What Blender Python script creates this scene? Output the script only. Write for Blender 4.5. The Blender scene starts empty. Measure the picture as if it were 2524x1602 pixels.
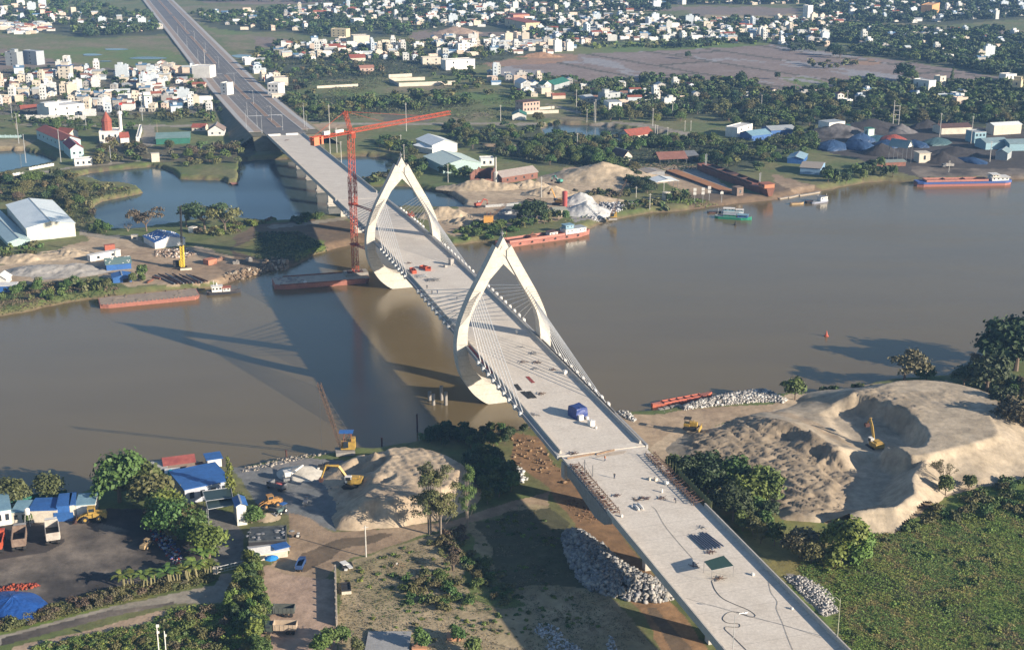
import bpy,math,random
import numpy as np
from mathutils import Vector
random.seed(7);rng=np.random.default_rng(11)
sc=bpy.context.scene
COL=sc.collection
FPX,CX,CY,YH,HC=3400.,1262.,801.,-270.,178.
PITCH=math.atan((CY-YH)/FPX)
cam_d=bpy.data.cameras.new('camera');cam=bpy.data.objects.new('camera',cam_d);COL.objects.link(cam)
cam.location=(0,0,HC);cam.rotation_euler=(math.pi/2-PITCH,0,0)
cam_d.sensor_width=36.;cam_d.lens=36.*FPX/2524.;cam_d.clip_start=1.;cam_d.clip_end=30000.
sc.camera=cam
SUN=Vector((161.5,-91.7,61.0)).normalized()
SUN_EL=math.asin(SUN.z);SUN_AZ=math.atan2(SUN.x,SUN.y)
sd=bpy.data.lights.new('sun','SUN');so=bpy.data.objects.new('sun',sd);COL.objects.link(so)
sd.energy=5.0;sd.angle=math.radians(0.5);sd.color=(1.0,0.87,0.71)
so.rotation_euler=(-SUN).to_track_quat('-Z','Y').to_euler();so.location=(0,0,400)
world=bpy.data.worlds.new('World');sc.world=world;world.use_nodes=True
wn=world.node_tree.nodes;wn.clear()
sky=wn.new('ShaderNodeTexSky');sky.sky_type='NISHITA';sky.sun_disc=False
sky.sun_elevation=SUN_EL;sky.sun_rotation=SUN_AZ;sky.air_density=1.0;sky.dust_density=.5;sky.ozone_density=2.5
bg=wn.new('ShaderNodeBackground');bg.inputs[1].default_value=0.072
wo=wn.new('ShaderNodeOutputWorld')
world.node_tree.links.new(sky.outputs[0],bg.inputs[0]);world.node_tree.links.new(bg.outputs[0],wo.inputs[0])
sc.view_settings.view_transform='Standard';sc.view_settings.look='None'
sc.view_settings.exposure=0.95;sc.view_settings.gamma=1
sc.cycles.max_bounces=6;sc.cycles.diffuse_bounces=2;sc.cycles.glossy_bounces=2
sc.cycles.transparent_max_bounces=6;sc.cycles.volume_bounces=0;sc.cycles.use_denoising=True
cp,sp=math.cos(PITCH),math.sin(PITCH)
def W(x,y,z=2.5):
 u=(x-CX)/FPX;v=(y-CY)/FPX
 rx,ry,rz=u,cp-v*sp,-sp-v*cp
 t=(z-HC)/rz
 return(rx*t,ry*t,z)
def T(i,j,x,y):
 return((0,630,1260,1884)[i]+x/3.7625,(0,400,800,1200)[j]+y/3.7625)
def WT(i,j,x,y,z=2.5):return W(*T(i,j,x,y),z)
def proj(X,Y,Z):
 dz=Y*cp-(Z-HC)*sp;dy=Y*sp+(Z-HC)*cp
 return CX+FPX*X/dz,CY-FPX*dy/dz
_d=Vector((-1114.,FPX/cp,0)).normalized();DX,DY=_d.x,_d.y;RX,RY=DY,-DX
BC=138.
def B(s,r,z=0.):return(DX*s+RX*(BC+r),DY*s+RY*(BC+r),z)
def BI(X,Y):return X*DX+Y*DY,X*RX+Y*RY-BC
BANG=math.atan2(DY,DX)
class Noise:
 def __init__(s,seed):s.g=np.random.default_rng(seed).random((256,256))
 def v(s,x,y):
  x0=np.floor(x).astype(int);y0=np.floor(y).astype(int);fx=x-x0;fy=y-y0
  fx=fx*fx*(3-2*fx);fy=fy*fy*(3-2*fy);g=s.g;a=x0 &255;b=y0 &255;a1=(a+1)&255;b1=(b+1)&255
  return(g[a,b]*(1-fx)+g[a1,b]*fx)*(1-fy)+(g[a,b1]*(1-fx)+g[a1,b1]*fx)*fy
 def fbm(s,x,y,sc_,o=4):
  r=0;a=1;t=0;f=1/sc_
  for _ in range(o):r=r+a*s.v(x*f+17.3*_,y*f-9.1*_);t+=a;a*=.5;f*=2.03;x,y=x*.8-y*.6,x*.6+y*.8
  return r/t*2-1
NZ=Noise(3);NZ2=Noise(5)
def link(o):COL.objects.link(o);return o
def tag(o,label=None,cat=None,group=None,kind=None):
 if label:o['label']=label
 if cat:o['category']=cat
 if group:o['group']=group
 if kind:o['kind']=kind
 return o
def thing(name,loc,rz,label,cat,group=None):
 o=link(bpy.data.objects.new(name,None));o.location=loc;o.rotation_euler=(0,0,rz)
 o.empty_display_size=.5
 return tag(o,label,cat,group)
class MB:
 def __init__(s):s.v=[];s.f=[];s.mi=[];s.cur=0
 def quad(s,*p):
  n=len(s.v);s.v+=[tuple(q)for q in p];s.f.append(tuple(range(n,n+len(p))));s.mi.append(s.cur)
 def box(s,c,d,rz=0,taper=1.0,top=None):
  cx,cy,cz=c;hx,hy,hz=d[0]/2,d[1]/2,d[2]/2;cr,sr=math.cos(rz),math.sin(rz);n=len(s.v)
  for k,(x,y,z)in enumerate([(-1,-1,-1),(1,-1,-1),(1,1,-1),(-1,1,-1),(-1,-1,1),(1,-1,1),(1,1,1),(-1,1,1)]):
   t=taper if z>0 else 1.0
   px,py=x*hx*t,y*hy*t
   s.v.append((cx+px*cr-py*sr,cy+px*sr+py*cr,cz+z*hz))
  for f in((0,3,2,1),(4,5,6,7),(0,1,5,4),(1,2,6,5),(2,3,7,6),(3,0,4,7)):
   s.f.append(tuple(n+i for i in f));s.mi.append(s.cur)
 def prism(s,poly,z0,z1):
  n=len(s.v);k=len(poly)
  a=sum(poly[i][0]*poly[(i+1)%k][1]-poly[(i+1)%k][0]*poly[i][1]for i in range(k))
  if a<0:poly=poly[::-1]
  s.v+=[(p[0],p[1],z0)for p in poly]+[(p[0],p[1],z1)for p in poly]
  s.f.append(tuple(n+i for i in range(k))[::-1]);s.f.append(tuple(n+k+i for i in range(k)));s.mi+=[s.cur]*2
  for i in range(k):
   j=(i+1)%k;s.f.append((n+i,n+j,n+k+j,n+k+i));s.mi.append(s.cur)
 def rings(s,R,cap=True,close=True):
  n=len(s.v);k=len(R[0])
  for r in R:s.v+=[tuple(p)for p in r]
  for i in range(len(R)-1):
   for j in range(k if close else k-1):
    a=n+i*k+j;b=n+i*k+(j+1)%k;s.f.append((a,b,b+k,a+k));s.mi.append(s.cur)
  if cap:
   s.f.append(tuple(n+j for j in range(k))[::-1]);s.f.append(tuple(n+(len(R)-1)*k+j for j in range(k)));s.mi+=[s.cur]*2
 def tube(s,p0,p1,r0,r1=None,k=6):
  r1=r0 if r1 is None else r1;p0=Vector(p0);p1=Vector(p1);d=p1-p0
  if d.length<1e-6:return
  q=d.to_track_quat('Z','Y');R=[]
  for p,r in((p0,r0),(p1,r1)):
   R.append([p+q@Vector((r*math.cos(2*math.pi*i/k),r*math.sin(2*math.pi*i/k),0))for i in range(k)])
  s.rings(R)
 def path(s,pts,r,k=5):
  for a,b in zip(pts[:-1],pts[1:]):s.tube(a,b,r,r,k)
 def lathe(s,prof,c=(0,0,0),k=10):
  R=[[(c[0]+r*math.cos(2*math.pi*i/k),c[1]+r*math.sin(2*math.pi*i/k),c[2]+z)for i in range(k)]for r,z in prof]
  s.rings(R)
 def blob(s,c,r,k=6,j=.2):
  R=[]
  for a in(-.9,-.45,.1,.6,.92):
   rr=math.sqrt(1-a*a);R.append([(c[0]+r[0]*rr*math.cos(2*math.pi*i/k+a)*(1+random.uniform(-j,j)),c[1]+r[1]*rr*math.sin(2*math.pi*i/k+a)*(1+random.uniform(-j,j)),c[2]+r[2]*a)for i in range(k)])
  s.rings(R)
 def build(s,name,mat,parent=None,smooth=False):
  me=bpy.data.meshes.new(name);me.from_pydata(s.v,[],s.f);me.update()
  ms=mat if isinstance(mat,(list,tuple))else[mat]
  for m in ms:me.materials.append(m)
  if len(ms)>1:me.polygons.foreach_set('material_index',s.mi)
  if smooth:me.polygons.foreach_set('use_smooth',[True]*len(me.polygons))
  o=link(bpy.data.objects.new(name,me))
  if parent:o.parent=parent
  return o
def npmesh(name,V,Fq,mat,cols=None,smooth=False,mi=None,k=4):
 me=bpy.data.meshes.new(name);V=np.asarray(V,np.float32);Fq=np.asarray(Fq,np.int32)
 me.vertices.add(len(V));me.vertices.foreach_set('co',V.ravel())
 me.loops.add(Fq.size);me.loops.foreach_set('vertex_index',Fq.ravel())
 me.polygons.add(len(Fq));me.polygons.foreach_set('loop_start',np.arange(0,Fq.size,k,dtype=np.int32))
 ms=mat if isinstance(mat,(list,tuple))else[mat]
 for m in ms:me.materials.append(m)
 if mi is not None:me.polygons.foreach_set('material_index',np.asarray(mi,np.int32))
 me.update(calc_edges=True)
 if cols is not None:
  a=me.color_attributes.new('Col','FLOAT_COLOR','POINT')
  a.data.foreach_set('color',np.concatenate([cols,np.ones((len(cols),1))],1).astype(np.float32).ravel())
 if smooth:me.polygons.foreach_set('use_smooth',np.ones(len(Fq),bool))
 return link(bpy.data.objects.new(name,me))
MATS={}
def mat(name,c,rough=.8,c2=None,sc_=3.,amt=.5,metal=0.,bump=0.,bsc=None,attr=False,rnd=0.,ior=None,stripes=None,vr=(.82,1.16),lines=None):
 if name in MATS:return MATS[name]
 m=bpy.data.materials.new(name);m.use_nodes=True;nt=m.node_tree;N=nt.nodes;L=nt.links;b=N['Principled BSDF']
 b.inputs['Roughness'].default_value=rough;b.inputs['Metallic'].default_value=metal
 if ior:b.inputs['IOR'].default_value=ior
 geo=N.new('ShaderNodeNewGeometry')
 if attr:
  at=N.new('ShaderNodeAttribute');at.attribute_name='Col';csock=at.outputs['Color']
 else:
  rgb=N.new('ShaderNodeRGB');rgb.outputs[0].default_value=(*c,1);csock=rgb.outputs[0]
 if c2 is not None:
  nz=N.new('ShaderNodeTexNoise');nz.inputs['Scale'].default_value=1./sc_;nz.inputs['Detail'].default_value=5;nz.inputs['Roughness'].default_value=.65
  L.new(geo.outputs['Position'],nz.inputs['Vector'])
  mr=N.new('ShaderNodeMapRange');mr.inputs[1].default_value=.5-amt*.35;mr.inputs[2].default_value=.5+amt*.35
  L.new(nz.outputs[0],mr.inputs[0])
  mx=N.new('ShaderNodeMix');mx.data_type='RGBA';L.new(mr.outputs[0],mx.inputs[0]);L.new(csock,mx.inputs[6]);mx.inputs[7].default_value=(*c2,1)
  csock=mx.outputs[2]
 nz2=N.new('ShaderNodeTexNoise');nz2.inputs['Scale'].default_value=.28 if attr else 1.3;nz2.inputs['Detail'].default_value=8;nz2.inputs['Roughness'].default_value=.7
 L.new(geo.outputs['Position'],nz2.inputs['Vector'])
 mr2=N.new('ShaderNodeMapRange');mr2.inputs[1].default_value=.3;mr2.inputs[2].default_value=.7;mr2.inputs[3].default_value,mr2.inputs[4].default_value=vr
 L.new(nz2.outputs[0],mr2.inputs[0])
 hs=N.new('ShaderNodeHueSaturation');L.new(csock,hs.inputs['Color']);L.new(mr2.outputs[0],hs.inputs['Value'])
 if rnd:
  oi=N.new('ShaderNodeObjectInfo');m1=N.new('ShaderNodeMapRange');m1.inputs[3].default_value=.5-rnd*.06;m1.inputs[4].default_value=.5+rnd*.06
  L.new(oi.outputs['Random'],m1.inputs[0]);L.new(m1.outputs[0],hs.inputs['Hue'])
  mm=N.new('ShaderNodeMath');mm.operation='MULTIPLY';ma=N.new('ShaderNodeMapRange');ma.inputs[3].default_value=1-rnd*.35;ma.inputs[4].default_value=1+rnd*.35
  fr=N.new('ShaderNodeMath');fr.operation='FRACT';mu=N.new('ShaderNodeMath');mu.operation='MULTIPLY';mu.inputs[1].default_value=7.31
  L.new(oi.outputs['Random'],mu.inputs[0]);L.new(mu.outputs[0],fr.inputs[0]);L.new(fr.outputs[0],ma.inputs[0])
  L.new(mr2.outputs[0],mm.inputs[0]);L.new(ma.outputs[0],mm.inputs[1]);L.new(mm.outputs[0],hs.inputs['Value'])
 out=hs.outputs[0]
 if lines:
  d_,per,wd,k_=lines;dt=N.new('ShaderNodeVectorMath');dt.operation='DOT_PRODUCT';dt.inputs[1].default_value=tuple(c/per for c in d_);L.new(geo.outputs['Position'],dt.inputs[0])
  fr_=N.new('ShaderNodeMath');fr_.operation='FRACT';L.new(dt.outputs['Value'],fr_.inputs[0]);lt=N.new('ShaderNodeMath');lt.operation='LESS_THAN';lt.inputs[1].default_value=wd/per;L.new(fr_.outputs[0],lt.inputs[0])
  ml=N.new('ShaderNodeMath');ml.operation='MULTIPLY';ml.inputs[1].default_value=k_;L.new(lt.outputs[0],ml.inputs[0]);mx3=N.new('ShaderNodeMix');mx3.data_type='RGBA';L.new(ml.outputs[0],mx3.inputs[0]);L.new(out,mx3.inputs[6]);mx3.inputs[7].default_value=(.12,.11,.10,1);out=mx3.outputs[2]
 L.new(out,b.inputs['Base Color'])
 if bump:
  nb=N.new('ShaderNodeTexNoise');nb.inputs['Scale'].default_value=1./(bsc or 1.);nb.inputs['Detail'].default_value=5
  L.new(geo.outputs['Position'],nb.inputs['Vector']);bp=N.new('ShaderNodeBump');bp.inputs['Distance'].default_value=bump
  L.new(nb.outputs[0],bp.inputs['Height']);L.new(bp.outputs[0],b.inputs['Normal'])
 if stripes:
  tc=N.new('ShaderNodeTexCoord');wv=N.new('ShaderNodeTexWave');wv.inputs['Scale'].default_value=stripes
  L.new(tc.outputs['Object'],wv.inputs['Vector']);bp=N.new('ShaderNodeBump');bp.inputs['Distance'].default_value=.08
  L.new(wv.outputs[0],bp.inputs['Height']);L.new(bp.outputs[0],b.inputs['Normal'])
 MATS[name]=m
 return m
earth=mat('earth',(.2,.2,.2),.95,attr=True,bump=.12,bsc=1.2,vr=(.66,1.3))
conc=mat('concrete',(.50,.47,.42),.85,(.40,.37,.33),9.,.6,bump=.02)
form_m=mat('formwork_brown',(.17,.10,.065),.9,(.08,.055,.04),1.)
conc_dk=mat('dark_concrete',(.33,.31,.28),.9,(.22,.20,.18),3.,.8)
pylon_m=mat('pylon_concrete',(.64,.60,.535),.8,(.48,.44,.37),4.5,1.,lines=((0,0,1),3.9,.16,.35))
deck_m=mat('deck_concrete',(.70,.64,.555),.85,(.50,.44,.365),7.,1.1,lines=((-.2983,.9545,0),7.4,.12,.35))
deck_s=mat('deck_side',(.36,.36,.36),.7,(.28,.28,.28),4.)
asphalt=mat('asphalt',(.115,.115,.12),.9,(.17,.16,.15),20.)
verge_m=mat('verge_paving',(.36,.27,.21),.9,(.27,.22,.18),8.)
kerb_m=mat('kerb_stone',(.42,.41,.39),.85)
white_m=mat('white_paint',(.76,.74,.69),.6,(.60,.58,.54),4.,.6)
offw_m=mat('cream_paint',(.62,.56,.46),.7,(.50,.45,.37),4.)
grey_m=mat('grey_render',(.38,.36,.33),.85,(.28,.26,.24),4.)
red_m=mat('crane_red',(.48,.085,.04),.55,(.36,.07,.035),2.)
orange_m=mat('primer_orange',(.42,.13,.075),.7,(.30,.10,.06),4.)
rust_m=mat('rusty_steel',(.24,.095,.055),.85,(.16,.06,.035),3.)
rustdk_m=mat('dark_rust',(.10,.04,.03),.85,(.05,.03,.025),3.)
hull_m=mat('hull_red',(.46,.19,.14),.75,(.34,.15,.12),3.)
yellow_m=mat('machine_yellow',(.50,.32,.06),.55,(.34,.22,.06),1.)
blue_m=mat('sheet_blue',(.035,.13,.38),.5,(.03,.10,.28),3.)
slate_m=mat('tarp_slate',(.030,.075,.17),.6,(.022,.05,.11),3.)
tarp_m=mat('tarp_blue',(.018,.09,.33),.5,(.012,.05,.20),2.5,.8,bump=.3,bsc=1.5)
ltblue_m=mat('sheet_light_blue',(.22,.36,.42),.5,(.16,.28,.36),3.)
green_m=mat('sheet_green',(.03,.17,.12),.6,(.025,.12,.09),3.)
dkgreen_m=mat('net_green',(.02,.06,.05),.8)
tin_m=mat('tin_grey',(.40,.43,.43),.5,(.28,.30,.31),5.,.8)
tinw_m=mat('tin_white',(.82,.84,.82),.35,(.72,.75,.73),8.,.6)
tile_m=mat('roof_tile',(.34,.085,.05),.8,(.22,.07,.05),3.)
tiledk_m=mat('roof_tile_dark',(.13,.065,.055),.85,(.08,.05,.045),3.)
brick_m=mat('brick',(.24,.10,.07),.9,(.15,.08,.06),2.)
glass_m=mat('dark_glass',(.03,.04,.05),.25)
dark_m=mat('dark_gap',(.025,.025,.028),.9)
black_m=mat('black_rubber',(.02,.02,.02),.8)
steel_m=mat('steel_grey',(.22,.23,.24),.5,(.15,.15,.16),2.,metal=.2)
pole_m=mat('pole_concrete',(.48,.46,.42),.8)
galv_m=mat('galvanised',(.45,.46,.46),.4,metal=.3)
cable_m=mat('cable_sheath',(.72,.71,.68),.4)
wood_m=mat('timber',(.30,.20,.12),.85,(.18,.12,.08),1.)
stone_m=mat('rock',(.36,.34,.31),.9,(.24,.23,.22),1.5,rnd=.5)
bark_m=mat('bark',(.16,.12,.09),.95)
palebark_m=mat('pale_bark',(.27,.22,.17),.9)
skin_m=mat('skin',(.32,.19,.12),.7)
cloth_bl=mat('cloth_navy',(.03,.05,.10),.9);cloth_or=mat('cloth_orange',(.5,.16,.04),.9);cloth_gr=mat('cloth_grey',(.12,.12,.12),.9)
helmet_m=mat('helmet_white',(.7,.68,.6),.5)
def leafmat(name,c,c2,rnd=.6):
 m=mat(name,c,.7,c2,2.2,.8,rnd=rnd);return m
leaf=dict(a=leafmat('leaf_green',(.090,.140,.026),(.050,.088,.022)),b=leafmat('leaf_olive',(.150,.145,.042),(.068,.072,.030)),c=leafmat('leaf_dark',(.044,.078,.024),(.028,.052,.018)),d=leafmat('leaf_brown',(.145,.110,.062),(.085,.075,.042)),e=leafmat('leaf_bright',(.150,.200,.030),(.065,.105,.022)))
#  TERRAIN
def TW(pts,z=2.5):return np.array([W(*T(*p),z)[:2]for p in pts])
def NW(pts,z=2.5):return np.array([W(*p,z)[:2]for p in pts])
def OW(pts,z=0.):return np.array([W(x*1.0486,y*1.0486,z)[:2]for x,y in pts])
def inside(poly,X,Y):
 r=np.zeros(X.shape,bool);n=len(poly)
 bb=(X>poly[:,0].min())&(X<poly[:,0].max())&(Y>poly[:,1].min())&(Y<poly[:,1].max())
 xs=X[bb];ys=Y[bb];q=np.zeros(xs.shape,bool)
 for i in range(n):
  x0,y0=poly[i];x1,y1=poly[(i+1)%n]
  if y0==y1:continue
  c=((y0>ys)!=(y1>ys))&(xs<(x1-x0)*(ys-y0)/(y1-y0)+x0);q ^= c
 r[bb]=q;return r
def sdist(poly,X,Y,lim=25.):
 d=np.full(X.shape,lim);n=len(poly)
 bb=(X>poly[:,0].min()-lim)&(X<poly[:,0].max()+lim)&(Y>poly[:,1].min()-lim)&(Y<poly[:,1].max()+lim)
 xs=X[bb];ys=Y[bb];q=np.full(xs.shape,lim*lim)
 for i in range(n):
  a=poly[i];b=poly[(i+1)%n];e=b-a;L2=max(e@e,1e-9)
  t=np.clip(((xs-a[0])*e[0]+(ys-a[1])*e[1])/L2,0,1)
  q=np.minimum(q,(xs-a[0]-t*e[0])**2+(ys-a[1]-t*e[1])**2)
 d[bb]=np.sqrt(q);ins=inside(poly,X,Y);return np.where(ins,-np.where(d>=lim,lim,d),d)
far_bank=[(-900,900),(-200,775),(0,746),(60,738),(120,724),(170,714),(215,706),(300,700),(400,692),(470,688),(520,678),(560,664),(610,648),(640,640),(690,634),(720,618),(750,602),(780,591),(815,583),(850,575),(900,572),(960,574),(1010,574),(1065,580),(1140,573),(1190,577),(1260,570),(1340,556),(1400,541),(1432,523),(1480,513),(1540,502),(1600,500),(1640,493),(1680,489),(1760,479),(1830,472),(1900,455),(1960,447),(2030,434),(2080,428),(2160,433),(2240,437),(2330,428),(2407,424),(2900,400),(3600,380)]
near_bank=[(3600,600),(2900,700),(2500,770),(2407,785),(2330,805),(2270,850),(2200,880),(2080,888),(1990,905),(1880,924),(1830,921),(1700,926),(1660,938),(1600,952),(1540,960),(1500,962),(1430,968),(1330,990),(1240,1004),(1200,1010),(1130,1016),(1060,1016),(1010,1022),(960,1036),(900,1046),(830,1050),(770,1064),(700,1068),(640,1078),(600,1088),(560,1092),(480,1085),(350,1106),(240,1130),(150,1165),(60,1180),(-100,1190),(-900,1300)]
RIVER=OW(far_bank+near_bank)
POND=NW([(186,437),(229,427),(300,420),(372,413),(400,417),(430,430),(441,443),(500,444),(545,446),(562,455),(589,452),(594,415),(600,400),(640,395),(690,394),(740,393),(800,392),(850,388),(905,386),(960,392),(985,410),(960,428),(930,433),(905,440),(890,452),(905,462),(960,459),(1010,461),(1060,470),(1110,480),(1145,505),(1135,517),(1060,516),(1000,514),(950,520),(905,532),(850,534),(800,536),(750,545),(707,549),(638,549),(585,543),(540,541),(480,548),(415,558),(345,570),(314,571),(276,570),(262,556),(234,540),(228,520),(236,506),(255,496),(292,490),(335,482),(356,475),(344,464),(300,455),(255,453),(229,445)],0)
POOL=NW([(-200,370),(-10,372),(64,373),(112,384),(140,396),(135,404),(60,420),(0,432),(-200,470)],0)
CANAL=NW([(1335,317),(1370,306),(1480,312),(1560,322),(1640,332),(1600,350),(1500,352),(1440,366),(1420,352),(1345,336)],0)
WATERS=[(RIVER,9.),(POND,3.5),(POOL,2.),(CANAL,3.)]
DUG=[NW([T(2,2,1750,1050),T(2,2,2200,960),T(3,2,400,860),T(3,2,650,740),T(3,2,900,690),T(3,2,1500,800),T(3,2,1500,1300),T(3,3,1300,130),T(3,3,900,220),T(3,3,300,200),T(2,2,2100,1350)])]
def ground_h(X,Y):
 h=2.5+.35*NZ.fbm(X,Y,60.,3)
 for P_ in DUG:h=np.where(sdist(P_,X,Y,14.)<-1.,h-5.,h)
 for P_,w in WATERS:
  d=sdist(P_,X,Y,14.)
  d=d+NZ.fbm(X,Y,9.,3)*1.8
  t=np.clip((d+1.)/w,0,1);t=t*t*(3-2*t)
  h=np.where(d<w+3,np.minimum(h,-1.6+t*(h+1.6)),h)
 return h
G=dict(veg=((.095,.130,.034),(.155,.150,.058)),scrub=((.115,.100,.055),(.075,.075,.035)),green=((.100,.165,.034),(.145,.160,.050)),paddy=((.135,.150,.055),(.200,.165,.095)),brown=((.215,.160,.125),(.185,.150,.125)),mauve=((.200,.150,.128),(.235,.185,.165)),orange=((.34,.20,.12),(.28,.18,.12)),coal=((.038,.034,.032),(.060,.050,.045)),coalmix=((.050,.043,.038),(.200,.165,.130)),sand=((.47,.365,.245),(.35,.26,.17)),woods=((.036,.052,.025),(.062,.074,.032)),dirt=((.40,.295,.19),(.29,.205,.13)),mud=((.17,.115,.07),(.13,.095,.06)),town=((.16,.14,.11),(.10,.095,.06)),path=((.31,.275,.22),(.25,.22,.17)),redsoil=((.40,.285,.205),(.385,.27,.195)),dry=((.40,.315,.195),(.27,.22,.12)),under=((.34,.20,.10),(.21,.125,.062)),lane=((.20,.19,.17),(.165,.15,.13)),gravel=((.33,.31,.28),(.25,.23,.21)),grey_sand=((.20,.19,.18),(.15,.16,.16)),pinks=((.40,.29,.20),(.33,.24,.16)),dgreen=((.120,.180,.032),(.215,.185,.060)))
ZN=[]
def zone(k,pts,amp=6.,z=2.5,coords='T'):
 P_=TW(pts,z)if coords=='T' else NW(pts,z);ZN.append((k,P_,amp))
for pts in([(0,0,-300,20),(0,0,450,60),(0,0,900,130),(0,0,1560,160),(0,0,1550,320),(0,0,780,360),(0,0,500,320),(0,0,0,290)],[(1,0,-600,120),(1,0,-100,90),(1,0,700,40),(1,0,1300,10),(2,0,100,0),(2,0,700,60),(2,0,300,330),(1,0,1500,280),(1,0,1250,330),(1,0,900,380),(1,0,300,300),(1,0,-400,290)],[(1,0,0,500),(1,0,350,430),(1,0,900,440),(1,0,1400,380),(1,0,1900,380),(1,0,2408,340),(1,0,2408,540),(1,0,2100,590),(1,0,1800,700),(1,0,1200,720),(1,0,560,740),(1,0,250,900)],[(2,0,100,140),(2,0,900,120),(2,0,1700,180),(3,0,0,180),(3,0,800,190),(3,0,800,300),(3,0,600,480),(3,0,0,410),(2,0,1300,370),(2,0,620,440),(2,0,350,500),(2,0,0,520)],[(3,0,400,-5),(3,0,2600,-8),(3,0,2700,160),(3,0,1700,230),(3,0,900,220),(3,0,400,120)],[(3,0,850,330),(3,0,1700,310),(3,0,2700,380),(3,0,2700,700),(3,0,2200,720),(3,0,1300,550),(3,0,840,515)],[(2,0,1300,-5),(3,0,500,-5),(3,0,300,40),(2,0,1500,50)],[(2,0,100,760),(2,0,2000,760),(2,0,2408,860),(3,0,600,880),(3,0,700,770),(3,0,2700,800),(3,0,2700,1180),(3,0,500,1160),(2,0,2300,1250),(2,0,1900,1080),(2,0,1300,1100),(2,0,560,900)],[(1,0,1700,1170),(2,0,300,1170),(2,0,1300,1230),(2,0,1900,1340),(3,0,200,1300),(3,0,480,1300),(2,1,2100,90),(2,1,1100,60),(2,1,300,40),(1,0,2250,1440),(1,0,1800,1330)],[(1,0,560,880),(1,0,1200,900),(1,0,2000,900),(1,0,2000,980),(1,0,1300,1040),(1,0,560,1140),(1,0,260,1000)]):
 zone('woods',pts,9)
zone('paddy',[(-300,60),(350,40),(365,20),(600,18),(640,45),(470,60),(365,62),(230,50),(-300,60)],20,coords='N')
zone('paddy',[(0,0,-800,330),(0,0,0,330),(0,0,700,385),(0,0,1300,350),(0,0,1590,330),(0,0,1640,400),(0,0,1760,560),(0,0,1500,590),(0,0,1150,650),(0,0,900,640),(0,0,400,520),(0,0,0,440),(0,0,-800,380)],8)
zone('green',[(0,0,150,480),(0,0,800,440),(0,0,1600,480),(0,0,1750,560),(0,0,1500,590),(0,0,1150,650),(0,0,900,620),(0,0,500,540)],14)
zone('brown',[(0,0,-800,390),(0,0,0,450),(0,0,350,520),(0,0,950,650),(0,0,500,660),(0,0,0,650),(0,0,-800,600)],8)
zone('paddy',[(0,0,1640,60),(0,0,2408,60),(1,0,300,40),(1,0,100,90),(0,0,2200,115),(0,0,1750,130)],15)
zone('paddy',[(0,0,1880,240),(0,0,2180,290),(1,0,0,310),(1,0,470,340),(1,0,480,420),(1,0,0,500),(0,0,2300,540),(0,0,2180,500)],12)
zone('brown',[(1,0,0,340),(1,0,330,370),(1,0,350,420),(1,0,0,450)],9)
zone('green',[(0,0,1900,250),(0,0,2200,290),(0,0,2300,320),(0,0,2000,330)],9)
zone('brown',[(1,0,-400,-5),(1,0,700,-10),(1,0,690,40),(1,0,0,45),(1,0,-500,25)],20)
zone('brown',[(2,0,0,10),(2,0,900,25),(2,0,1400,60),(2,0,2408,70),(3,0,400,80),(3,0,300,170),(2,0,1700,180),(2,0,1650,100),(2,0,700,100),(2,0,0,70)],25)
zone('dry',[(2,0,1700,170),(2,0,1850,140),(2,0,2408,150),(3,0,300,130),(3,0,280,180),(2,0,2300,190)],12)
zone('brown',[(1,0,1400,310),(1,0,1560,290),(1,0,1960,350),(1,0,1850,380),(1,0,1450,380)],6)
zone('brown',[(1,0,1560,285),(1,0,2150,300),(1,0,2408,300),(1,0,2408,340),(1,0,1990,345)],6)
zone('paddy',[(3,0,850,230),(3,0,1250,215),(3,0,1700,250),(3,0,2408,290),(3,0,2408,330),(3,0,1500,290),(3,0,900,260)],8)
zone('mauve',[(3,0,1350,250),(3,0,2408,295),(3,0,2408,330),(3,0,2190,330),(3,0,1400,280)],8)
zone('green',[(2,0,620,430),(2,0,900,400),(2,0,1300,370),(2,0,2408,390),(3,0,100,390),(3,0,0,420),(2,0,2000,440),(2,0,1200,480),(2,0,640,500)],6)
zone('mauve',[(2,0,0,605),(2,0,380,590),(2,0,600,555),(2,0,640,500),(2,0,900,490),(2,0,1250,475),(2,0,2000,445),(2,0,2408,415),(3,0,150,430),(3,0,560,480),(3,0,700,490),(3,0,830,525),(3,0,1250,560),(3,0,1700,635),(3,0,2230,730),(3,0,2100,760),(3,0,1500,765),(3,0,1000,740),(3,0,700,760),(3,0,580,860),(3,0,0,850),(2,0,2380,800),(2,0,2000,755),(2,0,1500,725),(2,0,1150,760),(2,0,1050,790),(2,0,880,800),(2,0,420,735),(2,0,180,735),(2,0,0,725),(1,0,2250,690),(1,0,2250,640)],5)
zone('orange',[(1,0,2100,590),(1,0,2408,545),(2,0,60,560),(2,0,360,500),(2,0,480,495),(2,0,620,510),(2,0,620,555),(2,0,380,588),(2,0,0,612),(1,0,2200,630)],5)
zone('orange',[(3,0,800,540),(3,0,1000,550),(3,0,1110,590),(3,0,950,610),(3,0,830,590)],6)
zone('green',[(3,0,120,725),(3,0,380,715),(3,0,600,770),(3,0,560,800),(3,0,340,800)],1.5)
zone('town',[(0,0,-800,640),(0,0,0,650),(0,0,650,600),(0,0,1150,650),(0,0,1500,580),(0,0,1900,640),(0,0,2150,900),(0,0,2150,1050),(0,0,1400,1060),(0,0,800,1080),(0,0,0,1060),(0,0,-800,1060)],6)
zone('dry',[(0,0,-300,1290),(0,0,330,1300),(0,0,300,1335),(0,0,160,1400),(0,0,-300,1400)],3)
zone('path',[(0,0,1330,1170),(0,0,1410,1150),(0,0,1450,1240),(0,0,1430,1350),(0,0,1320,1370),(0,0,1310,1300)],2)
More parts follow.
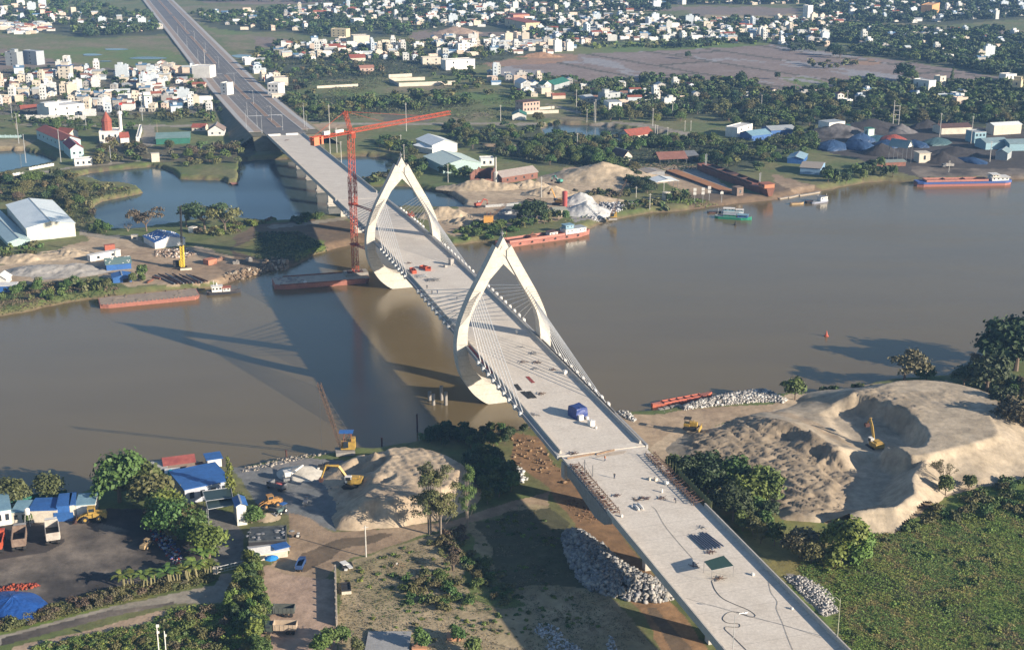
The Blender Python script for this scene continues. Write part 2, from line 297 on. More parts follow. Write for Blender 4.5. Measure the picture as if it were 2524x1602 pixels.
zone('scrub',[(0,0,900,1300),(0,0,1400,1360),(0,0,2300,1350),(0,0,2408,1400),(0,0,2200,1505),(0,0,1200,1505),(0,1,900,60),(0,1,600,90),(0,0,800,1505)],5)
zone('path',[(0,1,330,95),(0,1,620,50),(0,1,1030,8),(0,1,1300,-12),(0,0,1500,1440),(0,0,1500,1460),(0,1,1030,20),(0,1,640,62),(0,1,350,112)],1.)
zone('path',[(0,0,180,1150),(0,0,1300,1160),(0,0,2280,1150),(0,0,2290,1180),(0,0,1300,1175),(0,0,200,1165)],1.5)
zone('paddy',[(1,0,570,820),(1,0,680,740),(1,0,1220,720),(1,0,1330,800),(1,0,1860,790),(1,0,1650,840),(1,0,1150,860),(1,0,900,840)],4)
zone('green',[(1,0,700,830),(1,0,1100,830),(1,0,1150,900),(1,0,900,930),(1,0,760,900)],4)
zone('green',[(1,0,1680,850),(1,0,2408,890),(2,0,0,900),(2,0,200,960),(1,0,2408,990),(1,0,2000,960),(1,0,1900,890)],4)
zone('paddy',[(1,0,700,1050),(1,0,1150,1050),(1,0,1180,1130),(1,0,800,1140)],4)
zone('town',[(1,0,1180,1060),(1,0,1700,1070),(1,0,1600,1130),(1,0,1180,1130)],4)
zone('paddy',[(1,0,1700,1060),(1,0,2200,1030),(1,0,2200,1130),(1,0,1640,1140)],4)
zone('dirt',[(1,0,380,1160),(1,0,650,1150),(1,0,900,1160),(1,0,880,1190),(1,0,700,1200),(1,0,560,1240),(1,0,440,1240)],3)
zone('path',[(1,0,350,1130),(1,0,900,1140),(1,0,2408,1145),(2,0,250,1140),(2,0,1000,1130),(2,0,1300,1150),(2,0,1900,1290),(2,0,1860,1315),(2,0,1300,1190),(2,0,1000,1150),(2,0,240,1165),(1,0,2408,1165),(1,0,900,1160)],1)
zone('path',[(2,0,280,960),(2,0,480,990),(2,0,700,1050),(2,0,640,1060),(2,0,420,1000)],1.5)
zone('paddy',[(2,0,250,1060),(2,0,640,1060),(2,0,700,1130),(2,0,380,1130)],3)
zone('dirt',[(2,0,-300,1330),(2,0,400,1350),(2,0,300,1420),(1,0,2300,1430),(1,0,2200,1380)],4)
zone('sand',[(1,1,1540,230),(1,1,1900,240),(1,1,2408,220),(2,1,200,190),(2,1,480,60),(2,1,700,40),(2,1,950,90),(2,1,1110,200),(2,1,1000,280),(2,1,500,290),(2,1,540,420),(2,1,450,540),(2,1,200,560),(1,1,2150,640),(1,1,1830,680),(1,1,1700,620),(1,1,1650,520),(1,1,1650,470),(1,1,1900,430),(1,1,1830,330)],4)
zone('grey_sand',[(2,1,0,370),(2,1,260,360),(2,1,300,480),(2,1,200,560),(1,1,2200,560),(1,1,2250,470)],4)
zone('gravel',[(2,1,520,300),(2,1,800,320),(2,1,1150,390),(2,1,800,530),(2,1,600,560),(2,1,520,420)],4)
zone('path',[(2,1,950,380),(2,1,1350,320),(2,1,1380,330),(2,1,1200,360),(2,1,960,400)],1)
zone('dirt',[(2,1,1150,20),(2,1,1330,10),(2,1,1700,40),(2,1,1900,180),(2,1,2150,330),(2,1,1700,310),(2,1,1450,210),(2,1,1200,90)],4)
zone('gravel',[(2,1,1450,60),(2,1,1750,60),(2,1,2100,270),(2,1,1900,270),(2,1,1500,90)],3)
zone('mud',[(2,1,2150,280),(2,1,2408,310),(3,1,100,120),(3,1,520,230),(3,1,560,260),(3,1,300,300),(2,1,2408,400),(2,1,1650,400),(2,1,1650,310)],4)
zone('dirt',[(3,1,80,110),(3,1,500,230),(3,1,300,270),(3,1,90,190)],4)
zone('coal',[(3,0,480,1240),(3,0,820,1180),(3,0,1500,1170),(3,0,2408,1190),(3,0,2800,1200),(3,0,2800,1505),(3,1,2700,120),(3,1,2050,100),(3,1,1420,150),(3,1,1210,90),(3,1,1000,20),(3,0,900,1480),(3,0,500,1400)],5)
zone('coalmix',[(3,1,1340,40),(3,1,1800,60),(3,1,2500,60),(3,1,2500,130),(3,1,1420,140)],4)
zone('sand',[(0,1,0,960),(0,1,700,760),(0,1,850,730),(0,1,730,640),(0,1,1000,690),(0,1,1300,690),(0,1,1450,800),(0,1,1800,780),(0,1,2150,870),(0,1,2408,900),(0,1,2408,1010),(0,1,2080,1090),(0,1,1850,1130),(0,1,1500,1140),(0,1,1230,1160),(0,1,880,1050),(0,1,700,1080),(0,1,130,1150),(0,1,-300,1150),(0,1,-300,980)],3.5)
zone('dirt',[(0,1,1000,780),(0,1,1500,800),(0,1,2150,870),(0,1,2408,900),(0,1,2408,1010),(0,1,1850,1130),(0,1,1500,1120),(0,1,1300,1000)],4)
zone('gravel',[(0,1,250,1030),(0,1,560,960),(0,1,800,960),(0,1,880,1040),(0,1,300,1110)],3)
zone('path',[(0,1,730,625),(0,1,1000,680),(0,1,1250,680),(0,1,1240,710),(0,1,1000,710),(0,1,740,680)],1.5)
zone('mud',[(1,1,-200,700),(1,1,0,580),(1,1,400,540),(1,1,850,540),(1,1,1100,700),(1,1,900,800),(1,1,700,900),(1,1,450,980),(1,1,0,1000),(1,1,-200,900)],4)
zone('dgreen',[(1,1,-200,800),(1,1,100,650),(1,1,400,690),(1,1,640,740),(1,1,700,850),(1,1,560,920),(1,1,300,890),(1,1,0,900)],5)
zone('path',[(1,1,100,590),(1,1,600,540),(1,1,860,500),(1,1,860,530),(1,1,600,570),(1,1,150,620)],1)
zone('coalmix',[(0,3,-600,330),(0,3,0,330),(0,3,620,290),(0,3,1000,190),(0,3,1500,200),(0,3,1900,330),(0,3,1900,620),(0,3,1760,790),(0,3,1100,970),(0,3,850,1010),(0,3,0,1200),(0,3,-600,1300)],2.5)
zone('coal',[(0,3,640,300),(0,3,1000,190),(0,3,1600,250),(0,3,1850,560),(0,3,1750,760),(0,3,1500,600),(0,3,1400,430),(0,3,1000,360)],4)
zone('coal',[(0,3,-600,380),(0,3,450,350),(0,3,600,480),(0,3,450,600),(0,3,-600,700)],4)
zone('coal',[(0,3,600,830),(0,3,1100,820),(0,3,1120,950),(0,3,850,1000),(0,3,700,900)],3)
zone('dgreen',[(0,3,-600,1300),(0,3,0,1180),(0,3,850,1000),(0,3,1200,930),(0,3,1900,800),(0,3,2020,860),(0,3,1600,960),(0,3,1000,1120),(0,3,0,1380),(0,3,-600,1500)],1.5)
zone('path',[(0,3,-600,1520),(0,3,0,1375),(0,3,1000,1120),(0,3,1400,1030),(0,3,2000,900),(0,3,2040,800),(0,3,2280,790),(0,3,2240,1000),(0,3,2110,1070),(0,3,1600,1080),(0,3,1000,1200),(0,3,0,1470),(0,3,-600,1650)],.8)
zone('lane',[(0,3,2010,740),(0,3,2280,690),(0,3,2260,440),(0,3,2180,350),(0,3,2200,250),(0,3,1880,180),(0,3,1880,420),(0,3,1960,600)],1.5)
zone('coalmix',[(0,3,0,1400),(0,3,1000,1150),(0,3,1600,1060),(0,3,1600,1085),(0,3,1000,1205),(0,3,0,1475)],1)
zone('pinks',[(0,3,0,1600),(0,3,130,1470),(0,3,700,1350),(0,3,1500,1140),(0,3,1560,1150),(0,3,1510,1270),(0,3,1350,1260),(0,3,800,1380),(0,3,400,1450),(0,3,100,1640)],1.5)
zone('redsoil',[(1,3,-20,1100),(1,3,60,730),(1,3,300,700),(1,3,640,850),(1,3,740,860),(1,3,760,1505),(1,3,760,1900),(1,3,-100,1900)],1.5)
zone('grey_sand',[(0,2,2150,1310),(0,2,2408,1300),(1,2,400,1230),(1,2,800,1250),(1,2,1000,1300),(1,3,700,0),(1,3,760,390),(1,3,500,300),(1,3,280,250),(1,3,0,200),(0,3,2300,50)],2)  # the sand mound's grey-blue shade is put into this yard's ground colour
zone('dirt',[(1,3,280,230),(1,3,520,290),(1,3,740,400),(1,3,1290,370),(1,3,1800,330),(1,3,2408,140),(2,3,350,40),(2,3,350,160),(1,3,2408,230),(1,3,2000,330),(1,3,1560,450),(1,3,1150,580),(1,3,880,640),(1,3,720,760),(1,3,640,860),(1,3,250,800),(1,3,80,740),(1,3,330,600)],2)
zone('mud',[(1,3,450,600),(1,3,800,470),(1,3,1200,400),(1,3,1300,440),(1,3,900,540),(1,3,640,690),(1,3,450,790),(1,3,330,760)],4)
zone('dry',[(1,3,780,760),(1,3,900,650),(1,3,1560,480),(1,3,2000,340),(1,3,2408,250),(2,3,100,150),(2,3,350,160),(2,3,500,420),(2,3,620,820),(2,3,1100,1200),(2,3,1400,1505),(2,3,1500,1900),(1,3,780,1900)],3)
zone('scrub',[(1,3,2000,340),(1,3,2408,250),(2,3,350,160),(2,3,480,400),(2,3,560,700),(2,3,700,950),(2,3,200,900),(1,3,2300,900)],5)
zone('green',[(1,3,1650,520),(1,3,1950,450),(1,3,2050,620),(1,3,2300,900),(2,3,80,1100),(1,3,2300,1130),(1,3,2050,1040),(1,3,1900,900),(1,3,1880,640)],4)
zone('under',[(2,2,400,1300),(2,2,700,1505),(2,3,900,260),(2,3,1160,600),(2,3,1400,880),(2,3,1500,1050),(2,3,2000,1700),(2,3,1500,1700),(2,3,1270,1200),(2,3,1110,1060),(2,3,900,700),(2,3,700,560),(2,3,570,380),(2,3,500,220),(2,3,350,40),(2,2,0,1250),(2,2,0,1000),(2,2,300,1050)],2)
zone('mud',[(2,3,1270,1120),(2,3,1350,1110),(2,3,1700,1505),(2,3,1900,1800),(2,3,1650,1800),(2,3,1450,1400)],1.5)
zone('lane',[(1,3,1010,1380),(1,3,1080,1360),(1,3,1290,1380),(1,3,1400,1700),(1,3,1000,1700)],.6)
zone('dirt',[(2,2,900,780),(2,2,1050,840),(2,2,1350,830),(2,2,1600,780),(2,2,2408,740),(3,2,200,700),(3,2,300,850),(2,2,2408,820),(2,2,2000,900),(2,2,1700,1000),(2,2,1400,1150),(2,2,1300,1150),(2,2,1100,980)],2)
zone('sand',[(2,2,1300,1150),(2,2,1500,1000),(2,2,1850,950),(2,2,2408,800),(3,2,300,560),(3,2,1100,540),(3,2,1700,520),(3,2,2700,900),(3,2,2700,1505),(3,3,1690,110),(3,3,1240,430),(3,3,900,430),(3,3,560,330),(3,3,100,250),(2,2,2300,1450),(2,2,1700,1300),(2,2,1450,1400)],2)
zone('dgreen',[(2,2,1500,1350),(2,2,1900,1300),(2,2,2408,1450),(3,3,100,250),(3,3,560,330),(3,3,940,430),(3,3,1240,430),(3,3,1600,130),(3,3,2000,0),(3,2,2500,1400),(3,3,2900,200),(3,3,3000,2200),(3,3,900,2200),(3,3,740,1460),(3,3,0,700),(2,3,2408,700),(2,3,1700,30)],2)
zone('scrub',[(3,3,600,500),(3,3,900,700),(3,3,1400,900),(3,3,2000,1150),(3,3,2600,1500),(3,3,2200,1400),(3,3,1500,1100),(3,3,700,760)],6)
zone('gravel',[(3,3,180,800),(3,3,400,840),(3,3,640,1000),(3,3,680,1160),(3,3,520,1200),(3,3,300,960)],2)
_a,_b=WT(2,0,1250,480),WT(2,0,2350,655);MAUVE_A=math.atan2(_b[1]-_a[1],_b[0]-_a[0])
def ground_col(X,Y,h=None):
 x2=X+NZ.fbm(X,Y,30.,4)*1.;y2=Y+NZ2.fbm(X,Y,30.,4)*1.
 f=np.clip(.5+1.5*NZ.fbm(X,Y,24.,5)+.6*NZ2.fbm(X,Y,5.,3),0,1)[:,None]
 def two(k,f):a,b=G[k];return np.array(a)*(1-f)+np.array(b)*f
 C=two('veg',f)
 n1=NZ.fbm(X+91,Y,14.,4);n2=NZ2.fbm(X,Y+57,14.,4)
 for k,P_,amp in ZN:
  m=inside(P_,X+n1*amp,Y+n2*amp)
  if m.any():C[m]=two(k,f[m])
 mau=np.zeros(len(X),bool)
 for k,P_,amp in ZN:
  if k=='mauve':mau |= inside(P_,X,Y)
 if mau.any():
  a=MAUVE_A;u=X*math.cos(a)+Y*math.sin(a);v=-X*math.sin(a)+Y*math.cos(a)
  wd=.6+np.hypot(X,Y)/520.;bund=(np.abs(((v+2*n1)%74)-37)>37-wd)|(np.abs(((u+70*np.floor(v/74))%330)-165)>165-wd*1.3)
  C[mau & bund]=(.075,.07,.05)
  pud=mau &(NZ2.fbm(u*.5,v*1.4,60.,4)>.30);C[pud]=(.27,.26,.27)
 if h is not None:
  t=np.clip((h-.0)/1.5,0,1)[:,None];mud=np.array((.155,.105,.065))
  C=np.where(h[:,None]<1.5,mud*(1-t)+C*t,C)
 return C
def make_ground():
 az=np.radians(np.concatenate([[-75,-60,-48,-40,-34,-30],np.linspace(-27,27,860),[30,34,40,48,60,75]]))
 dep=np.concatenate([np.linspace(62,33.5,60)[:-1],np.linspace(33.5,4.0,680),np.array([3.6,3.1,2.6,2.1,1.6,1.2,.9,.65])])
 rad=HC/np.tan(np.radians(dep))
 A,Rr=np.meshgrid(az,rad);X=(Rr*np.sin(A)).ravel();Y=(Rr*np.cos(A)).ravel()
 h=ground_h(X,Y);C=ground_col(X,Y,h)
 V=np.stack([X,Y,h],1);na=len(az);nr=len(rad)
 i=(np.arange(nr-1)[:,None]*na+np.arange(na-1)[None]).ravel();Fq=np.stack([i,i+1,i+1+na,i+na],1)
 o=npmesh('ground',V,Fq,earth,C,smooth=True);tag(o,kind='structure')
make_ground()
def water_mat(name,c,rough,bump,sc_):
 m=bpy.data.materials.new(name);m.use_nodes=True;N=m.node_tree.nodes;L=m.node_tree.links;b=N['Principled BSDF']
 geo=N.new('ShaderNodeNewGeometry');nz=N.new('ShaderNodeTexNoise');nz.inputs['Scale'].default_value=.012;nz.inputs['Detail'].default_value=6
 mp=N.new('ShaderNodeMapping');mp.inputs['Scale'].default_value=(1,2.6,1);L.new(geo.outputs['Position'],mp.inputs[0]);L.new(mp.outputs[0],nz.inputs['Vector'])
 mx=N.new('ShaderNodeMix');mx.data_type='RGBA';mx.inputs[6].default_value=(*[k*.85 for k in c],1);mx.inputs[7].default_value=(*[k*1.14 for k in c],1)
 L.new(nz.outputs[0],mx.inputs[0]);L.new(mx.outputs[2],b.inputs['Base Color'])
 nr=N.new('ShaderNodeTexNoise');nr.inputs['Scale'].default_value=.006;nr.inputs['Detail'].default_value=7;L.new(mp.outputs[0],nr.inputs['Vector']);mr=N.new('ShaderNodeMapRange');mr.inputs[1].default_value=.42;mr.inputs[2].default_value=.62;mr.inputs[3].default_value=rough;mr.inputs[4].default_value=rough+.16;L.new(nr.outputs[0],mr.inputs[0]);L.new(mr.outputs[0],b.inputs['Roughness']);b.inputs['IOR'].default_value=1.33
 n2=N.new('ShaderNodeTexNoise');n2.inputs['Scale'].default_value=sc_;n2.inputs['Detail'].default_value=4;L.new(mp.outputs[0],n2.inputs['Vector'])
 bp=N.new('ShaderNodeBump');bp.inputs['Distance'].default_value=bump;L.new(n2.outputs[0],bp.inputs['Height']);L.new(bp.outputs[0],b.inputs['Normal'])
 return m
river_m=water_mat('river_water',(.150,.113,.054),.06,.05,.7)
pond_m=water_mat('pond_water',(.045,.072,.080),.07,.02,.6)
mb=MB();mb.quad((-3000,120,0),(3000,120,0),(3000,1500,0),(-3000,1500,0))
def sheet(name,poly,m,z=0.,grow=0.):
 b=MB();c=poly.mean(0);b.quad(*[(p[0]+(p[0]-c[0])*grow,p[1]+(p[1]-c[1])*grow,z)for p in poly]);o=b.build(name,m);tag(o,kind='structure');return o
def tri_sheet(name,P_,m,z=0.,pad=6.):
 import bmesh
 b=bmesh.new();n=len(P_)
 Q=[]
 a=sum(P_[i][0]*P_[(i+1)%n][1]-P_[(i+1)%n][0]*P_[i][1]for i in range(n));sgn=1 if a>0 else-1
 for i in range(n):
  e=P_[(i+1)%n]-P_[i-1];e=e/(np.hypot(*e)+1e-9);Q.append((P_[i][0]+e[1]*pad*sgn,P_[i][1]-e[0]*pad*sgn))
 f=b.faces.new([b.verts.new((x,y,z))for x,y in Q]);bmesh.ops.triangulate(b,faces=[f])
 if b.faces:
  for q in b.faces:
   q.normal_update()
   if q.normal.z<0:q.normal_flip()
 me=bpy.data.meshes.new(name);b.to_mesh(me);me.materials.append(m);o=link(bpy.data.objects.new(name,me));return tag(o,kind='structure')
tri_sheet('river',RIVER,river_m,0.,7.)
tri_sheet('pond_water',POND,pond_m,-.02,3.)
tri_sheet('pond_water',POOL,water_mat('pool_water',(.03,.075,.085),.06,.02,.6),-.02,2.)
tri_sheet('canal_water',CANAL,pond_m,-.02,2.)
_a,_b=WT(2,0,1250,480),WT(2,0,2350,655)
def puddle(pts,z=2.75,coords='T'):
 P_=TW(pts,z);b=MB();b.quad(*[(p[0],p[1],z+.25)for p in P_]);o=b.build('field_water',pond_m);tag(o,kind='structure')
def ell(i,j,x,y,a,b):return[(i,j,x+a*math.cos(k)*(1+.15*math.sin(3*k+x)),y+b*math.sin(k))for k in np.linspace(0,6.283,17)[:-1]]
for e in((0,0,1370,542,170,12),(0,0,1070,462,110,9),(0,0,850,512,90,11),(0,0,2240,525,90,16),(0,0,980,572,60,5)):puddle(ell(*e),2.5)
def relief(name,outline,ctrl,res,c1,c2,bowls=(),*,flats=(),ridges=(),rough=.25,rsc=4.,ridged=0.,label=None,cat=None,kind=None,z0=2.3,group=None,smooth=True,cfun=None,rmask=None):
 P_=np.array([W(x,y,z0)[:2]for x,y in outline]);Ob=[W(x,y,z0)for x,y in outline]
 rim=[]
 for i in range(len(Ob)):
  a,b=np.array(Ob[i]),np.array(Ob[(i+1)%len(Ob)]);n=max(1,int(np.hypot(*(b-a)[:2])/14.))
  for k in range(n):rim.append(a+(b-a)*k/n)
 rim=np.array(rim)*[1,1,0]+[0,0,z0-.5]
 cp_=np.array([W(x,y,z)for x,y,z in ctrl]);P=np.concatenate([rim,cp_])if len(cp_)else rim
 xy=P[:,:2];d=np.hypot(*(xy[:,None]-xy[None]).transpose(2,0,1));n=len(xy)
 A=np.zeros((n+3,n+3));A[:n,:n]=d+np.eye(n)*.3;A[:n,n]=1;A[:n,n+1:]=xy;A[n:,:n]=A[:n,n:].T
 w=np.linalg.lstsq(A,np.concatenate([P[:,2],[0,0,0]]),rcond=None)[0]
 x0,y0=P_.min(0)-res;x1,y1=P_.max(0)+res
 gx=np.arange(x0,x1,res);gy=np.arange(y0,y1,res);X,Y=np.meshgrid(gx,gy);sh=X.shape;X=X.ravel();Y=Y.ravel()
 h=np.zeros(len(X))
 for s in range(0,len(X),20000):
  q=np.hypot(X[s:s+20000,None]-xy[None,:,0],Y[s:s+20000,None]-xy[None,:,1]);h[s:s+20000]=q@w[:n]+w[n]+X[s:s+20000]*w[n+1]+Y[s:s+20000]*w[n+2]
 e=sdist(P_,X,Y,6.);edge=np.clip(-e/3.,0,1);h=np.minimum(h,z0-.3+np.maximum(-e,0)*1.1)
 rr=np.ones(len(X))if rmask is None else rmask(X,Y)
 for bp_,fl,ramp in flats:
  d=-sdist(np.array([W(*q,fl)[:2]for q in bp_]),X,Y,14.);k=np.clip(d/ramp+.5,0,1);h=h*(1-k)+k*(fl+.12*NZ.fbm(X,Y,9.,4))
 for bp_,fl,ramp in bowls:
  d=-sdist(np.array([W(*q)[:2]for q in bp_]),X+NZ.fbm(X,Y,7.,3)*1.6,Y+NZ2.fbm(X,Y,7.,3)*1.6,14.);k=np.clip(d/ramp,0,1);h=np.where(h>fl,h-(h-fl)*k**.8,h)
 for pts,sl in ridges:
  q=np.array([W(*p)for p in pts]);dx=NZ.fbm(X,Y,6.,3)*.9
  for a,b in zip(q[:-1],q[1:]):
   e_=(b-a)[:2];t=np.clip(((X-a[0])*e_[0]+(Y-a[1])*e_[1])/(e_@e_),0,1);h=np.maximum(h,a[2]+t*(b[2]-a[2])-(np.hypot(X-a[0]-t*e_[0],Y-a[1]-t*e_[1])+dx)*sl)
 h+=edge*rough*NZ.fbm(X,Y,rsc,5)
 if ridged:h+=edge*rr*ridged*(.6*(1-np.abs(NZ2.fbm((X+Y*.6)*1.5,(Y-X*.6)*.35,rsc*.6,5))*3.)+.14*NZ.fbm(X,Y,rsc*2.,4)+.3*(1-np.abs(NZ.fbm(X*.6-Y*1.2,Y*.3+X*.3,rsc*.35,4))*3))
 ins=(e<res*.8).reshape(sh)
 k=ins[:-1,:-1]& ins[1:,:-1]& ins[:-1,1:]& ins[1:,1:];ii,jj=np.nonzero(k);nx=sh[1];a=ii*nx+jj
 Fq=np.stack([a,a+1,a+1+nx,a+nx],1);used,inv=np.unique(Fq,return_inverse=True);Fq=inv.reshape(-1,4)
 V=np.stack([X,Y,h],1)[used];f=np.clip(.5+1.2*NZ2.fbm(V[:,0],V[:,1],7.,5),0,1)[:,None]
 C=np.array(c1)*(1-f)+np.array(c2)*f
 if cfun is not None:C=cfun(V,C)
 o=npmesh(name,V,Fq,earth,C,smooth=smooth)
 return tag(o,label,cat,group,kind)
def H_at(X,Y):
 return float(ground_h(np.array([X]),np.array([Y]))[0])
t2=lambda x,y,z=None:(*T(2,2,x,y),)if z is None else(*T(2,2,x,y),z)
t3=lambda x,y,z=None:(*T(3,2,x,y),)if z is None else(*T(3,2,x,y),z)
u3=lambda x,y,z=None:(*T(3,3,x,y),)if z is None else(*T(3,3,x,y),z)
hill_out=[t2(1330,1130),t2(1500,990),t2(1900,960),t2(2100,850),t2(2408,790),t3(260,720),t3(330,640),t3(600,590),t3(850,575),t3(1150,530),t3(1500,540),t3(1900,560),t3(2400,760),t3(2900,1100),t3(2900,1500),t3(2400,1500),u3(2000,10),u3(1700,110),u3(1560,200),u3(1440,260),u3(1240,430),u3(950,440),u3(700,330),u3(560,340),u3(100,300),t2(2300,1480),t2(2000,1420),t2(1750,1340),t2(1550,1330),t2(1400,1250)]
hill_ct=[t3(1500,800,9.5),t3(2000,800,9.7),t3(2140,1000,9.5),t3(1850,1110,9.5),t3(1400,1215,9),t3(1190,1160,8),t3(1560,1000,9.5),t3(1700,950,9.5),t3(1800,1000,9.5),t3(1650,860,9.5),t3(1385,495,12.8),t3(1500,500,12.5),t3(1720,525,13.4),t3(1900,610,13.2),t3(2050,745,11.6),t3(1900,720,10),t3(1750,640,10.8),t3(1550,660,11.5),t3(1400,620,11.5),t3(1250,640,11),t3(1110,600,9.5),t3(1200,720,10),t3(1350,740,10),t3(2180,1010,9.3),t3(2400,1060,5.5),t3(2300,1300,4),t3(2100,1300,5),t3(2000,1450,4),t3(1800,1300,6),t3(1700,1400,4.5),t3(1120,770,7),t3(1050,830,5.5),t3(1190,880,6),t3(1100,1080,3.8),t3(1430,1090,3.6),t3(1300,1130,3.4),t3(1180,1150,3.6),t3(1535,1030,10),t3(1525,1090,9.8),t3(1460,1140,9.4),t3(1360,1155,9.),t3(1250,1160,8.6),t3(1480,950,10),t3(1390,870,10),t3(1390,1010,5),t3(1290,960,5),t3(1290,790,10),t3(1200,730,10),t3(1400,1215,4.),t3(1290,1225,3.8),t3(1000,950,4.2),t3(900,1080,4),t3(850,630,9.6),t3(700,660,6.6),t3(550,650,4.6),t3(400,680,3.4),t3(820,780,6.5),t3(900,760,6.8),t3(600,780,4.5),t3(450,800,4),t3(700,900,4.2),t3(340,860,3.7),t3(600,1010,3.8),t3(800,1110,3.8),t3(200,800,3.4),t3(0,820,3.2),t3(30,890,6),t3(150,935,6.4),t3(260,955,6.2),t3(420,995,7.2),t3(480,1045,7.2),t3(600,1125,6.6),t3(700,1175,6.8),t3(760,1130,4.2),t3(860,1170,5),t3(560,1050,4.),t3(700,1130,3.8),t3(250,1090,2.2),t3(500,1230,2.8),t3(700,1310,2.8),t3(900,1400,2.6),u3(1100,120,2.6),u3(1000,40,2.6),u3(1200,0,2.8),t3(1100,1250,4),t3(1250,1300,6),t3(1000,1200,4),u3(700,290,6.5),u3(870,205,7.5),u3(970,205,7.5),u3(1090,195,7.5),u3(1210,190,7.8),u3(1300,110,8.2),u3(1400,50,8.6),t3(1370,1430,8.5),t3(1420,1330,7.5),t3(1500,1250,8.0),u3(1500,30,6.5),u3(1100,300,5),u3(900,320,4.6),u3(1300,230,5.5),u3(650,180,2.6),u3(850,130,2.6),u3(500,280,4.5),u3(350,240,4),t3(100,1150,3.8),t3(350,1250,3.8),t3(200,1400,3.6),t3(500,1400,3.4),u3(300,80,3.4),u3(600,60,3.),t2(1750,1080,4.2),t2(2000,1000,4.6),t2(2200,960,5),t2(2300,900,4.8),t2(2200,1100,3.8),t2(2000,1200,3.6),t2(2300,1250,3.6),t2(1800,1200,3.2),t2(1600,1100,2.8),t2(1500,1150,2.6),t2(1600,1220,2.8),t2(2100,1330,3.),t2(2250,860,3.6)]
def rough_mask(X,Y):
 a=TW([(2,2,1700,1000),(2,2,2200,880),(3,2,300,1060),(3,2,620,1250),(3,2,800,1400),(3,3,700,180),(3,3,300,300),(2,2,2300,1500),(2,2,1700,1250)])
 d=sdist(a,X,Y,20.);m=np.clip(1-d/4.,.0,1)
 b=TW([(3,2,820,640),(3,2,1150,660),(3,2,1300,760),(3,2,1400,880),(3,2,1350,960),(3,2,1000,900),(3,2,800,760)],6);m=np.maximum(m,.55*np.clip(1-sdist(b,X,Y,20.)/4.,0,1))
 b=TW([(3,2,1200,600),(3,2,1700,560),(3,2,1850,700),(3,2,1300,740)],11);m=np.maximum(m,.35*np.clip(1-sdist(b,X,Y,20.)/4.,0,1))
 return np.maximum(m,.05)
def hill_col(V,C):
 X,Y=V[:,0]+NZ.fbm(V[:,0],V[:,1],6.,3)*1.5,V[:,1]
 r=rough_mask(V[:,0],V[:,1])[:,None];C=C*(1-r*np.array((.32,.35,.38)))
 road=inside(TW([(2,2,2408,760),(3,2,300,830),(3,2,600,980),(3,2,860,1120),(3,2,900,1170),(3,2,780,1110),(3,2,560,1020),(3,2,250,890),(2,2,2408,820)],3.8),X,Y);C[road]=C[road]*np.array((.88,.82,.76))
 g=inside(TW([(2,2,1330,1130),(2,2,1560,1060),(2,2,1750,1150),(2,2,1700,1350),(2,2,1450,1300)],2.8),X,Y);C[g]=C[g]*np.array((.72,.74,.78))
 return C
BOWLS=[([t3(1120,690,10),t3(1240,740,10),t3(1340,800,10),t3(1420,850,10),t3(1480,930,10),t3(1520,1000,10),t3(1530,1065,10),t3(1490,1125,9.5),t3(1380,1150,9.2),t3(1250,1150,8.8),t3(1130,1150,8),t3(1060,1200,4),t3(850,1150,4),t3(650,970,4),t3(500,820,4.4),t3(650,715,6),t3(850,650,8.5),t3(1020,650,9.5)],2.6,4.),([t3(1690,570,12),t3(1770,575,12.5),t3(1950,680,12),t3(2030,765,11),t3(1900,775,10),t3(1800,680,10)],9.3,1.6),([u3(650,262,6),u3(870,205,7.5),u3(970,205,7.5),u3(1090,195,7.5),u3(1210,190,7.8),u3(1300,110,8.2),u3(1390,50,8.6),t3(1370,1430,8.5),t3(1420,1330,8),t3(1500,1245,8.2),t3(1350,1240,8.5),t3(1200,1180,7.5),t3(1000,1200,4),t3(700,1240,3),t3(500,1320,3),t3(620,1450,3),u3(620,150,3),u3(520,250,3.5)],1.4,4.)]
relief('sand_hill',hill_out,hill_ct,.8,(.46,.38,.275),(.36,.295,.21),BOWLS,flats=[([t3(1150,740),t3(1500,745),t3(1880,770),t3(2040,775),t3(2110,850),t3(2190,990),t3(2160,1050),t3(1900,1120),t3(1600,1195),t3(1400,1235),t3(1130,1160),t3(1100,1000)],9.6,1.6)],ridges=[([u3(650,275,5.2),u3(760,240,6.6),u3(870,205,7.6),u3(970,205,7.6),u3(1090,195,7.6),u3(1210,190,7.8),u3(1300,110,8.2),u3(1400,50,8.6),t3(1370,1430,8.6),t3(1420,1330,8.2),t3(1500,1245,8.6)],.78),([t3(30,890,5.4),t3(150,935,6.),t3(260,955,6.),t3(420,995,6.9),t3(480,1045,6.9),t3(600,1125,6.4),t3(700,1175,6.4),t3(770,1130,5)],.8)],rough=.12,rsc=5.,ridged=1.15,label='large pale flat-topped sand hill with a dug-out basin on the near right bank',cat='sand hill',z0=2.4,rmask=rough_mask,cfun=hill_col)
v1=lambda x,y,z=None:(*T(1,2,x,y),)if z is None else(*T(1,2,x,y),z)
w1=lambda x,y,z=None:(*T(1,3,x,y),)if z is None else(*T(1,3,x,y),z)
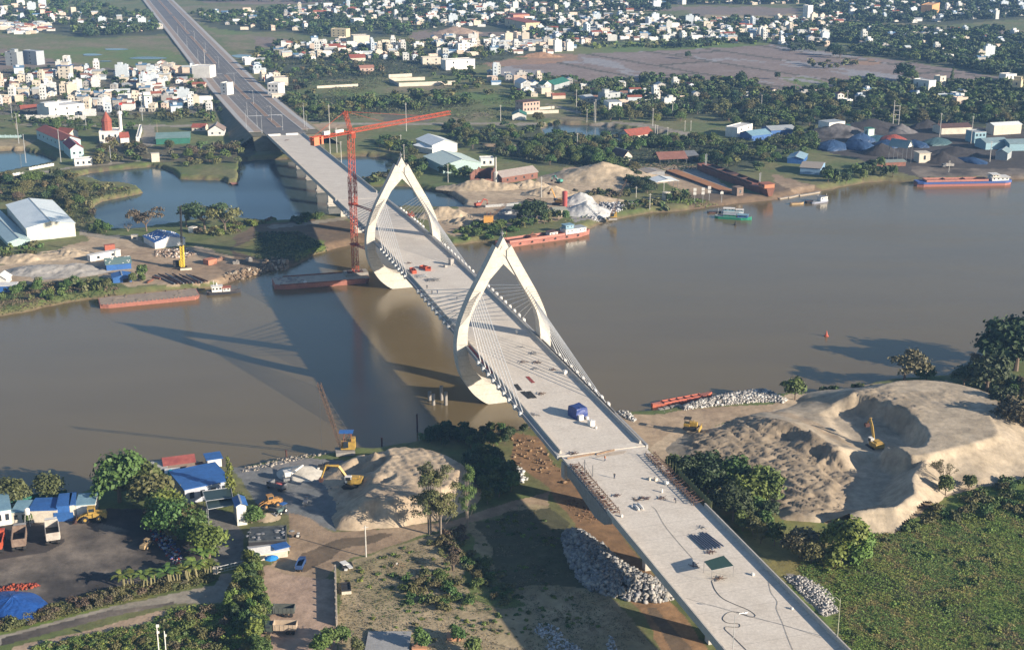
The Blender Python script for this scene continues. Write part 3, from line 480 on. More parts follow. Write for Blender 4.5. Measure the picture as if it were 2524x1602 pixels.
relief('sand_mound',[v1(600,1330),v1(760,1290),v1(950,1230),v1(1150,1160),v1(1500,1180),v1(1900,1340),v1(2100,1450),w1(2120,80),w1(2050,180),w1(1800,300),w1(1460,350),w1(1290,380),w1(1000,410),w1(740,400),w1(680,250),w1(640,90),v1(560,1450)],[v1(1250,1150,9),v1(1430,1120,11.5),v1(1600,1105,13.5),v1(1700,1140,12.5),v1(1850,1250,10),v1(1950,1330,7),v1(1000,1210,6),v1(800,1300,4.5),v1(1100,1200,8),v1(900,1262,5.8),v1(790,1330,4.6),v1(1100,1290,4.4),v1(960,1345,3.4),v1(1300,1215,11.5),v1(1230,1330,9.8),v1(1110,1420,8.2),v1(1180,1300,6),v1(1050,1390,4),v1(1500,1230,14.5),v1(1420,1340,13),v1(1480,1430,13.5),v1(1330,1360,9),v1(1230,1470,6.5),w1(1150,30,10.5),w1(1070,110,9),w1(950,200,6.6),w1(820,310,4.2),w1(1000,60,5),w1(880,120,3.4),w1(780,220,2.8),w1(1300,150,8),w1(1100,260,4.5),w1(1500,150,7.5),w1(1700,120,6.5),v1(1700,1350,11.5),v1(1900,1480,7),v1(1650,1480,11),v1(950,1440,4.6),v1(1000,1380,5.6),w1(780,60,3.2),w1(960,40,4.4)],.6,(.44,.35,.245),(.35,.27,.185),rough=.25,rsc=5.,ridged=.5,label='tall furrowed sand mound behind the tall thin-leaved trees on the near bank',cat='sand mound',z0=2.4)
def heap(name,cx,cy,rx,ry,hgt,c1,c2,label,cat,group=None,res=None,rough=.2,coords='N',sharp=1.0,kind=None):
 X0,Y0,_=W(cx,cy,2.5);res=res or max(.5,max(rx,ry)/34.)
 gx=np.arange(-rx*1.1,rx*1.1+res,res);gy=np.arange(-ry*1.1,ry*1.1+res,res);X,Y=np.meshgrid(gx,gy);sh=X.shape;X=X.ravel();Y=Y.ravel()
 r=np.hypot(X/rx,Y/ry)*(1+.18*NZ.fbm(X+X0,Y+Y0,max(rx,ry)*.9,3));h=hgt*np.clip(1-r,-.1,1)**sharp if sharp!=1 else hgt*np.clip(1-r,-.12,1)
 h=h+(rough*NZ2.fbm(X+X0,Y+Y0,max(rx,ry)*.35,4)+.5*rough*NZ.fbm(X+X0,Y+Y0,2.6,4))*np.clip((1-r)*4,0,1)
 ins=(r<1.1).reshape(sh);k=ins[:-1,:-1]& ins[1:,:-1]& ins[:-1,1:]& ins[1:,1:];ii,jj=np.nonzero(k);a=ii*sh[1]+jj
 Fq=np.stack([a,a+1,a+1+sh[1],a+sh[1]],1);used,inv=np.unique(Fq,return_inverse=True);Fq=inv.reshape(-1,4)
 V=np.stack([X,Y,h],1)[used];f=np.clip(.5+1.2*NZ2.fbm(V[:,0]+X0,V[:,1],5.,4),0,1)[:,None]
 o=npmesh(name,V,Fq,earth,np.array(c1)*(1-f)+np.array(c2)*f,smooth=True);o.location=(X0,Y0,H_at(X0,Y0));return tag(o,label,cat,group,kind)
SA,SB=(.45,.36,.25),(.36,.285,.195)
def TN(i,j,x,y):return T(i,j,x,y)
for(p,rx,ry,h,lab)in[((2,1,850,150),42,26,10,'biggest sand heap on the far bank, behind the red silo'),((2,1,1000,150),24,18,7,'sand heap with a sharp crest beside the dark trees of the far bank'),((2,1,380,300),20,10,5,'low sand heap just left of the red silo'),((2,1,170,230),16,8,4.5,'rough sand heap above the round dark tree'),((1,1,2100,240),26,9,6,'cut sand bank below the roofless brick ruin'),((1,1,1750,500),17,11,6,'pointed sand heap right of the far pylon'),((1,1,1950,560),14,8,3.,'small sand heap with a dark shaded hollow near the yellow hopper'),((0,1,550,1010),26,12,4,'grey gravel heap left of the green-roofed shed'),((0,1,250,900),22,9,3.2,'long low sand heap below the big white warehouse'),((0,1,600,850),16,8,2.6,'low sand heap under the corner of the big white warehouse'),((2,0,280,530),30,10,6,'orange earth heap at the corner of the brown fields')]:
 c1,c2=(SA,SB)if 'gravel' not in lab and 'orange' not in lab else(((.36,.34,.31),(.30,.28,.25))if 'gravel' in lab else((.36,.21,.12),(.30,.18,.11)))
 heap('sand_heap',*T(*p),rx,ry,h,c1,c2,lab,'sand heap',rough=1.3)
heap('sand_heap',*T(1,0,1850,310),34,14,9,(.34,.25,.19),(.28,.2,.15),'distant brown earth heap behind the village houses','sand heap',rough=.8)
heap('sand_heap',*T(1,2,420,1380),7.5,6.5,2.6,(.55,.52,.45),(.47,.44,.38),'small pale cone of fine sand in the yard below the excavator','sand heap',rough=.1)
heap('sand_heap',*T(1,3,100,280),4,3.2,1.6,SA,SB,'smallest sand heap, behind the blue-roofed tractor','sand heap',rough=.1)
heap('gravel_heap',*T(2,1,700,470),17,11,7,(.52,.52,.50),(.40,.40,.40),'bright white gravel heap beside the red silo and the moored cargo ship','gravel heap',rough=.7)
heap('gravel_heap',*T(2,1,640,370),14,9,6,(.50,.50,.48),(.36,.36,.36),'white gravel heap behind the brighter one by the red silo','gravel heap',rough=.7)
heap('gravel_heap',*T(2,1,800,360),18,8,3.5,SA,SB,'yellowish gravel heap right of the white gravel','gravel heap',rough=.5)
CO,CO2=(.045,.04,.04),(.03,.028,.03)
for(p,rx,ry,h,lab)in[((3,0,1080,1430),16,10,8,'black coal heap before the gable of the white loading shed'),((3,0,680,1250),30,14,9,'wide grey coal heap beside the white sheet shed'),((3,0,1000,1210),34,14,9,'broad coal heap at the back of the coal yard'),((3,0,1270,1230),12,8,7,'pale grey ash heap next to the red tarpaulin'),((3,0,1650,1500),16,10,7,'coal heap right of the loading shed'),((3,0,1500,1190),14,8,7,'pointed coal heap far back in the coal yard'),((3,0,1780,1420),22,10,5,'low coal heap behind the blue and red cargo ship')]:
 heap('coal_heap',*T(*p),rx,ry,h,(.16,.15,.15)if 'ash' in lab or 'wide grey' in lab else CO,CO2 if 'ash' not in lab else(.12,.11,.11),lab,'coal heap',rough=.6)
def tarp_heap(p,rx,ry,h,m,lab,group=None):
 X0,Y0,_=W(*T(*p),2.5);mb=MB();R=[]
 for q in np.linspace(0,1,9):
  f=lambda a:1+.05*math.sin(3*a+p[2])+.04*math.sin(7*a+q*2+p[3])+.03*random.uniform(-1,1)
  R.append([(rx*(1-q**1.5*.95)*math.cos(a)*f(a)+rx*.35*q*(1-q),ry*(1-q**1.5*.95)*math.sin(a)*f(a),.62*h*(q**.85)*(1+.04*random.uniform(-1,1)*q))for a in np.linspace(0,2*math.pi,37)[:-1]])
 mb.rings(R);o=mb.build('tarpaulin_heap',m);o.location=(X0,Y0,H_at(X0,Y0)-.1);o.rotation_euler[2]=random.random()*6;return tag(o,lab,'covered heap',group)
tarp_heap((0,3,120,1130),10.5,7.5,5.5,tarp_m,'bright blue tarpaulin heap at the lower left edge of the photo')
tarp_heap((3,0,630,1370),17,12,9,slate_m,'leftmost blue tarpaulin heap of the coal yard')
tarp_heap((3,0,870,1375),15,11,10,slate_m,'second blue tarpaulin heap from the left in the coal yard')
tarp_heap((3,0,900,1310),12,9,10,slate_m,'blue tarpaulin heap below the little green-walled shed')
tarp_heap((3,0,1200,1310),11,12,8,mat('tarp_red',(.34,.075,.045),.7,(.25,.06,.04),3.),'red tarpaulin heap in the middle of the coal yard')
tarp_heap((3,0,1130,1350),13,9,7,slate_m,'dark blue tarpaulin heap left of the grey shed roof')
tarp_heap((3,0,1390,1350),12,9,7,slate_m,'blue tarpaulin heap behind the grey shed roof')
tarp_heap((3,0,1600,1330),15,9,7,mat('tarp_green',(.05,.10,.11),.6),'greenish tarpaulin heap right of the blue ones')
tarp_heap((3,0,1040,1300),14,8,6,mat('tarp_teal',(.03,.09,.13),.6),'teal tarpaulin heap behind the blue ones')
tarp_heap((3,0,1930,1500),12,7,5,slate_m,'blue tarpaulin heap above the blue and red cargo ship')
def zr(s):return float(np.interp(s,[980,1030,1100,1300,9000],[11.4,9.6,7.4,3.4,3.4]))
def strip(name,r0,r1,s0,s1,dz,m,thick=0.,step=10.):
 ss=np.arange(s0,s1+step,step);ss[-1]=s1;b=MB();n=len(ss)
 V=[];
 for s in ss:
  z=zr(s)+dz;V+=[B(s,r0,z),B(s,r1,z)]
  if thick:V+=[B(s,r1,z-thick),B(s,r0,z-thick)]
 k=4 if thick else 2
 F_=[]
 for i in range(n-1):
  a=i*k
  F_.append((a,a+1,a+1+k,a+k))
  if thick:F_+=[(a+1,a+2,a+2+k,a+1+k),(a+3,a,a+k,a+3+k)]
 if thick:F_+=[(0,3,2,1),tuple((n-1)*k+q for q in(0,1,2,3))]
 npm=bpy.data.meshes.new(name);npm.from_pydata(V,[],F_);npm.update();npm.materials.append(m);o=link(bpy.data.objects.new(name,npm));return tag(o,kind='structure')
strip('road',-13,16,990,3300,.0,asphalt,1.2)
strip('verge',-23,-13,1010,3300,.12,verge_m,1.0);strip('verge',16,26,1010,3300,.12,verge_m,1.0)
strip('pavement',-22.5,-19,1010,3300,.17,kerb_m,.3);strip('pavement',22,25.5,1010,3300,.17,kerb_m,.3);strip('kerb',-13.6,-12.6,1010,3300,.16,kerb_m,.3);strip('kerb',15.6,16.6,1010,3300,.16,kerb_m,.3)
for a,b_ in((1030,1085),(1100,1190),(1215,1400),(1500,1590),(1610,1800),(1830,2100),(2130,2600)):
 strip('median',0.2,3.6,a,b_,.2,mat('median_soil',(.30,.19,.13),.9,(.22,.15,.1),4.),.4);strip('kerb',-.1,.2,a,b_,.24,kerb_m,.4);strip('kerb',3.6,3.9,a,b_,.24,kerb_m,.4)
for r in(-7,-10,9.8,6.7):
 for s in np.arange(1040,2400,9.):pass
def marks(name,lst):
 b=MB()
 for s0,s1,r0,r1 in lst:
  b.quad(*[B(s,r,zr(s)+.02)for s,r in((s0,r0),(s0,r1),(s1,r1),(s1,r0))][::1])
 o=b.build(name,white_m);tag(o,kind='structure')
marks('road_markings',[(s,s+4,r-.1,r+.1)for r in(-7.5,-3.7,7.7,11.7)for s in np.arange(1120,1900,10.)]+[(1103,1106,-12,-.5),(1103,1106,4.2,15.5),(1410,1412,-12,0),(1410,1412,4,15)])
def skirt():
 b=MB()
 for sgn,r in((-1,-23.),(1,26.)):
  ss=np.arange(985,1500,12.)
  for i in range(len(ss)-1):
   s0,s1=ss[i],ss[i+1];z0,z1=zr(s0),zr(s1)
   b.quad(B(s0,r,z0),B(s1,r,z1),B(s1,r+sgn*(z1-1)*1.5,1.5),B(s0,r+sgn*(z0-1)*1.5,1.5))
 b.quad(B(985,-23,10.8),B(985,26,10.8),B(970,26,1.5),B(970,-23,1.5));b.quad(B(985,-23,11),B(1020,-23,9.9),B(1020,26,9.9),B(985,26,11))
 o=b.build('road_embankment',mat('embankment',(.17,.145,.10),.95,(.10,.10,.05),6.));tag(o,kind='structure')
skirt()
#  BRIDGE
_S=np.arange(150,1010,1.);_Z=np.interp(_S,[150,243,385,440,480,530,590,640,680,720,850,990],[15.2,17.6,21.3,22.6,23.4,23.9,23.9,23.1,21.9,20.5,16.0,11.2])
_k=np.ones(31)/31.;_Z=np.convolve(np.pad(_Z,15,mode='edge'),_k,'valid')
def zd(s):return float(np.interp(s,_S,_Z))
def DK(x,y,dz=0.):
 z=20.
 for _ in range(8):
  X,Y,_z=W(x,y,z);z=zd(BI(X,Y)[0])
 X,Y,_z=W(x,y,z);return(X,Y,z+dz)
def DKT(i,j,x,y,dz=0.):return DK(*T(i,j,x,y),dz)
PY=(453.5,612.5);J0,J1,JE=351.5,714.5,985.
bridge=thing('bridge',B(PY[0],0,0),0,'long pale concrete bridge with two drop-shaped pylons crossing the brown river','bridge')
bo=Vector(bridge.location)
def bb(mb,name,m,smooth=False,parent=None):
 mb.v=[tuple(Vector(v)-bo)for v in mb.v];return mb.build(name,m,parent or bridge,smooth)
def sweep(name,prof,s0,s1,m,step=6.,smooth=False):
 ss=list(np.arange(s0,s1,step))+[s1];mb=MB();mb.rings([[B(s,r,zd(s)+dz)for r,dz in prof]for s in ss]);return bb(mb,name,m,smooth)
def slab(name,hw,s0,s1):
 sweep(name,[(-hw,-.02),(hw,-.02),(hw,-.75),(hw-3.6,-1.05),(6.6,-3.1),(-6.6,-3.1),(-hw+3.6,-1.05),(-hw,-.75)],s0,s1,[deck_m])
slab('deck',14.,J0+.25,J1-.25);slab('deck',13.1,100,J0-.25);slab('deck',12.6,J1+.25,JE)
sweep('joint_trench',[(-13,-.3),(13,-.3),(13,-.6),(-13,-.6)],J0-.6,J0+.6,[dark_m])
for sg in(-1,1):
 f=lambda pts:[(sg*r,z)for r,z in(pts if sg>0 else pts[::-1])]
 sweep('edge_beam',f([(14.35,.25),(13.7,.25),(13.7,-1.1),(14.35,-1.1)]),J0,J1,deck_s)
 sweep('barrier',f([(12.75,.95),(12.45,.95),(12.2,0),(12.95,0)]),J0+2,J1-2,conc)
 sweep('parapet',f([(13.45,1.15),(13.1,1.15),(13.0,-.1),(13.0,-1.05),(13.45,-1.05)]),150,J0-(16 if sg<0 else 42)if sg>0 else J0-38,conc)
 sweep('parapet',f([(12.95,1.1),(12.6,1.1),(12.5,-.1),(12.5,-1.0),(12.95,-1.0)]),J1+(0 if sg<0 else 16),JE,conc)
sweep('black_sheeting',[(13.65,.75),(12.99,.80),(12.99,.02),(13.65,.02)],377,448,black_m)
sweep('barrier_shade_strip',[(13.6,.2),(13.0,.2),(13.0,.02),(13.6,.02)],460,J1-5,steel_m)  # added strip standing in for the blue shaded face of the right barrier
sweep('red_netting',[(-13.65,.5),(-13.0,.5),(-13.0,.02),(-13.65,.02)],422,450,mat('net_red',(.25,.04,.04),.8))
OUT=[(0,-1.2),(-6.,-.2),(-8.7,1.6),(-11.7,4.3),(-13.9,7.4),(-15.9,11.2),(-17.1,15.4),(-17.65,20),(-17.6,24.8),(-16.9,29),(-15.9,32.5),(-14.2,36.9),(-12.2,41.2),(-9.2,46.6),(-5.9,52.6),(-2.9,58.4)]
INN=[(0,7.0),(-4.5,7.6),(-7.2,8.8),(-9.6,11.),(-11.6,13.8),(-12.9,16.6),(-13.5,19.2),(-13.75,22.),(-13.65,26),(-13.2,30),(-12.3,34.8),(-10.4,38.9),(-8.5,42.),(-5.8,45.6),(0,51.8)]
INZ=[p[1]for p in INN[7:]];INR=[p[0]for p in INN[7:]]
def inner_r(z):return float(np.interp(z,INZ,INR))
def pylon(s0):
 p=link(bpy.data.objects.new('pylon',None));p.parent=bridge;p.location=Vector(B(s0,0,0))-bo
 def add(name,mb,m):
  mb.v=[tuple(Vector(B(s0+a,r,z))-Vector(B(s0,0,0)))for r,a,z in mb.v];return mb.build(name,m,p)
 n=len(OUT);t=np.linspace(0,1,41)
 def resample(P_,t):
  P_=np.array(P_,float);d=np.r_[0,np.cumsum(np.hypot(*np.diff(P_,axis=0).T))];d/=d[-1];return np.stack([np.interp(t,d,P_[:,0]),np.interp(t,d,P_[:,1])],1)
 Oc=resample(OUT,t)
 SH=[(0,7.0),(-4.5,7.6),(-7.2,8.8),(-9.6,11.),(-11.6,13.8),(-12.9,16.6),(-13.5,19.2),(-13.75,22.),(-13.65,26),(-13.2,30),(-12.2,33.6),(-10.2,37.6),(-7.9,41.6),(-4.7,47.4),(-1.6,53.2),(.2,56.8)]
 Ic=resample(SH,t)
 for sg in(-1,1):
  R=[]
  for(ro,zo),(ri,zi)in zip(Oc,Ic):
   if zo>56:ri,zi=min(ri,-1.2),zi
   dd=float(np.interp(zo,[0,12,21,23,60],[3.1,2.9,2.7,2.35,2.1]));q=[(ro,-dd,zo),(ri,-dd,zi),(ri,dd,zi),(ro,dd,zo)]
   q=[(-r if sg>0 else r,a,z)for r,a,z in q];R.append(q if sg<0 else q[::-1])
  mb=MB();mb.rings(R);leg=add('leg',mb,pylon_m)
 mb=MB();dd=1.75
 L=[(-12.6,33.8),(-11.2,38.8),(-9,44.),(-5.6,50.4),(-2.2,57.2),(0,61.6)];I=[(-12.3,34.6),(-10.4,38.9),(-8.5,42.),(-5.8,45.6),(-2.9,48.7),(0,51.8)]
 ring=lambda a,b:[(a[0],-dd,a[1]),(b[0],-dd,b[1]),(b[0],dd,b[1]),(a[0],dd,a[1])]
 R=[ring(a,b)for a,b in zip(L,I)];R+=[[(-r,a,z)for r,a,z in ring(a,b)]for a,b in list(zip(L,I))[-2::-1]]
 mb.rings(R);add('crown_frame',mb,pylon_m)
 mb=MB()
 for a,b in(((0.1,55.2),(5.0,48.8)),((-.6,58.2),(-2.1,55.8))):mb.tube((a[0],-dd-.0,a[1]),(b[0],-dd-.0,b[1]),.12)
 add('groove',mb,steel_m);mb=MB();mb.lathe([(.3,61.),(.3,62.2),(.7,62.3),(.7,62.8),(.2,62.9),(.15,63.8)],k=8);add('pylon_tip',mb,steel_m)
 for sg in(-1,1):
  for fr in(-1,1):
   for i in range(9):
    zz=35.0+i*.93;rr=inner_r(zz)-.45;a0=B(s0+fr*1.9,sg*-rr,zz);sE=s0+fr*(20.3+5.95*i);e=B(sE,sg*13.95,zd(sE)+.35)
    mb=MB();mb.tube(a0,e,.135,.135,5);bb(mb,'cable',cable_m)
    d=(Vector(e)-Vector(a0)).normalized();mb=MB();mb.tube(Vector(e)-d*2.2,e,.2,.2,6);ab=B(sE,sg*14.75,zd(sE)-.25)
    mb.box(ab,(1.5,.95,1.25),BANG);mb.box((ab[0],ab[1],ab[2]+.72),(1.1,.7,.25),BANG);bb(mb,'anchor_block',white_m)
  mb=MB()
  for i in range(9):
   zz=35.0+i*.93;rr=-inner_r(zz);mb.box((sg*(rr+1.5),-2.18,zz+.15),(3.0,.2,.16),0)
  add('anchor_ribs',mb,conc_dk)
for s0 in PY:pylon(s0)
def pier(s,hw=6.5,top=3.1,wall=False):
 mb=MB();zt=zd(s)-top;f=lambda a,r,z:B(s+a,r,z)
 mb.rings([[f(-1.1,-3.4,-2),f(1.1,-3.4,-2),f(1.1,3.4,-2),f(-1.1,3.4,-2)],[f(-1.1,-3.4,zt-2.2),f(1.1,-3.4,zt-2.2),f(1.1,3.4,zt-2.2),f(-1.1,3.4,zt-2.2)],[f(-1.4,-5.8,zt-.9),f(1.4,-5.8,zt-.9),f(1.4,5.8,zt-.9),f(-1.4,5.8,zt-.9)],[f(-1.4,-6,zt),f(1.4,-6,zt),f(1.4,6,zt),f(-1.4,6,zt)]])
 mb.box(B(s,0,1.6),(3.4,8.,1.2),BANG);bb(mb,'pier',conc_dk if s>800 else conc)  # far piers take darker concrete, putting the under-deck shade into their colour
for s in list(range(755,980,40))+[J1]:pier(s)
for s in(J0-1.5,311,271,231,191):pier(s)
mb=MB();mb.box(B(JE+1,0,5.2),(3,27,9.5),BANG);bb(mb,'abutment',conc)
mb=MB()
for r0 in(-8.2,4.4):mb.box(B(JE-3,r0,zd(JE-3)+.6),(1.0,8.6,1.2),BANG)
bb(mb,'end_block',white_m)
mb=MB();mb.rings([[B(s,-13.55,zd(s)-.2),B(s,-13.3,zd(s)-.2),B(s,-13.3,zd(s)-d),B(s,-13.55,zd(s)-d)]for s,d in((345,3.2),(338,3.6),(330,4.6),(322,5.4),(315,4.2),(310,1.6))]);bb(mb,'hanging_formwork',conc_dk)
mb=MB();mb.box(B(J0-2.5,-11.2,zd(J0)-3.4),(2.6,4.6,4.6),BANG);bb(mb,'pier_head',conc)
#  THINGS ON THE DECK
def flat_mat(pts,m,lab,t=.06):
 P_=[DK(*p)for p in pts];c=Vector(P_[0]);mb=MB();n=len(P_)
 mb.v=[(p[0]-c.x,p[1]-c.y,p[2]-c.z+.01)for p in P_]+[(p[0]-c.x,p[1]-c.y,p[2]-c.z+t)for p in P_]
 mb.f=[tuple(range(n,2*n))]+[(i,(i+1)%n,n+(i+1)%n,n+i)for i in range(n)];mb.mi=[0]*(n+1)
 o=mb.build('mat',m);o.location=c;return tag(o,lab,'mat')
flat_mat([T(2,2,133,482),T(2,2,165,480),T(2,2,222,538),T(2,2,190,542)],mat('mat_red',(.25,.05,.04),.8),'narrow dark red mat lying on the deck')
flat_mat([T(2,2,22,555),T(2,2,60,552),T(2,2,104,608),T(2,2,66,612)],black_m,'black mat nearest the left edge of the deck',.1)
flat_mat([T(2,2,85,625),T(2,2,125,618),T(2,2,195,680),T(2,2,160,688)],black_m,'black mat in the middle of the three black ones',.1)
flat_mat([T(2,2,140,622),T(2,2,180,618),T(2,2,240,680),T(2,2,198,684)],black_m,'black mat farthest from the left edge of the deck',.1)
flat_mat([T(2,2,0,620),T(2,2,15,620),T(2,2,28,662),T(2,2,5,668)],mat('mat_navy',(.02,.02,.06),.8),'small navy mat against the left edge beam')
def tent():
 x,y,z=DK(1424,1026);t=thing('covered_machine',(x,y,z),BANG+.25,'boxy machine wrapped in dark blue tarpaulin on the deck','machine')
 mb=MB();R=[]
 for q,zz in((1.0,0),(1.0,1.6),(.97,3.0),(.9,3.5)):
  R.append([(2.4*q*cx*(1+.05*random.uniform(-1,1)),2.1*q*cy*(1+.05*random.uniform(-1,1)),zz+(.15*random.uniform(-1,1)if zz>2 else 0))for cx,cy in((-1,-1),(0,-1.05),(1,-1),(1.03,0),(1,1),(0,1.04),(-1,1),(-1.03,0))])
 mb.rings(R);mb.build('cover',mat('tarp_navy',(.015,.035,.16),.5,(.03,.06,.22),1.5,bump=.2),t)
 mb=MB();mb.box((-2.9,.9,.8),(1.2,1.6,1.6));mb.box((-3.4,-1.2,.4),(.9,.8,.8));mb.build('engine',white_m,t)
tent()
def crate(p,d,m,lab,name='crate',cat='crate',rz=0.2,lid=True):
 x,y,z=DK(*p);mb=MB();mb.box((0,0,d[2]/2),d);
 if lid:mb.box((0,0,d[2]+.05),(d[0]*1.06,d[1]*1.06,.1));mb.box((d[0]*.5,0,d[2]*.5),(.06,d[1]*.5,d[2]*.5));mb.tube((0,0,d[2]),(0,0,d[2]+.25),.12)
 o=mb.build(name,m);o.location=(x,y,z);o.rotation_euler[2]=BANG+rz;return tag(o,lab,cat)
crate(T(2,2,742,935),(1.8,1.6,1.7),white_m,'white square water tank standing in front of the blue wrapped machine','water_tank','tank')
crate(T(2,2,785,960),(.7,.5,.5),white_m,'little white box beside the white water tank','box','box')
crate(T(2,2,500,455),(1.1,1.1,1.1),white_m,'white cube by the right barrier above the wrapped machine','box','box')
crate(T(2,2,52,85),(.6,.6,1.4),white_m,'slim white post-like box behind the near pylon','box','box')
crate(T(2,2,1284,1440),(.7,.6,.7),offw_m,'left one of two cream barrels by the person on the approach','box','box')
crate(T(2,2,1340,1445),(.9,.8,.8),offw_m,'right one of two cream boxes on the near approach','box','box')
crate(T(2,2,1438,1480),(1.1,.9,.8),white_m,'white generator box close to the right parapet','box','box')
crate(T(2,3,1398,48),(.4,.4,.8),white_m,'thin white can in the middle of the near approach','box','box')
crate(T(2,3,1025,275),(.6,.5,.5),white_m,'white box by the left parapet of the approach','box','box')
crate(T(2,3,2240,815),(.7,.6,.45),white_m,'small white box right of the green canopy','box','box')
crate(T(3,3,255,1130),(.6,.5,.35),white_m,'small white box near the right lamp post','box','box')
crate(T(1,1,1815,950),(2.2,1.6,2.6),grey_m,'tall grey concrete block at the right barrier between the pylons','concrete_block','block')
crate(T(1,1,1760,972),(1.6,1.2,.8),grey_m,'low grey block beside the tall concrete block','concrete_block','block')
def redcage(p,rz,lab,d=(3.2,2.2,1.1)):
 x,y,z=DK(*p);mb=MB()
 for a in(-1,1):
  mb.box((0,a*d[1]/2,d[2]/2),(d[0],.15,d[2]));mb.box((a*d[0]/2,0,d[2]/2),(.15,d[1]-.3,d[2]))
 for k in range(4):mb.box((-d[0]/2+.4+k*.8,0,.12),(.12,d[1],.12))
 o=mb.build('formwork_box',red_m);o.location=(x,y,z);o.rotation_euler[2]=rz;return tag(o,lab,'formwork')
redcage(T(1,1,1560,985),BANG+.5,'left red steel tray on the deck between the pylons');redcage(T(1,1,1600,1000),BANG-.3,'right red steel tray on the deck between the pylons');redcage(T(1,1,1460,1020),BANG,'long red steel box against the left edge beam',(5.5,1.8,1.4))
def rods(p,n,ln,sp_,m,lab,r=.06,name='rebar_bundle',cat='rods',jit=.6,ang=None):
 x,y,z=DK(*p);mb=MB()
 for k in range(n):
  a=(ang if ang is not None else random.uniform(0,3.1))+random.uniform(-jit,jit);cx,cy=random.uniform(-sp_,sp_),random.uniform(-sp_,sp_)*.6;zz=r+random.random()*.35
  mb.tube((cx-math.cos(a)*ln/2,cy-math.sin(a)*ln/2,zz),(cx+math.cos(a)*ln/2,cy+math.sin(a)*ln/2,zz+random.uniform(-.02,.3)),r)
 o=mb.build(name,m);o.location=(x,y,z);return tag(o,lab,cat)
rods(T(1,1,1540,1060),26,3.5,2.6,galv_m,'left tangle of grey steel rods on the deck between the pylons');rods(T(1,1,1640,1095),30,3.5,2.6,steel_m,'right tangle of grey steel rods on the deck between the pylons')
RL=['dark timber rods in the shade band behind the near pylon','long dark rods right of the near pylon cables','dark rods beside the right barrier','scattered rods crossing the deck in front of the near pylon','dark rods reaching the right kerb','small dark timber pile above the wrapped machine','long plank with rods at the left edge by the wrapped machine','thin rods behind the red mat','dark clutter by the person on the approach','brown clutter at the foot of the left formwork','reddish clutter in the middle of the approach','dark heap beside the white sacks','dark round heap near the person by the right parapet','dark clutter above the pipe stack','brown clutter behind the green canopy','black clutter in front of the green canopy','clutter under the left edge of the green canopy','short rods by the far joint','dark specks on the far approach deck','brown bits behind the far pylon cables']
RPn=[(2,2,90,212),(2,2,210,270),(2,2,240,355),(2,2,230,410),(2,2,380,420),(2,2,295,645),(2,2,215,840),(2,2,110,350),(2,2,570,1200),(2,3,985,85),(2,3,1240,110),(2,3,1180,120),(2,3,1408,108),(2,3,1765,378),(2,3,1845,615),(2,3,1930,855),(2,3,1700,735),(1,1,1010,780),(1,0,290,1305),(1,1,1430,940)]
for q,l in zip(RPn,RL):rods(T(*q),random.randint(6,11),random.uniform(1.4,3.),.9,random.choice([form_m,rustdk_m,steel_m]),l,.055,'rods','clutter')
pr=thing('pipe_stack',DKT(2,3,1815,510),BANG+.12,'stack of long grey-blue pipes lying on the near approach','pipes')
for k in range(8):
 mb=MB();mb.tube((-4.2+.5*math.sin(k*2.1),-2.3+k*.66+(.2 if k>3 else 0),.26),(4.2+.8*math.sin(k*1.3),-2.3+k*.66,.26),.2,.2,8);mb.build('pipe',mat('pipe_blue',(.10,.12,.17),.5),pr)
sk=rods(T(2,3,1165,200),0,1,1,white_m,'two long white sacks lying on the approach deck',name='white_sacks',cat='sacks');
mb=MB();mb.blob((0,0,.35),(.5,2.0,.35));mb.blob((1.3,.5,.35),(.45,2.2,.35));mb.blob((-.9,1.2,.2),(.4,.6,.25));sk.data=mb.build('x',white_m).data;bpy.data.objects.remove(bpy.data.objects['x']);sk.rotation_euler[2]=.3
def canopy():
 c=DKT(2,3,1920,790);t=thing('canopy',c,0,'dark green net canopy on thin posts over the approach deck','canopy');C0=Vector(c)
 rp=[]
 for q in((1790,690),(1970,636),(2062,730),(1862,772)):
  z=c[2]+3.0
  for _ in range(4):X,Y,_z=W(*T(2,3,*q),z)
  rp.append(Vector((X,Y,z))-C0)
 mb=MB();mb.v=[tuple(p)for p in rp]+[tuple(p+Vector((0,0,.08)))for p in rp];mb.f=[(3,2,1,0),(4,5,6,7),(0,1,5,4),(1,2,6,5),(2,3,7,6),(3,0,4,7)];mb.mi=[0]*6;mb.build('net_roof',dkgreen_m,t)
 for p in rp:
  mb=MB();mb.tube((p.x,p.y,0),tuple(p),.05);mb.build('post',steel_m,t)
 mb=MB()
 for a,b in((0,1),(1,2),(2,3),(3,0)):mb.tube(rp[a],rp[b],.05)
 mb.build('frame',steel_m,t)
canopy()
def curve(name,pts,r,m,lab,cat,dz=.05,smooth=True):
 P_=[Vector(DKT(*p))for p in pts]
 if smooth:
  Q=[]
  for i in range(len(P_)-1):
   p0,p1,p2,p3=P_[max(i-1,0)],P_[i],P_[i+1],P_[min(i+2,len(P_)-1)]
   for t in(0,.2,.4,.6,.8):Q.append(.5*((2*p1)+(-p0+p2)*t+(2*p0-5*p1+4*p2-p3)*t*t+(-p0+3*p1-3*p2+p3)*t**3))
  P_=Q+[P_[-1]]
 o0=P_[0].copy();mb=MB();mb.path([p-o0+Vector((0,0,dz))for p in P_],r);o=mb.build(name,m);o.location=o0;return tag(o,lab,cat)
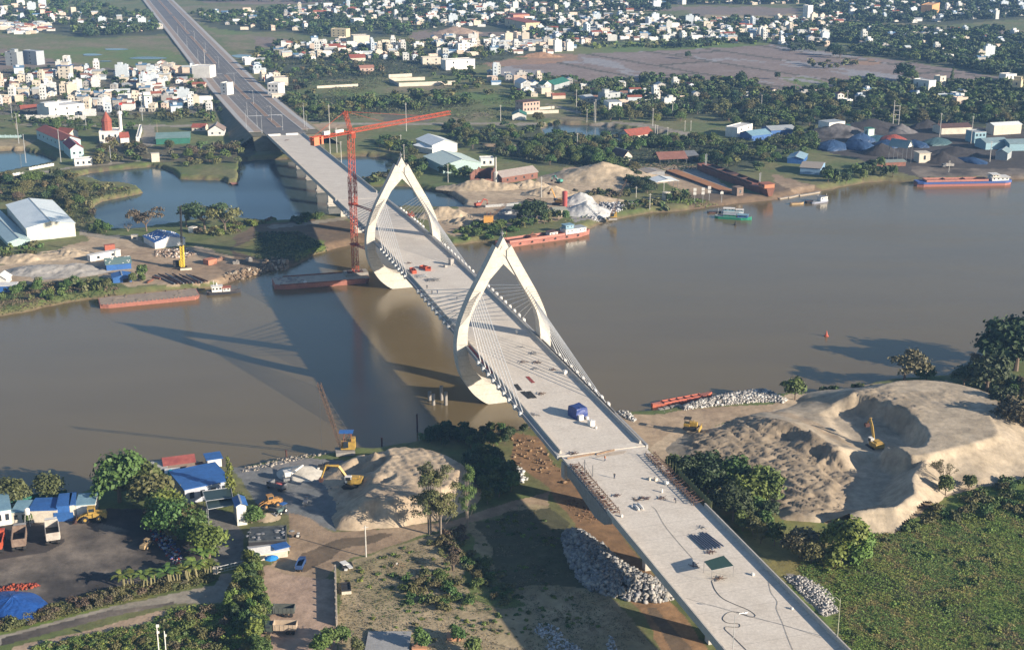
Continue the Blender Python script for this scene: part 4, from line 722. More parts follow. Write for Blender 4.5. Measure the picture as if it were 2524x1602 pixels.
curve('hose',[(2,3,1860,870),(2,3,1890,950),(2,3,1960,1030),(2,3,2070,1085),(2,3,2200,1140),(2,3,2265,1190),(2,3,2220,1205),(2,3,2100,1160),(2,3,2010,1165),(2,3,1962,1220),(2,3,2010,1260),(2,3,2110,1268),(2,3,2110,1300),(2,3,2000,1295),(2,3,1985,1320),(2,3,2060,1390),(2,3,2130,1460),(2,3,2200,1530)],.055,mat('hose_dark',(.07,.065,.06),.8),'black hose winding in loops below the green canopy','hose')
curve('cable_shadow_line',[(2,3,1300,180),(2,3,1345,215),(2,3,1420,350),(2,3,1540,500),(2,3,1690,670)],.03,mat('hose_dark',(0,0,0)),'thin black cable running straight along the approach to the canopy','cable')
curve('cable_shadow_line',[(3,3,40,880),(3,3,65,980),(3,3,120,1060),(3,3,115,1130),(3,3,170,1260),(3,3,220,1400),(3,3,270,1520)],.03,mat('hose_dark',(0,0,0)),'thin black cable wandering down the right side of the approach','cable')
curve('cable_shadow_line',[(2,3,1630,1035),(2,3,1900,1110),(2,3,2200,1200),(3,3,180,1280),(3,3,540,1400)],.02,mat('hose_dark',(0,0,0)),'faint dark line crossing the deck between the two lamp posts','cable')  # cast shadow of the right lamp post, drawn as a thin dark tube
for a,b_,lab in(((1398,1131),(1466,1119),'left timber beam in the gap at the joint'),((1470,1121),(1514,1110),'right timber beam in the gap at the joint')):
 p0,p1=Vector(DK(*a)),Vector(DK(*b_));mb=MB();mb.tube((0,0,.15),tuple(p1-p0+Vector((0,0,.15))),.32,.32,4);o=mb.build('timber_beam',wood_m);o.location=p0;tag(o,lab,'beam')
o=flat_mat([(1468,1125),(1512,1113),(1545,1110),(1538,1117),(1515,1121),(1470,1127)],mat('sand_spill',(.50,.42,.33),.9,(.42,.34,.26),1.5),'strip of spilled sand along the expansion joint',.03);o.name='sand_spill';o['category']='sand'
def formwork(s0,s1,r0,r1,lab):
 t=thing('formwork',B((s0+s1)/2,(r0+r1)/2,zd(s0)),0,lab,'formwork');C0=Vector(t.location)
 mbs={k:MB()for k in('frame','board','post')}
 for s in np.arange(s0,s1,1.5):
  z=zd(s);a=Vector(B(s,r0,z))-C0;b=Vector(B(s,r1,z))-C0
  for p,h in((a,random.uniform(1.2,2.)),(b,random.uniform(.9,1.6))):mbs['post'].tube(p,p+Vector((random.uniform(-.2,.2),random.uniform(-.2,.2),h)),.09)
  mbs['frame'].tube(a+Vector((0,0,.9)),b+Vector((0,0,random.uniform(.5,1.1))),.1);mbs['frame'].tube(a+Vector((0,0,.1)),b+Vector((0,0,random.uniform(.8,1.4))),.07)
  if random.random()<.7:mbs['board'].box(tuple((a+b)/2+Vector((0,0,random.uniform(.2,.9)))),(random.uniform(.6,1.2),random.uniform(.3,1.0),random.uniform(.1,.5)),BANG+random.uniform(-.4,.4))
 for r in(r0,r1):mbs['frame'].tube(Vector(B(s0,r,zd(s0)+.9))-C0,Vector(B(s1,r,zd(s1)+.9))-C0,.09)
 mbs['frame'].build('frame',form_m,t);mbs['board'].build('board',rustdk_m,t);mbs['post'].build('post',form_m,t)
 return t
formwork(312,344,-13.2,-10.4,'rusty formwork cage along the left edge of the near approach')
f2=formwork(311,345,10.6,13.3,'rusty formwork cage along the right edge of the near approach')
mb=MB()
for s in np.arange(308,340,2.):mb.tube(Vector(B(s,14.6,zd(s)))-Vector(f2.location),Vector(B(s,14.6,zd(s)+2.2))-Vector(f2.location),.05)
mb.quad(*[Vector(B(s,14.6,zd(s)+h))-Vector(f2.location)for s,h in((308,0),(330,0),(330,1.9),(308,1.9))]);mb.build('safety_net',mat('net_olive',(.16,.18,.08),.8),f2)
mb=MB();x0=Vector(B(345.5,-11,zd(345)));mb.tube((0,0,0),(0,0,4.4),.12);mb.tube((2.2,-1.6,0),(2.2,-1.6,3.4),.12);mb.tube((0,0,4),(2.2,-1.6,0),.04);mb.tube((0,0,4),(-2.2,.6,0),.04);o=mb.build('steel_posts',steel_m);o.location=B(338,-10.8,zd(338));tag(o,'pair of tall dark posts with stays at the left formwork cage','posts')
rp=thing('work_platform',DKT(1,1,1440,505),BANG,'small red work platform on the far right barrier beside the far pylon','platform')
mb=MB();mb.box((0,0,.8),(5,2.2,.2));mb.build('floor',red_m,rp);mb=MB()
for a in(-2.4,0,2.4):
 for b in(-1,1):mb.tube((a,b,0),(a,b,2.4),.09)
for b in(-1,1):mb.tube((-2.4,b,2.3),(2.4,b,2.3),.08);mb.tube((-2.4,b,1.6),(2.4,b,1.6),.08)
mb.build('rail',red_m,rp)
def lamp_post(loc,rz,h,lab,group,m=galv_m,arm=2.6,r=.11,head=True):
 t=thing('street_lamp',loc,rz,lab,'street lamp',group)
 mb=MB();mb.tube((0,0,0),(0,0,h),r,r*.55,8);mb.box((0,0,.2),(.45,.45,.4));mb.build('pole',m,t)
 mb=MB();mb.tube((0,0,h-.8),(arm*.45,0,h+.15),r*.45);mb.tube((arm*.45,0,h+.15),(arm,0,h+.1),r*.4);mb.build('arm',m,t)
 mb=MB();mb.box((arm+.45,0,h+.08),(1.1,.4,.16),0,.7);mb.build('lamp_head',m,t);return t
x,y,z=DK(2063.5,1577);lamp_post((x,y,z),math.pi*.93,10.5,'tall pale street lamp outside the right parapet in the lower right of the photo','lamps of the near approach',mat('lamp_pole_pale',(.42,.42,.30),.6),2.2)
x,y,z=DK(1806,1612);lamp_post((x,y,z),.45,9.6,'grey street lamp at the left parapet, its dark head over the hose','lamps of the near approach',galv_m,2.4)
def person(p,rz,pose,top,legs,hat,lab,deck=True,z=2.7):
 loc=DK(*p)if deck else W(*p,z)
 J={'hip':(0,0,.92),'chest':(0.02,0,1.32),'neck':(.03,0,1.5),'kl':(0,.11,.5),'kr':(0,-.11,.5),'fl':(0,.13,.06),'fr':(0,-.13,.06),'tl':(.16,.13,.03),'tr':(.16,-.13,.03),'sl':(0.02,.2,1.4),'sr':(0.02,-.2,1.4),'el':(0,.27,1.12),'er':(0,-.27,1.12),'hl':(.1,.26,.88),'hr':(.1,-.26,.88)}
 if pose=='walk':J.update(kl=(.16,.1,.52),fl=(.22,.1,.06),tl=(.38,.1,.05),kr=(-.06,-.1,.5),fr=(-.24,-.1,.1),tr=(-.1,-.1,.05),hl=(-.1,.27,.9),hr=(.25,-.27,.95))
 if pose=='bend':J.update(chest=(.35,0,1.15),neck=(.5,0,1.2),sl=(.36,.2,1.18),sr=(.36,-.2,1.18),el=(.5,.24,.9),er=(.5,-.24,.9),hl=(.55,.2,.62),hr=(.55,-.2,.62))
 keys=list(J);E_=[('hip','chest'),('chest','neck'),('hip','kl'),('kl','fl'),('fl','tl'),('hip','kr'),('kr','fr'),('fr','tr'),('chest','sl'),('sl','el'),('el','hl'),('chest','sr'),('sr','er'),('er','hr')]
 rad=dict(hip=.155,chest=.17,neck=.06,kl=.075,kr=.075,fl=.05,fr=.05,tl=.045,tr=.045,sl=.07,sr=.07,el=.048,er=.048,hl=.035,hr=.035)
 me=bpy.data.meshes.new('body');me.from_pydata([J[k]for k in keys],[(keys.index(a),keys.index(b))for a,b in E_],[]);o=link(bpy.data.objects.new('person',me))
 sm=o.modifiers.new('s','SKIN');
 for i,k in enumerate(keys):me.skin_vertices[0].data[i].radius=(rad[k],rad[k])
 me.skin_vertices[0].data[0].use_root=True
 dg=bpy.context.evaluated_depsgraph_get();m2=bpy.data.meshes.new_from_object(o.evaluated_get(dg));o.modifiers.clear();o.data=m2;m2.materials.clear()
 for m in(top,legs,skin_m):m2.materials.append(m)
 for pl in m2.polygons:
  zc=pl.center.z;pl.material_index=1 if zc<.93 and abs(pl.center.y)<.2 else(2 if(zc>1.46 and abs(pl.center.y)<.1)or(abs(pl.center.y)>.2 and zc<.95)else 0)
 o.location=loc;o.rotation_euler[2]=rz;tag(o,lab,'person','workers on the site')
 nk=J['neck'];mb=MB();mb.blob((nk[0]+.03,0,nk[2]+.14),(.095,.08,.125),8,0);mb.build('head',skin_m,o,True)
 mb=MB();mb.blob((nk[0]+.02,0,nk[2]+.2),(.13,.12,.09),8,0);mb.build('helmet' if hat!=skin_m else 'hair',hat if hat!=skin_m else black_m,o,True)
 return o
person(T(2,2,957,1424),1.2,'stand',cloth_gr,cloth_bl,helmet_m,'person in dark clothes standing alone in the middle of the near approach')
person(T(2,2,868,1262),.4,'walk',cloth_or,cloth_bl,helmet_m,'person in an orange top walking just below the expansion joint')
person(T(2,3,1527,146),2.5,'bend',cloth_bl,cloth_gr,cloth_bl,'person bending over near the right parapet of the approach')
person(T(2,3,1685,742),0.,'stand',cloth_bl,cloth_bl,helmet_m,'person in navy at the left edge of the green canopy')
person(T(1,1,1590,1172),1.,'stand',cloth_bl,cloth_gr,helmet_m,'person standing by the grey rods between the pylons')
person(T(1,1,1637,1222),2.,'walk',cloth_gr,cloth_bl,cloth_or,'left one of two people side by side on the deck before the near pylon')
person(T(1,1,1686,1216),2.4,'stand',cloth_bl,cloth_bl,helmet_m,'right one of two people side by side on the deck before the near pylon')
person(T(1,1,1868,1280),3.,'stand',cloth_bl,cloth_gr,helmet_m,'person alone on the shadowed stripes behind the near pylon leg')
person(T(1,1,1542,1215),3.,'bend',cloth_gr,cloth_bl,helmet_m,'person leaning over the left edge beam between the pylons')
person(T(3,1,0,0),0,'stand',cloth_bl,cloth_gr,helmet_m,'x')if False else None
#  BOATS AND SHIPS
def ZM(x0,y0,sc_):return lambda x,y:(x0+x/sc_,y0+y/sc_)
ZA,ZB,ZC,ZD=ZM(1120,380,5.457),ZM(1500,340,5.093),ZM(1900,280,6.02),ZM(560,1050,6.02)
ZE,ZF=ZM(240,1080,6.02),ZM(0,1180,6.02)
def frame(pn0,pn1,z,side=None):
 a,b=Vector(W(*pn0,z)),Vector(W(*pn1,z));d=b-a;return a,b,math.atan2(d.y,d.x),d.length
def hull_rings(L,w,zt,zb=-.6,bow=.18,stern=.08,bw=.25,sw=.7,sheer=.3):
 R=[]
 for x in(0,stern*.5,stern,.3,.5,.7,1-bow,1-bow*.55,1-bow*.2,1):
  f=1.
  if x<stern:f=sw+(1-sw)*(x/stern)
  if x>1-bow:f=bw+(1-bw)*(1-((x-1+bow)/bow)**1.6)
  b=.82 if x<1-bow else .82-.4*(x-1+bow)/bow;sh=sheer*max(0,(x-.75)/.25)**2+sheer*.5*max(0,(.2-x)/.2)**2;X=(x-.5)*L
  R.append([(X,-w/2*f,zt+sh),(X,-w/2*f*b,zb),(X,w/2*f*b,zb),(X,w/2*f,zt+sh)])
 return R
def vessel(name,pn0,pn1,z,w,lab,cat,hm,dm=None,open_=0,flip=False,**k):
 a,b,an,L=frame(pn0,pn1,z);n=Vector((-math.sin(an),math.cos(an),0))
 if n.y<0:n=-n
 c=(a+b)/2+n*w/2;t=thing(name,(c.x,c.y,0),an+(math.pi if flip else 0),lab,cat)
 R=hull_rings(L,w,z,**k);mb=MB();mb.rings(R);mb.build('hull',hm,t)
 if dm:
  mb=MB();mb.rings([[(x*.985,y*.94,zz+.04)for x,y,zz in(r[0],r[3])]+[(x*.985,y*.94,zz-.1)for x,y,zz in(r[3],r[0])]for r in R]);mb.build('deck',dm,t)
 return t,L
def cabin(t,x,w,l,h,z,wm,rm,nwin=3,name='cabin',over=.4):
 mb=MB();mb.box((x,0,z+h/2),(l,w,h));c=mb.build(name,wm,t)
 mb=MB();mb.box((x,0,z+h+.08),(l+over*2,w+over*2,.16));mb.build('roof',rm,c)
 for sy in(-1,1):
  for i in range(nwin):
   mb=MB();mb.box((x-l/2+(i+.5)*l/nwin,sy*(w/2+.02),z+h*.62),(min(.9,l/nwin*.55),.06,h*.32));mb.build('window',glass_m,c)
 return c
t,L=vessel('flat_barge',T(0,1,930,1330),T(0,1,1855,1240),1.9,13.5,'flat dusty barge with red sides moored at the left bank','barge',hull_m,mat('barge_deck',(.34,.27,.20),.9,(.24,.19,.15),3.),bow=.05,stern=.08,bw=.85,sw=.8,sheer=.2)
mb=MB()
for k in range(26):mb.box((-L/2+1.5+k*(L-3)/25,-6.4,2.1),(.25,.3,.5))
mb.build('bulwark',hull_m,t)
mb=MB()
for k in range(9):mb.blob((random.uniform(-L/2.3,L/2.4),random.uniform(-4,5),1.95),(random.uniform(.8,3),random.uniform(.5,1.5),.25))
mb.build('silt',mat('silt',(.28,.22,.16),.95,(.2,.16,.12),2.),t)
for k in range(5):
 mb=MB();mb.tube((-L/2+3+k*9,6.1,1.9),(-L/2+3+k*9,6.1,2.6),.25);mb.build('bollard',rustdk_m,t)
t,L=vessel('long_barge',T(1,1,180,1150),T(1,1,1060,1085),2.3,15,'long sand-covered barge lying under the red tower crane','barge',hull_m,mat('barge_sand',(.52,.45,.36),.9,(.40,.34,.27),4.),bow=.05,stern=.10,bw=.9,sw=.75,sheer=.5)
mb=MB()
for k in range(22):mb.blob((-L/2+random.uniform(2,14),random.uniform(-5,6),2.5),(random.uniform(.3,1.1),random.uniform(.3,.8),.4))
mb.build('rubble',stone_m,t)
mb=MB();mb.box((0,-7.3,2.6),(L*.9,.3,.5));mb.box((2,7.2,2.6),(L*.85,.3,.6));mb.build('bulwark',rust_m,t)
mb=MB();mb.lathe([(0,0),(.8,.1),(.9,.5),(.3,.8),(0,.9)],(-8,-5,2.3));mb.build('tank',white_m,t)
mb=MB()
for x in(14,17,19.5):mb.box((x,1,3.4),(2,3,2.2));mb.tube((x,0,4),(x+.5,1,6),.15)
mb.build('winch',rustdk_m,t)
t,L=vessel('tug_boat',T(0,1,1915,1215),T(0,1,2235,1195),1.2,4.6,'small tug with a white cabin and red roof behind the flat barge','boat',mat('hull_black',(.03,.03,.035),.7),mat('tug_deck',(.12,.10,.09),.9),bow=.3,bw=.1,sheer=.6)
cabin(t,-3.0,3.2,4.6,2.5,1.2,white_m,white_m,3);cabin(t,1.3,3.0,3.4,1.7,1.2,white_m,orange_m,2)
mb=MB();mb.tube((-4.4,0,3.6),(-4.4,0,6.4),.1);mb.tube((-3,.8,3.8),(-3,.8,5),.3);mb.build('mast',white_m,t)
vessel('flat_barge',T(0,1,1850,840),T(0,1,2095,850),1.2,5.5,'short rusty pontoon barge behind the steel pipes','barge',rust_m,mat('pontoon_deck',(.26,.2,.16),.9),bow=.05,stern=.05,bw=.9,sw=.9)
vessel('small_boat',T(0,1,2145,205),T(0,1,2215,200),.7,4.5,'small brown boat in the pond behind the left bank','boat',rustdk_m,hull_m,bow=.3,bw=.2)
t,L=vessel('cargo_ship',ZA(640,1225),ZA(1870,1050),2.0,9.5,'red cargo ship with a pale wheelhouse moored beyond the near pylon','ship',mat('ship_red',(.44,.185,.14),.7,(.34,.15,.12),4.),mat('ship_deck',(.42,.15,.11),.8,(.30,.11,.08),2.),bow=.16,bw=.25,stern=.1,sw=.6,sheer=.9)
mb=MB()
for a in(-1,1):mb.box((-6,a*3.5,2.7),(34,.3,1.3))
for a in(-23,-9,11):mb.box((a,0,2.7),(.3,6.7,1.3))
mb.build('hatch_coaming',hull_m,t)
mb=MB();mb.box((-16,0,2.3),(13.6,6.6,.12));mb.box((2,0,2.3),(17.6,6.6,.12));mb.build('hold',rustdk_m,t)
cabin(t,18.5,6.0,13,2.6,2.2,white_m,tin_m,5,'wheelhouse');cabin(t,15,4.2,5,2.0,4.9,ltblue_m,ltblue_m,2,'bridge_deck');cabin(t,5,4,5,2.2,2.1,white_m,tiledk_m,2,'deckhouse')
mb=MB();mb.tube((-10,1,2),(-6,1,5),.25);mb.box((-7,0,3),(4,3,1.6));mb.tube((-23,0,2),(-23,0,8),.12);mb.build('winch',rust_m,t)
mb=MB()
for k in range(7):mb.tube((-L/2+4+k*7.2,-4.95,1.5),(-L/2+4+k*7.2,-4.7,1.5),.55,.55,8)
mb.build('tyre_fenders',black_m,t)
t,L=vessel('cargo_ship',T(3,1,1430,195),T(3,1,2310,180),2.6,10,'long cargo ship with a blue topside and red bottom at the coal quay','ship',mat('ship_red2',(.42,.17,.14),.7),mat('ship_deck_blue',(.17,.18,.30),.8,(.2,.17,.25),3.),bow=.08,bw=.5,stern=.06,sw=.7,sheer=.6)
mb=MB();R=hull_rings(L,10.2,2.7,1.75,.08,.06,.5,.7,.6);mb.rings([[(x,y*1.005,z)for x,y,z in r]for r in[[(p[0][0],p[0][1],p[0][2]),(p[0][0],p[0][1]*.995,1.75),(p[3][0],p[3][1]*.995,1.75),p[3]]for p in R]]);mb.build('topside_band',mat('ship_blue',(.05,.10,.30),.7),t)
mb=MB()
for a in(-1,1):mb.box((-5,a*3.6,3.5),(40,.3,1.3))
for a in(-25,-12,1,15):mb.box((a,0,3.5),(.4,7,1.2))
mb.build('hatch_coaming',hull_m,t);mb=MB();mb.box((-5,0,3.0),(39.5,6.9,.1));mb.build('hold',coal := rustdk_m,t)
cabin(t,23,7.0,11,2.4,2.7,white_m,white_m,4,'wheelhouse',.8);cabin(t,20,6,4,1.5,5.2,offw_m,white_m,2,'bridge_deck',.8)
t,L=vessel('river_boat',ZB(1330,985),ZB(1790,1015),1.4,5,'green-and-blue river boat with a narrow bow off the muddy shore','boat',mat('boat_green',(.02,.26,.16),.6),mat('boat_deck',(.25,.27,.28),.8),bow=.28,bw=.1,stern=.1,sheer=.7)
cabin(t,5.4,3.6,5.6,1.4,1.4,blue_m,ltblue_m,2);cabin(t,-2,3.6,7,1.2,1.4,mat('boat_green',(0,0,0)),tin_m,3)
mb=MB();mb.tube((-9,0,1.4),(-8.6,0,6),.12);mb.tube((-4,0,2.5),(-2.6,0,6),.1);mb.build('mast',galv_m,t)
t,L=vessel('river_boat',ZB(1420,925),ZB(1695,935),1.5,4.2,'pale-roofed boat moored just behind the green-and-blue one','boat',mat('boat_grey',(.3,.35,.4),.6),white_m,bow=.2,bw=.3)
cabin(t,-2,3.2,6,1.6,1.5,ltblue_m,white_m,3);cabin(t,4,2.8,4,1.0,1.5,ltblue_m,white_m,2)
vessel('small_boat',ZB(1250,935),ZB(1420,930),.7,2.2,'thin dark rowing boat on the mud left of the green-and-blue boat','boat',rustdk_m,black_m,bow=.3,bw=.1)
t,L=vessel('river_boat',ZC(630,1325),ZC(885,1290),.9,4.5,'river boat with a bright white cabin at the right-hand slipway','boat',mat('boat_lilac',(.30,.32,.40),.6),mat('boat_deck',(0,0,0)),bow=.25,bw=.2)
cabin(t,2.2,3.4,5.2,2.5,.9,white_m,steel_m,2);mb=MB();mb.tube((5.4,0,1),(5.4,0,4.8),.1);mb.tube((-.5,1,1),(-.5,1,5),.1);mb.build('mast',white_m,t)
vessel('small_boat',ZC(530,1310),ZC(640,1305),1.3,3.2,'black boat stern between the wooden boat and the white cabin boat','boat',black_m,rustdk_m,bow=.2,bw=.5)
t,L=vessel('wooden_boat',ZC(300,1335),ZC(500,1325),.9,2.6,'open wooden boat with a yellowish side near the slipway','boat',mat('boat_wood',(.42,.30,.16),.8),wood_m,bow=.3,bw=.1)
for q0,q1,l in(((140,1262),(270,1240),'left grey pontoon on the mud by the slipway'),((275,1245),(440,1205),'long bleached pontoon on the mud by the slipway'),((440,1215),(740,1165),'narrow plank jetty behind the white cabin boat')):vessel('pontoon',ZC(*q0),ZC(*q1),.6,2.0,l,'pontoon',mat('bleached_wood',(.38,.33,.27),.9),bow=.05,bw=.9)
t,L=vessel('barge_boat',T(2,2,1335,760),T(2,2,1890,655),1.0,4.4,'long orange-red boat moored at the white rubble shore','boat',mat('boat_orange',(.50,.13,.07),.7,(.38,.11,.07),2.),mat('boat_orange_deck',(.46,.17,.12),.8,(.34,.12,.09),2.),bow=.3,bw=.15,stern=.3,sw=.3,sheer=.7)
mb=MB()
for a in(-1,1):mb.box((0,a*1.3,1.2),(17,.15,.4))
for k in range(6):mb.box((-8+k*3.2,0,1.2),(.15,2.6,.4))
mb.build('thwart',mat('boat_orange',(0,0,0)),t)
for k,q in enumerate([(1390,790),(1440,775),(1500,765),(1550,755),(1420,820),(1480,805),(1540,790)]):
 x,y,z=W(*T(2,2,*q),2.);mb=MB();mb.box((0,0,.9),(1.9,1.7,1.9));mb.box((0,0,1.9),(.3,.3,.12));mb.box((.98,0,1.0),(.05,.9,.7));o=mb.build('concrete_block',conc_dk);o.location=(x,y,.6+(1.8 if k in(9,)else 0));o.rotation_euler[2]=.35
 tag(o,('leftmost','second-from-left','third-from-left','rightmost')[k if k<4 else k-4]+(' grey concrete cube, back row, by the orange-red boat' if k<4 else ' grey concrete cube, front row, by the orange-red boat'),'block','concrete cubes by the orange boat')
def buoy(p,col,lab,h=1.6):
 x,y,z=W(*p,0);t=thing('buoy',(x,y,0),0,lab,'buoy');mb=MB();mb.lathe([(0,-.4),(.9,-.3),(1.0,.2),(.8,.5),(0,.6)]);mb.build('float',col,t);mb=MB();mb.lathe([(.55,.5),(.3,h),(.1,h+.8),(0,h+.9)],k=8);mb.build('mast',col,t)
buoy(T(3,2,575,108),red_m,'lone red buoy out on the right half of the river');buoy(ZB(1590,1095),black_m,'dark buoy in front of the green-and-blue boat')
t,L=vessel('unfinished_ship',ZB(1075,330),ZB(1950,655),6.3,9.5,'big rusty unfinished ship hull standing on the slipway','ship',mat('hull_rust_dark',(.12,.05,.035),.85,(.20,.08,.05),4.),mat('deck_rust',(.33,.12,.07),.85,(.24,.09,.06),4.),bow=.12,bw=.6,stern=.1,sw=.6,sheer=.5,zb=2.)
mb=MB()
for a in(-1,1):mb.box((-4,a*3.4,6.9),(L*.72,.3,1.4))
for x in(-18,-2,12):mb.box((x,0,6.9),(6 if x==-2 else .4,6.8,1.4))
mb.build('hatch_coaming',rustdk_m,t)
for x in(-L*.28,L*.05):
 mb=MB();mb.box((x,0,6.45),(L*.22,6.5,.1));mb.build('hold',dark_m,t)
c=cabin(t,L/2-5,7,7,2.8,6.3,mat('cabin_rust',(.40,.17,.09),.8),mat('deck_rust',(0,0,0)),4,'wheelhouse')
for x,y in((-L/2+6,1),(-L/2+8,-1),(L/2-14,1),(L/2-12,-1)):
 mb=MB();mb.tube((x,y,6),(x,y,14),.2);mb.build('mast',galv_m,t)
a,b,an,L=frame(ZB(730,415),ZB(1470,690),3.4);c=(a+b)/2;t=thing('hull_plates',(c.x,c.y,2.5),an,'long flat orange-brown steel bottom of a ship being built beside the rusty hull','ship section')
mb=MB();mb.box((0,3.2,1.2),(L,7.5,.5));mb.build('plating',mat('plate_orange',(.40,.19,.07),.85,(.30,.13,.06),6.),t);mb=MB()
for k in range(16):mb.box((-L/2+2+k*(L-4)/15,3.2,.5),(.5,6.5,1.0))
mb.box((0,-.5,.6),(L,.2,1.1));mb.build('blocking',rustdk_m,t)
for k,(q,z_)in enumerate((((1080,705),2),((1183,700),2),((1262,680),2))):
 x,y,z=W(*ZB(q[0]-2,q[1]+120),2.);t=thing('channel_sign',(x,y,1.8),-.1,'white double-square signboard on a post by the slipway, %s of three'%('leftmost','middle','rightmost')[k],'signboard');
 mb=MB();mb.tube((0,0,0),(0,0,9),.14);mb.build('post',galv_m,t)
 for zz in(8.6,6.3):mb=MB();mb.box((0,-.3,zz),(1.8,.15,1.8));mb.build('board',white_m,t)
x,y,z=W(*ZB(1418,800),2.4);t=thing('channel_sign',(x,y,1.8),0,'single white arrow-shaped signboard between the signs and the slipway','signboard');mb=MB();mb.tube((0,0,0),(0,0,7),.14);mb.build('post',galv_m,t);mb=MB();mb.rings([[(-.9,-.3,5),(-.9,-.15,5),(-.9,-.15,6.4),(-.9,-.3,6.4)],[(0,-.3,5.3),(0,-.15,5.3),(0,-.15,7),(0,-.3,7)],[(.9,-.3,5),(.9,-.15,5),(.9,-.15,6.4),(.9,-.3,6.4)]]);mb.build('board',white_m,t)
for k,(q,h)in enumerate((((1615,700),3.4),((1650,745),4.2),((1725,700),5.5),((1765,745),5.))):
 x,y,z=W(*T(1,2,*q),0);mb=MB();mb.lathe([(.62,-2),(.62,h-.6),(.66,h-.6),(.66,h),(.5,h+.03),(.45,h-.2)],k=10);o=mb.build('concrete_pile',conc_dk);o.location=(x,y,0)
 tag(o,('left back','left front','right back, tallest','right front')[k].capitalize()+' concrete pile of the four standing in the water by the near pylon','pile','piles by the near pylon')
for q,h,l in(((1500,995),6.5,'tall black steel pile standing alone in the water'),((287,1248),3.2,'dark mooring post on the rubble shore left of the old lattice crane'),((1172,1135),3.4,'dark mooring post above the sand mound')):
 x,y,z=W(*T(1,2,*q),0);mb=MB();mb.tube((0,0,-2),(0,0,h),.3,.28,8);mb.box((0,0,h),(.75,.75,.15));o=mb.build('steel_pile',rustdk_m);o.location=(x,y,0);tag(o,l,'pile')
#  CRANES
def lattice(mb,a,b,w,h,n,ch=.12,br=.07,up=Vector((0,0,1)),tri=False):
 a,b=Vector(a),Vector(b);d=(b-a).normalized();s=d.cross(up).normalized();u=s.cross(d)
 def P_(t,i,k=1.):q=a.lerp(b,t);ww=w*k;hh=h*k;return q+s*(ww/2*(-1,1,1,-1)[i])+u*(hh/2*(-1,-1,1,1)[i])if not tri else q+(s*(ww/2*(-1,1,0)[i])+u*(hh/2*(-1,-1,1)[i]))
 m=3 if tri else 4
 for i in range(m):mb.tube(P_(0,i),P_(1,i),ch,ch,4)
 for k in range(n):
  for i in range(m):
   j=(i+1)%m;mb.tube(P_(k/n,i),P_((k+1)/n,j),br,br,3);mb.tube(P_(k/n,i),P_(k/n,j),br,br,3)
   if not tri and k%2:mb.tube(P_(k/n,j),P_((k+1)/n,i),br,br,3)
def tower_crane():
 x,y,_=W(877,690,.0);t=thing('tower_crane',(x,y,0),0,'tall red lattice tower crane standing in the water beside the far pylon','crane')
 mb=MB();mb.box((0,1.,2.9),(11,6.5,2.2),BANG-1.57)
 for a,b in((-3.5,-1),(-3.5,3),(3.5,-1),(3.5,3),(0,-1.5),(0,3.2)):mb.tube((a,b,-2),(a,b,2),.5,.5,8)
 mb.build('pile_cap',conc_dk,t)
 H1=71.;mb=MB();lattice(mb,(0,0,4),(0,0,H1),2.4,2.4,26,.16,.075,Vector((math.cos(.5),math.sin(.5),0)));mb.build('mast',red_m,t)
 mb=MB();lattice(mb,(0,0,36),(0,0,50),3.2,3.2,4,.12,.08,Vector((math.cos(.5),math.sin(.5),0)));mb.build('climbing_cage',red_m,t)
 jd=Vector((43.7,53.5,0)).normalized();H2=H1+.5
 mb=MB();lattice(mb,Vector((0,0,H2))+jd*1.5,Vector((0,0,H2+.3))+jd*69,1.5,1.7,34,.11,.055);mb.build('jib',red_m,t)
 mb=MB();lattice(mb,Vector((0,0,H2-.3))-jd*2,Vector((0,0,H2-.3))-jd*25,2.0,1.2,10,.15,.09);cj=mb.build('counter_jib',red_m,t)
 mb=MB();q=Vector((0,0,H2-1.6))-jd*22.5;mb.box(tuple(q),(3.2,2.6,3.8),math.atan2(jd.y,jd.x));q=Vector((0,0,H2-1.6))-jd*19;mb.box(tuple(q),(1.2,2.6,3.4),math.atan2(jd.y,jd.x));mb.build('counterweight',mat('crane_orange',(.55,.18,.09),.7),cj)
 mb=MB();q=Vector((0,0,H2+1.1))-jd*15.5;mb.box(tuple(q),(3.5,1.6,1.8),math.atan2(jd.y,jd.x));q=Vector((0,0,H2+.9))-jd*7.5;mb.box(tuple(q),(5,1.2,1.4),math.atan2(jd.y,jd.x));mb.build('winch_house',white_m,cj)
 mb=MB();lattice(mb,(0,0,H2),Vector((0,0,H2+9.6))-jd*3.2,1.4,1.4,7,.13,.07,jd);mb.build('top_frame',red_m,t)
 tp=Vector((0,0,H2+9.4))-jd*3.2;mb=MB();mb.tube(tp,Vector((0,0,H2+.6))-jd*23,.09,.09,4);mb.tube(tp,Vector((0,0,H2+1))+jd*24,.05,.05,4);mb.tube(tp,Vector((0,0,H2+1))+jd*50,.05,.05,4);mb.build('tie_bar',red_m,t)
 mb=MB();q=Vector((1.5,-1.5,H1-1.4));mb.box(tuple(q),(1.7,1.7,2.2));mb.build('cab',red_m,t)
 mb=MB();mb.lathe([(1.9,H1-.6),(1.9,H1+.3),(1.2,H1+.5)],k=10);mb.build('slewing_ring',red_m,t)
 for zz in(37.,17.5):
  c1=Vector(B(PY[1],-14.5,zz))-Vector((x,y,0));mb=MB();o1=Vector((0,0,zz))
  mb.tube(o1+Vector((0,-1.2,0)),c1+Vector((0,-1.5,.5)),.22);mb.tube(o1+Vector((0,1.2,0)),c1+Vector((0,1.2,.5)),.22);mb.tube(o1,c1,.16);mb.box((0,0,zz),(3.6,3.6,.7),.5);mb.build('wall_tie',red_m,t)
tower_crane()
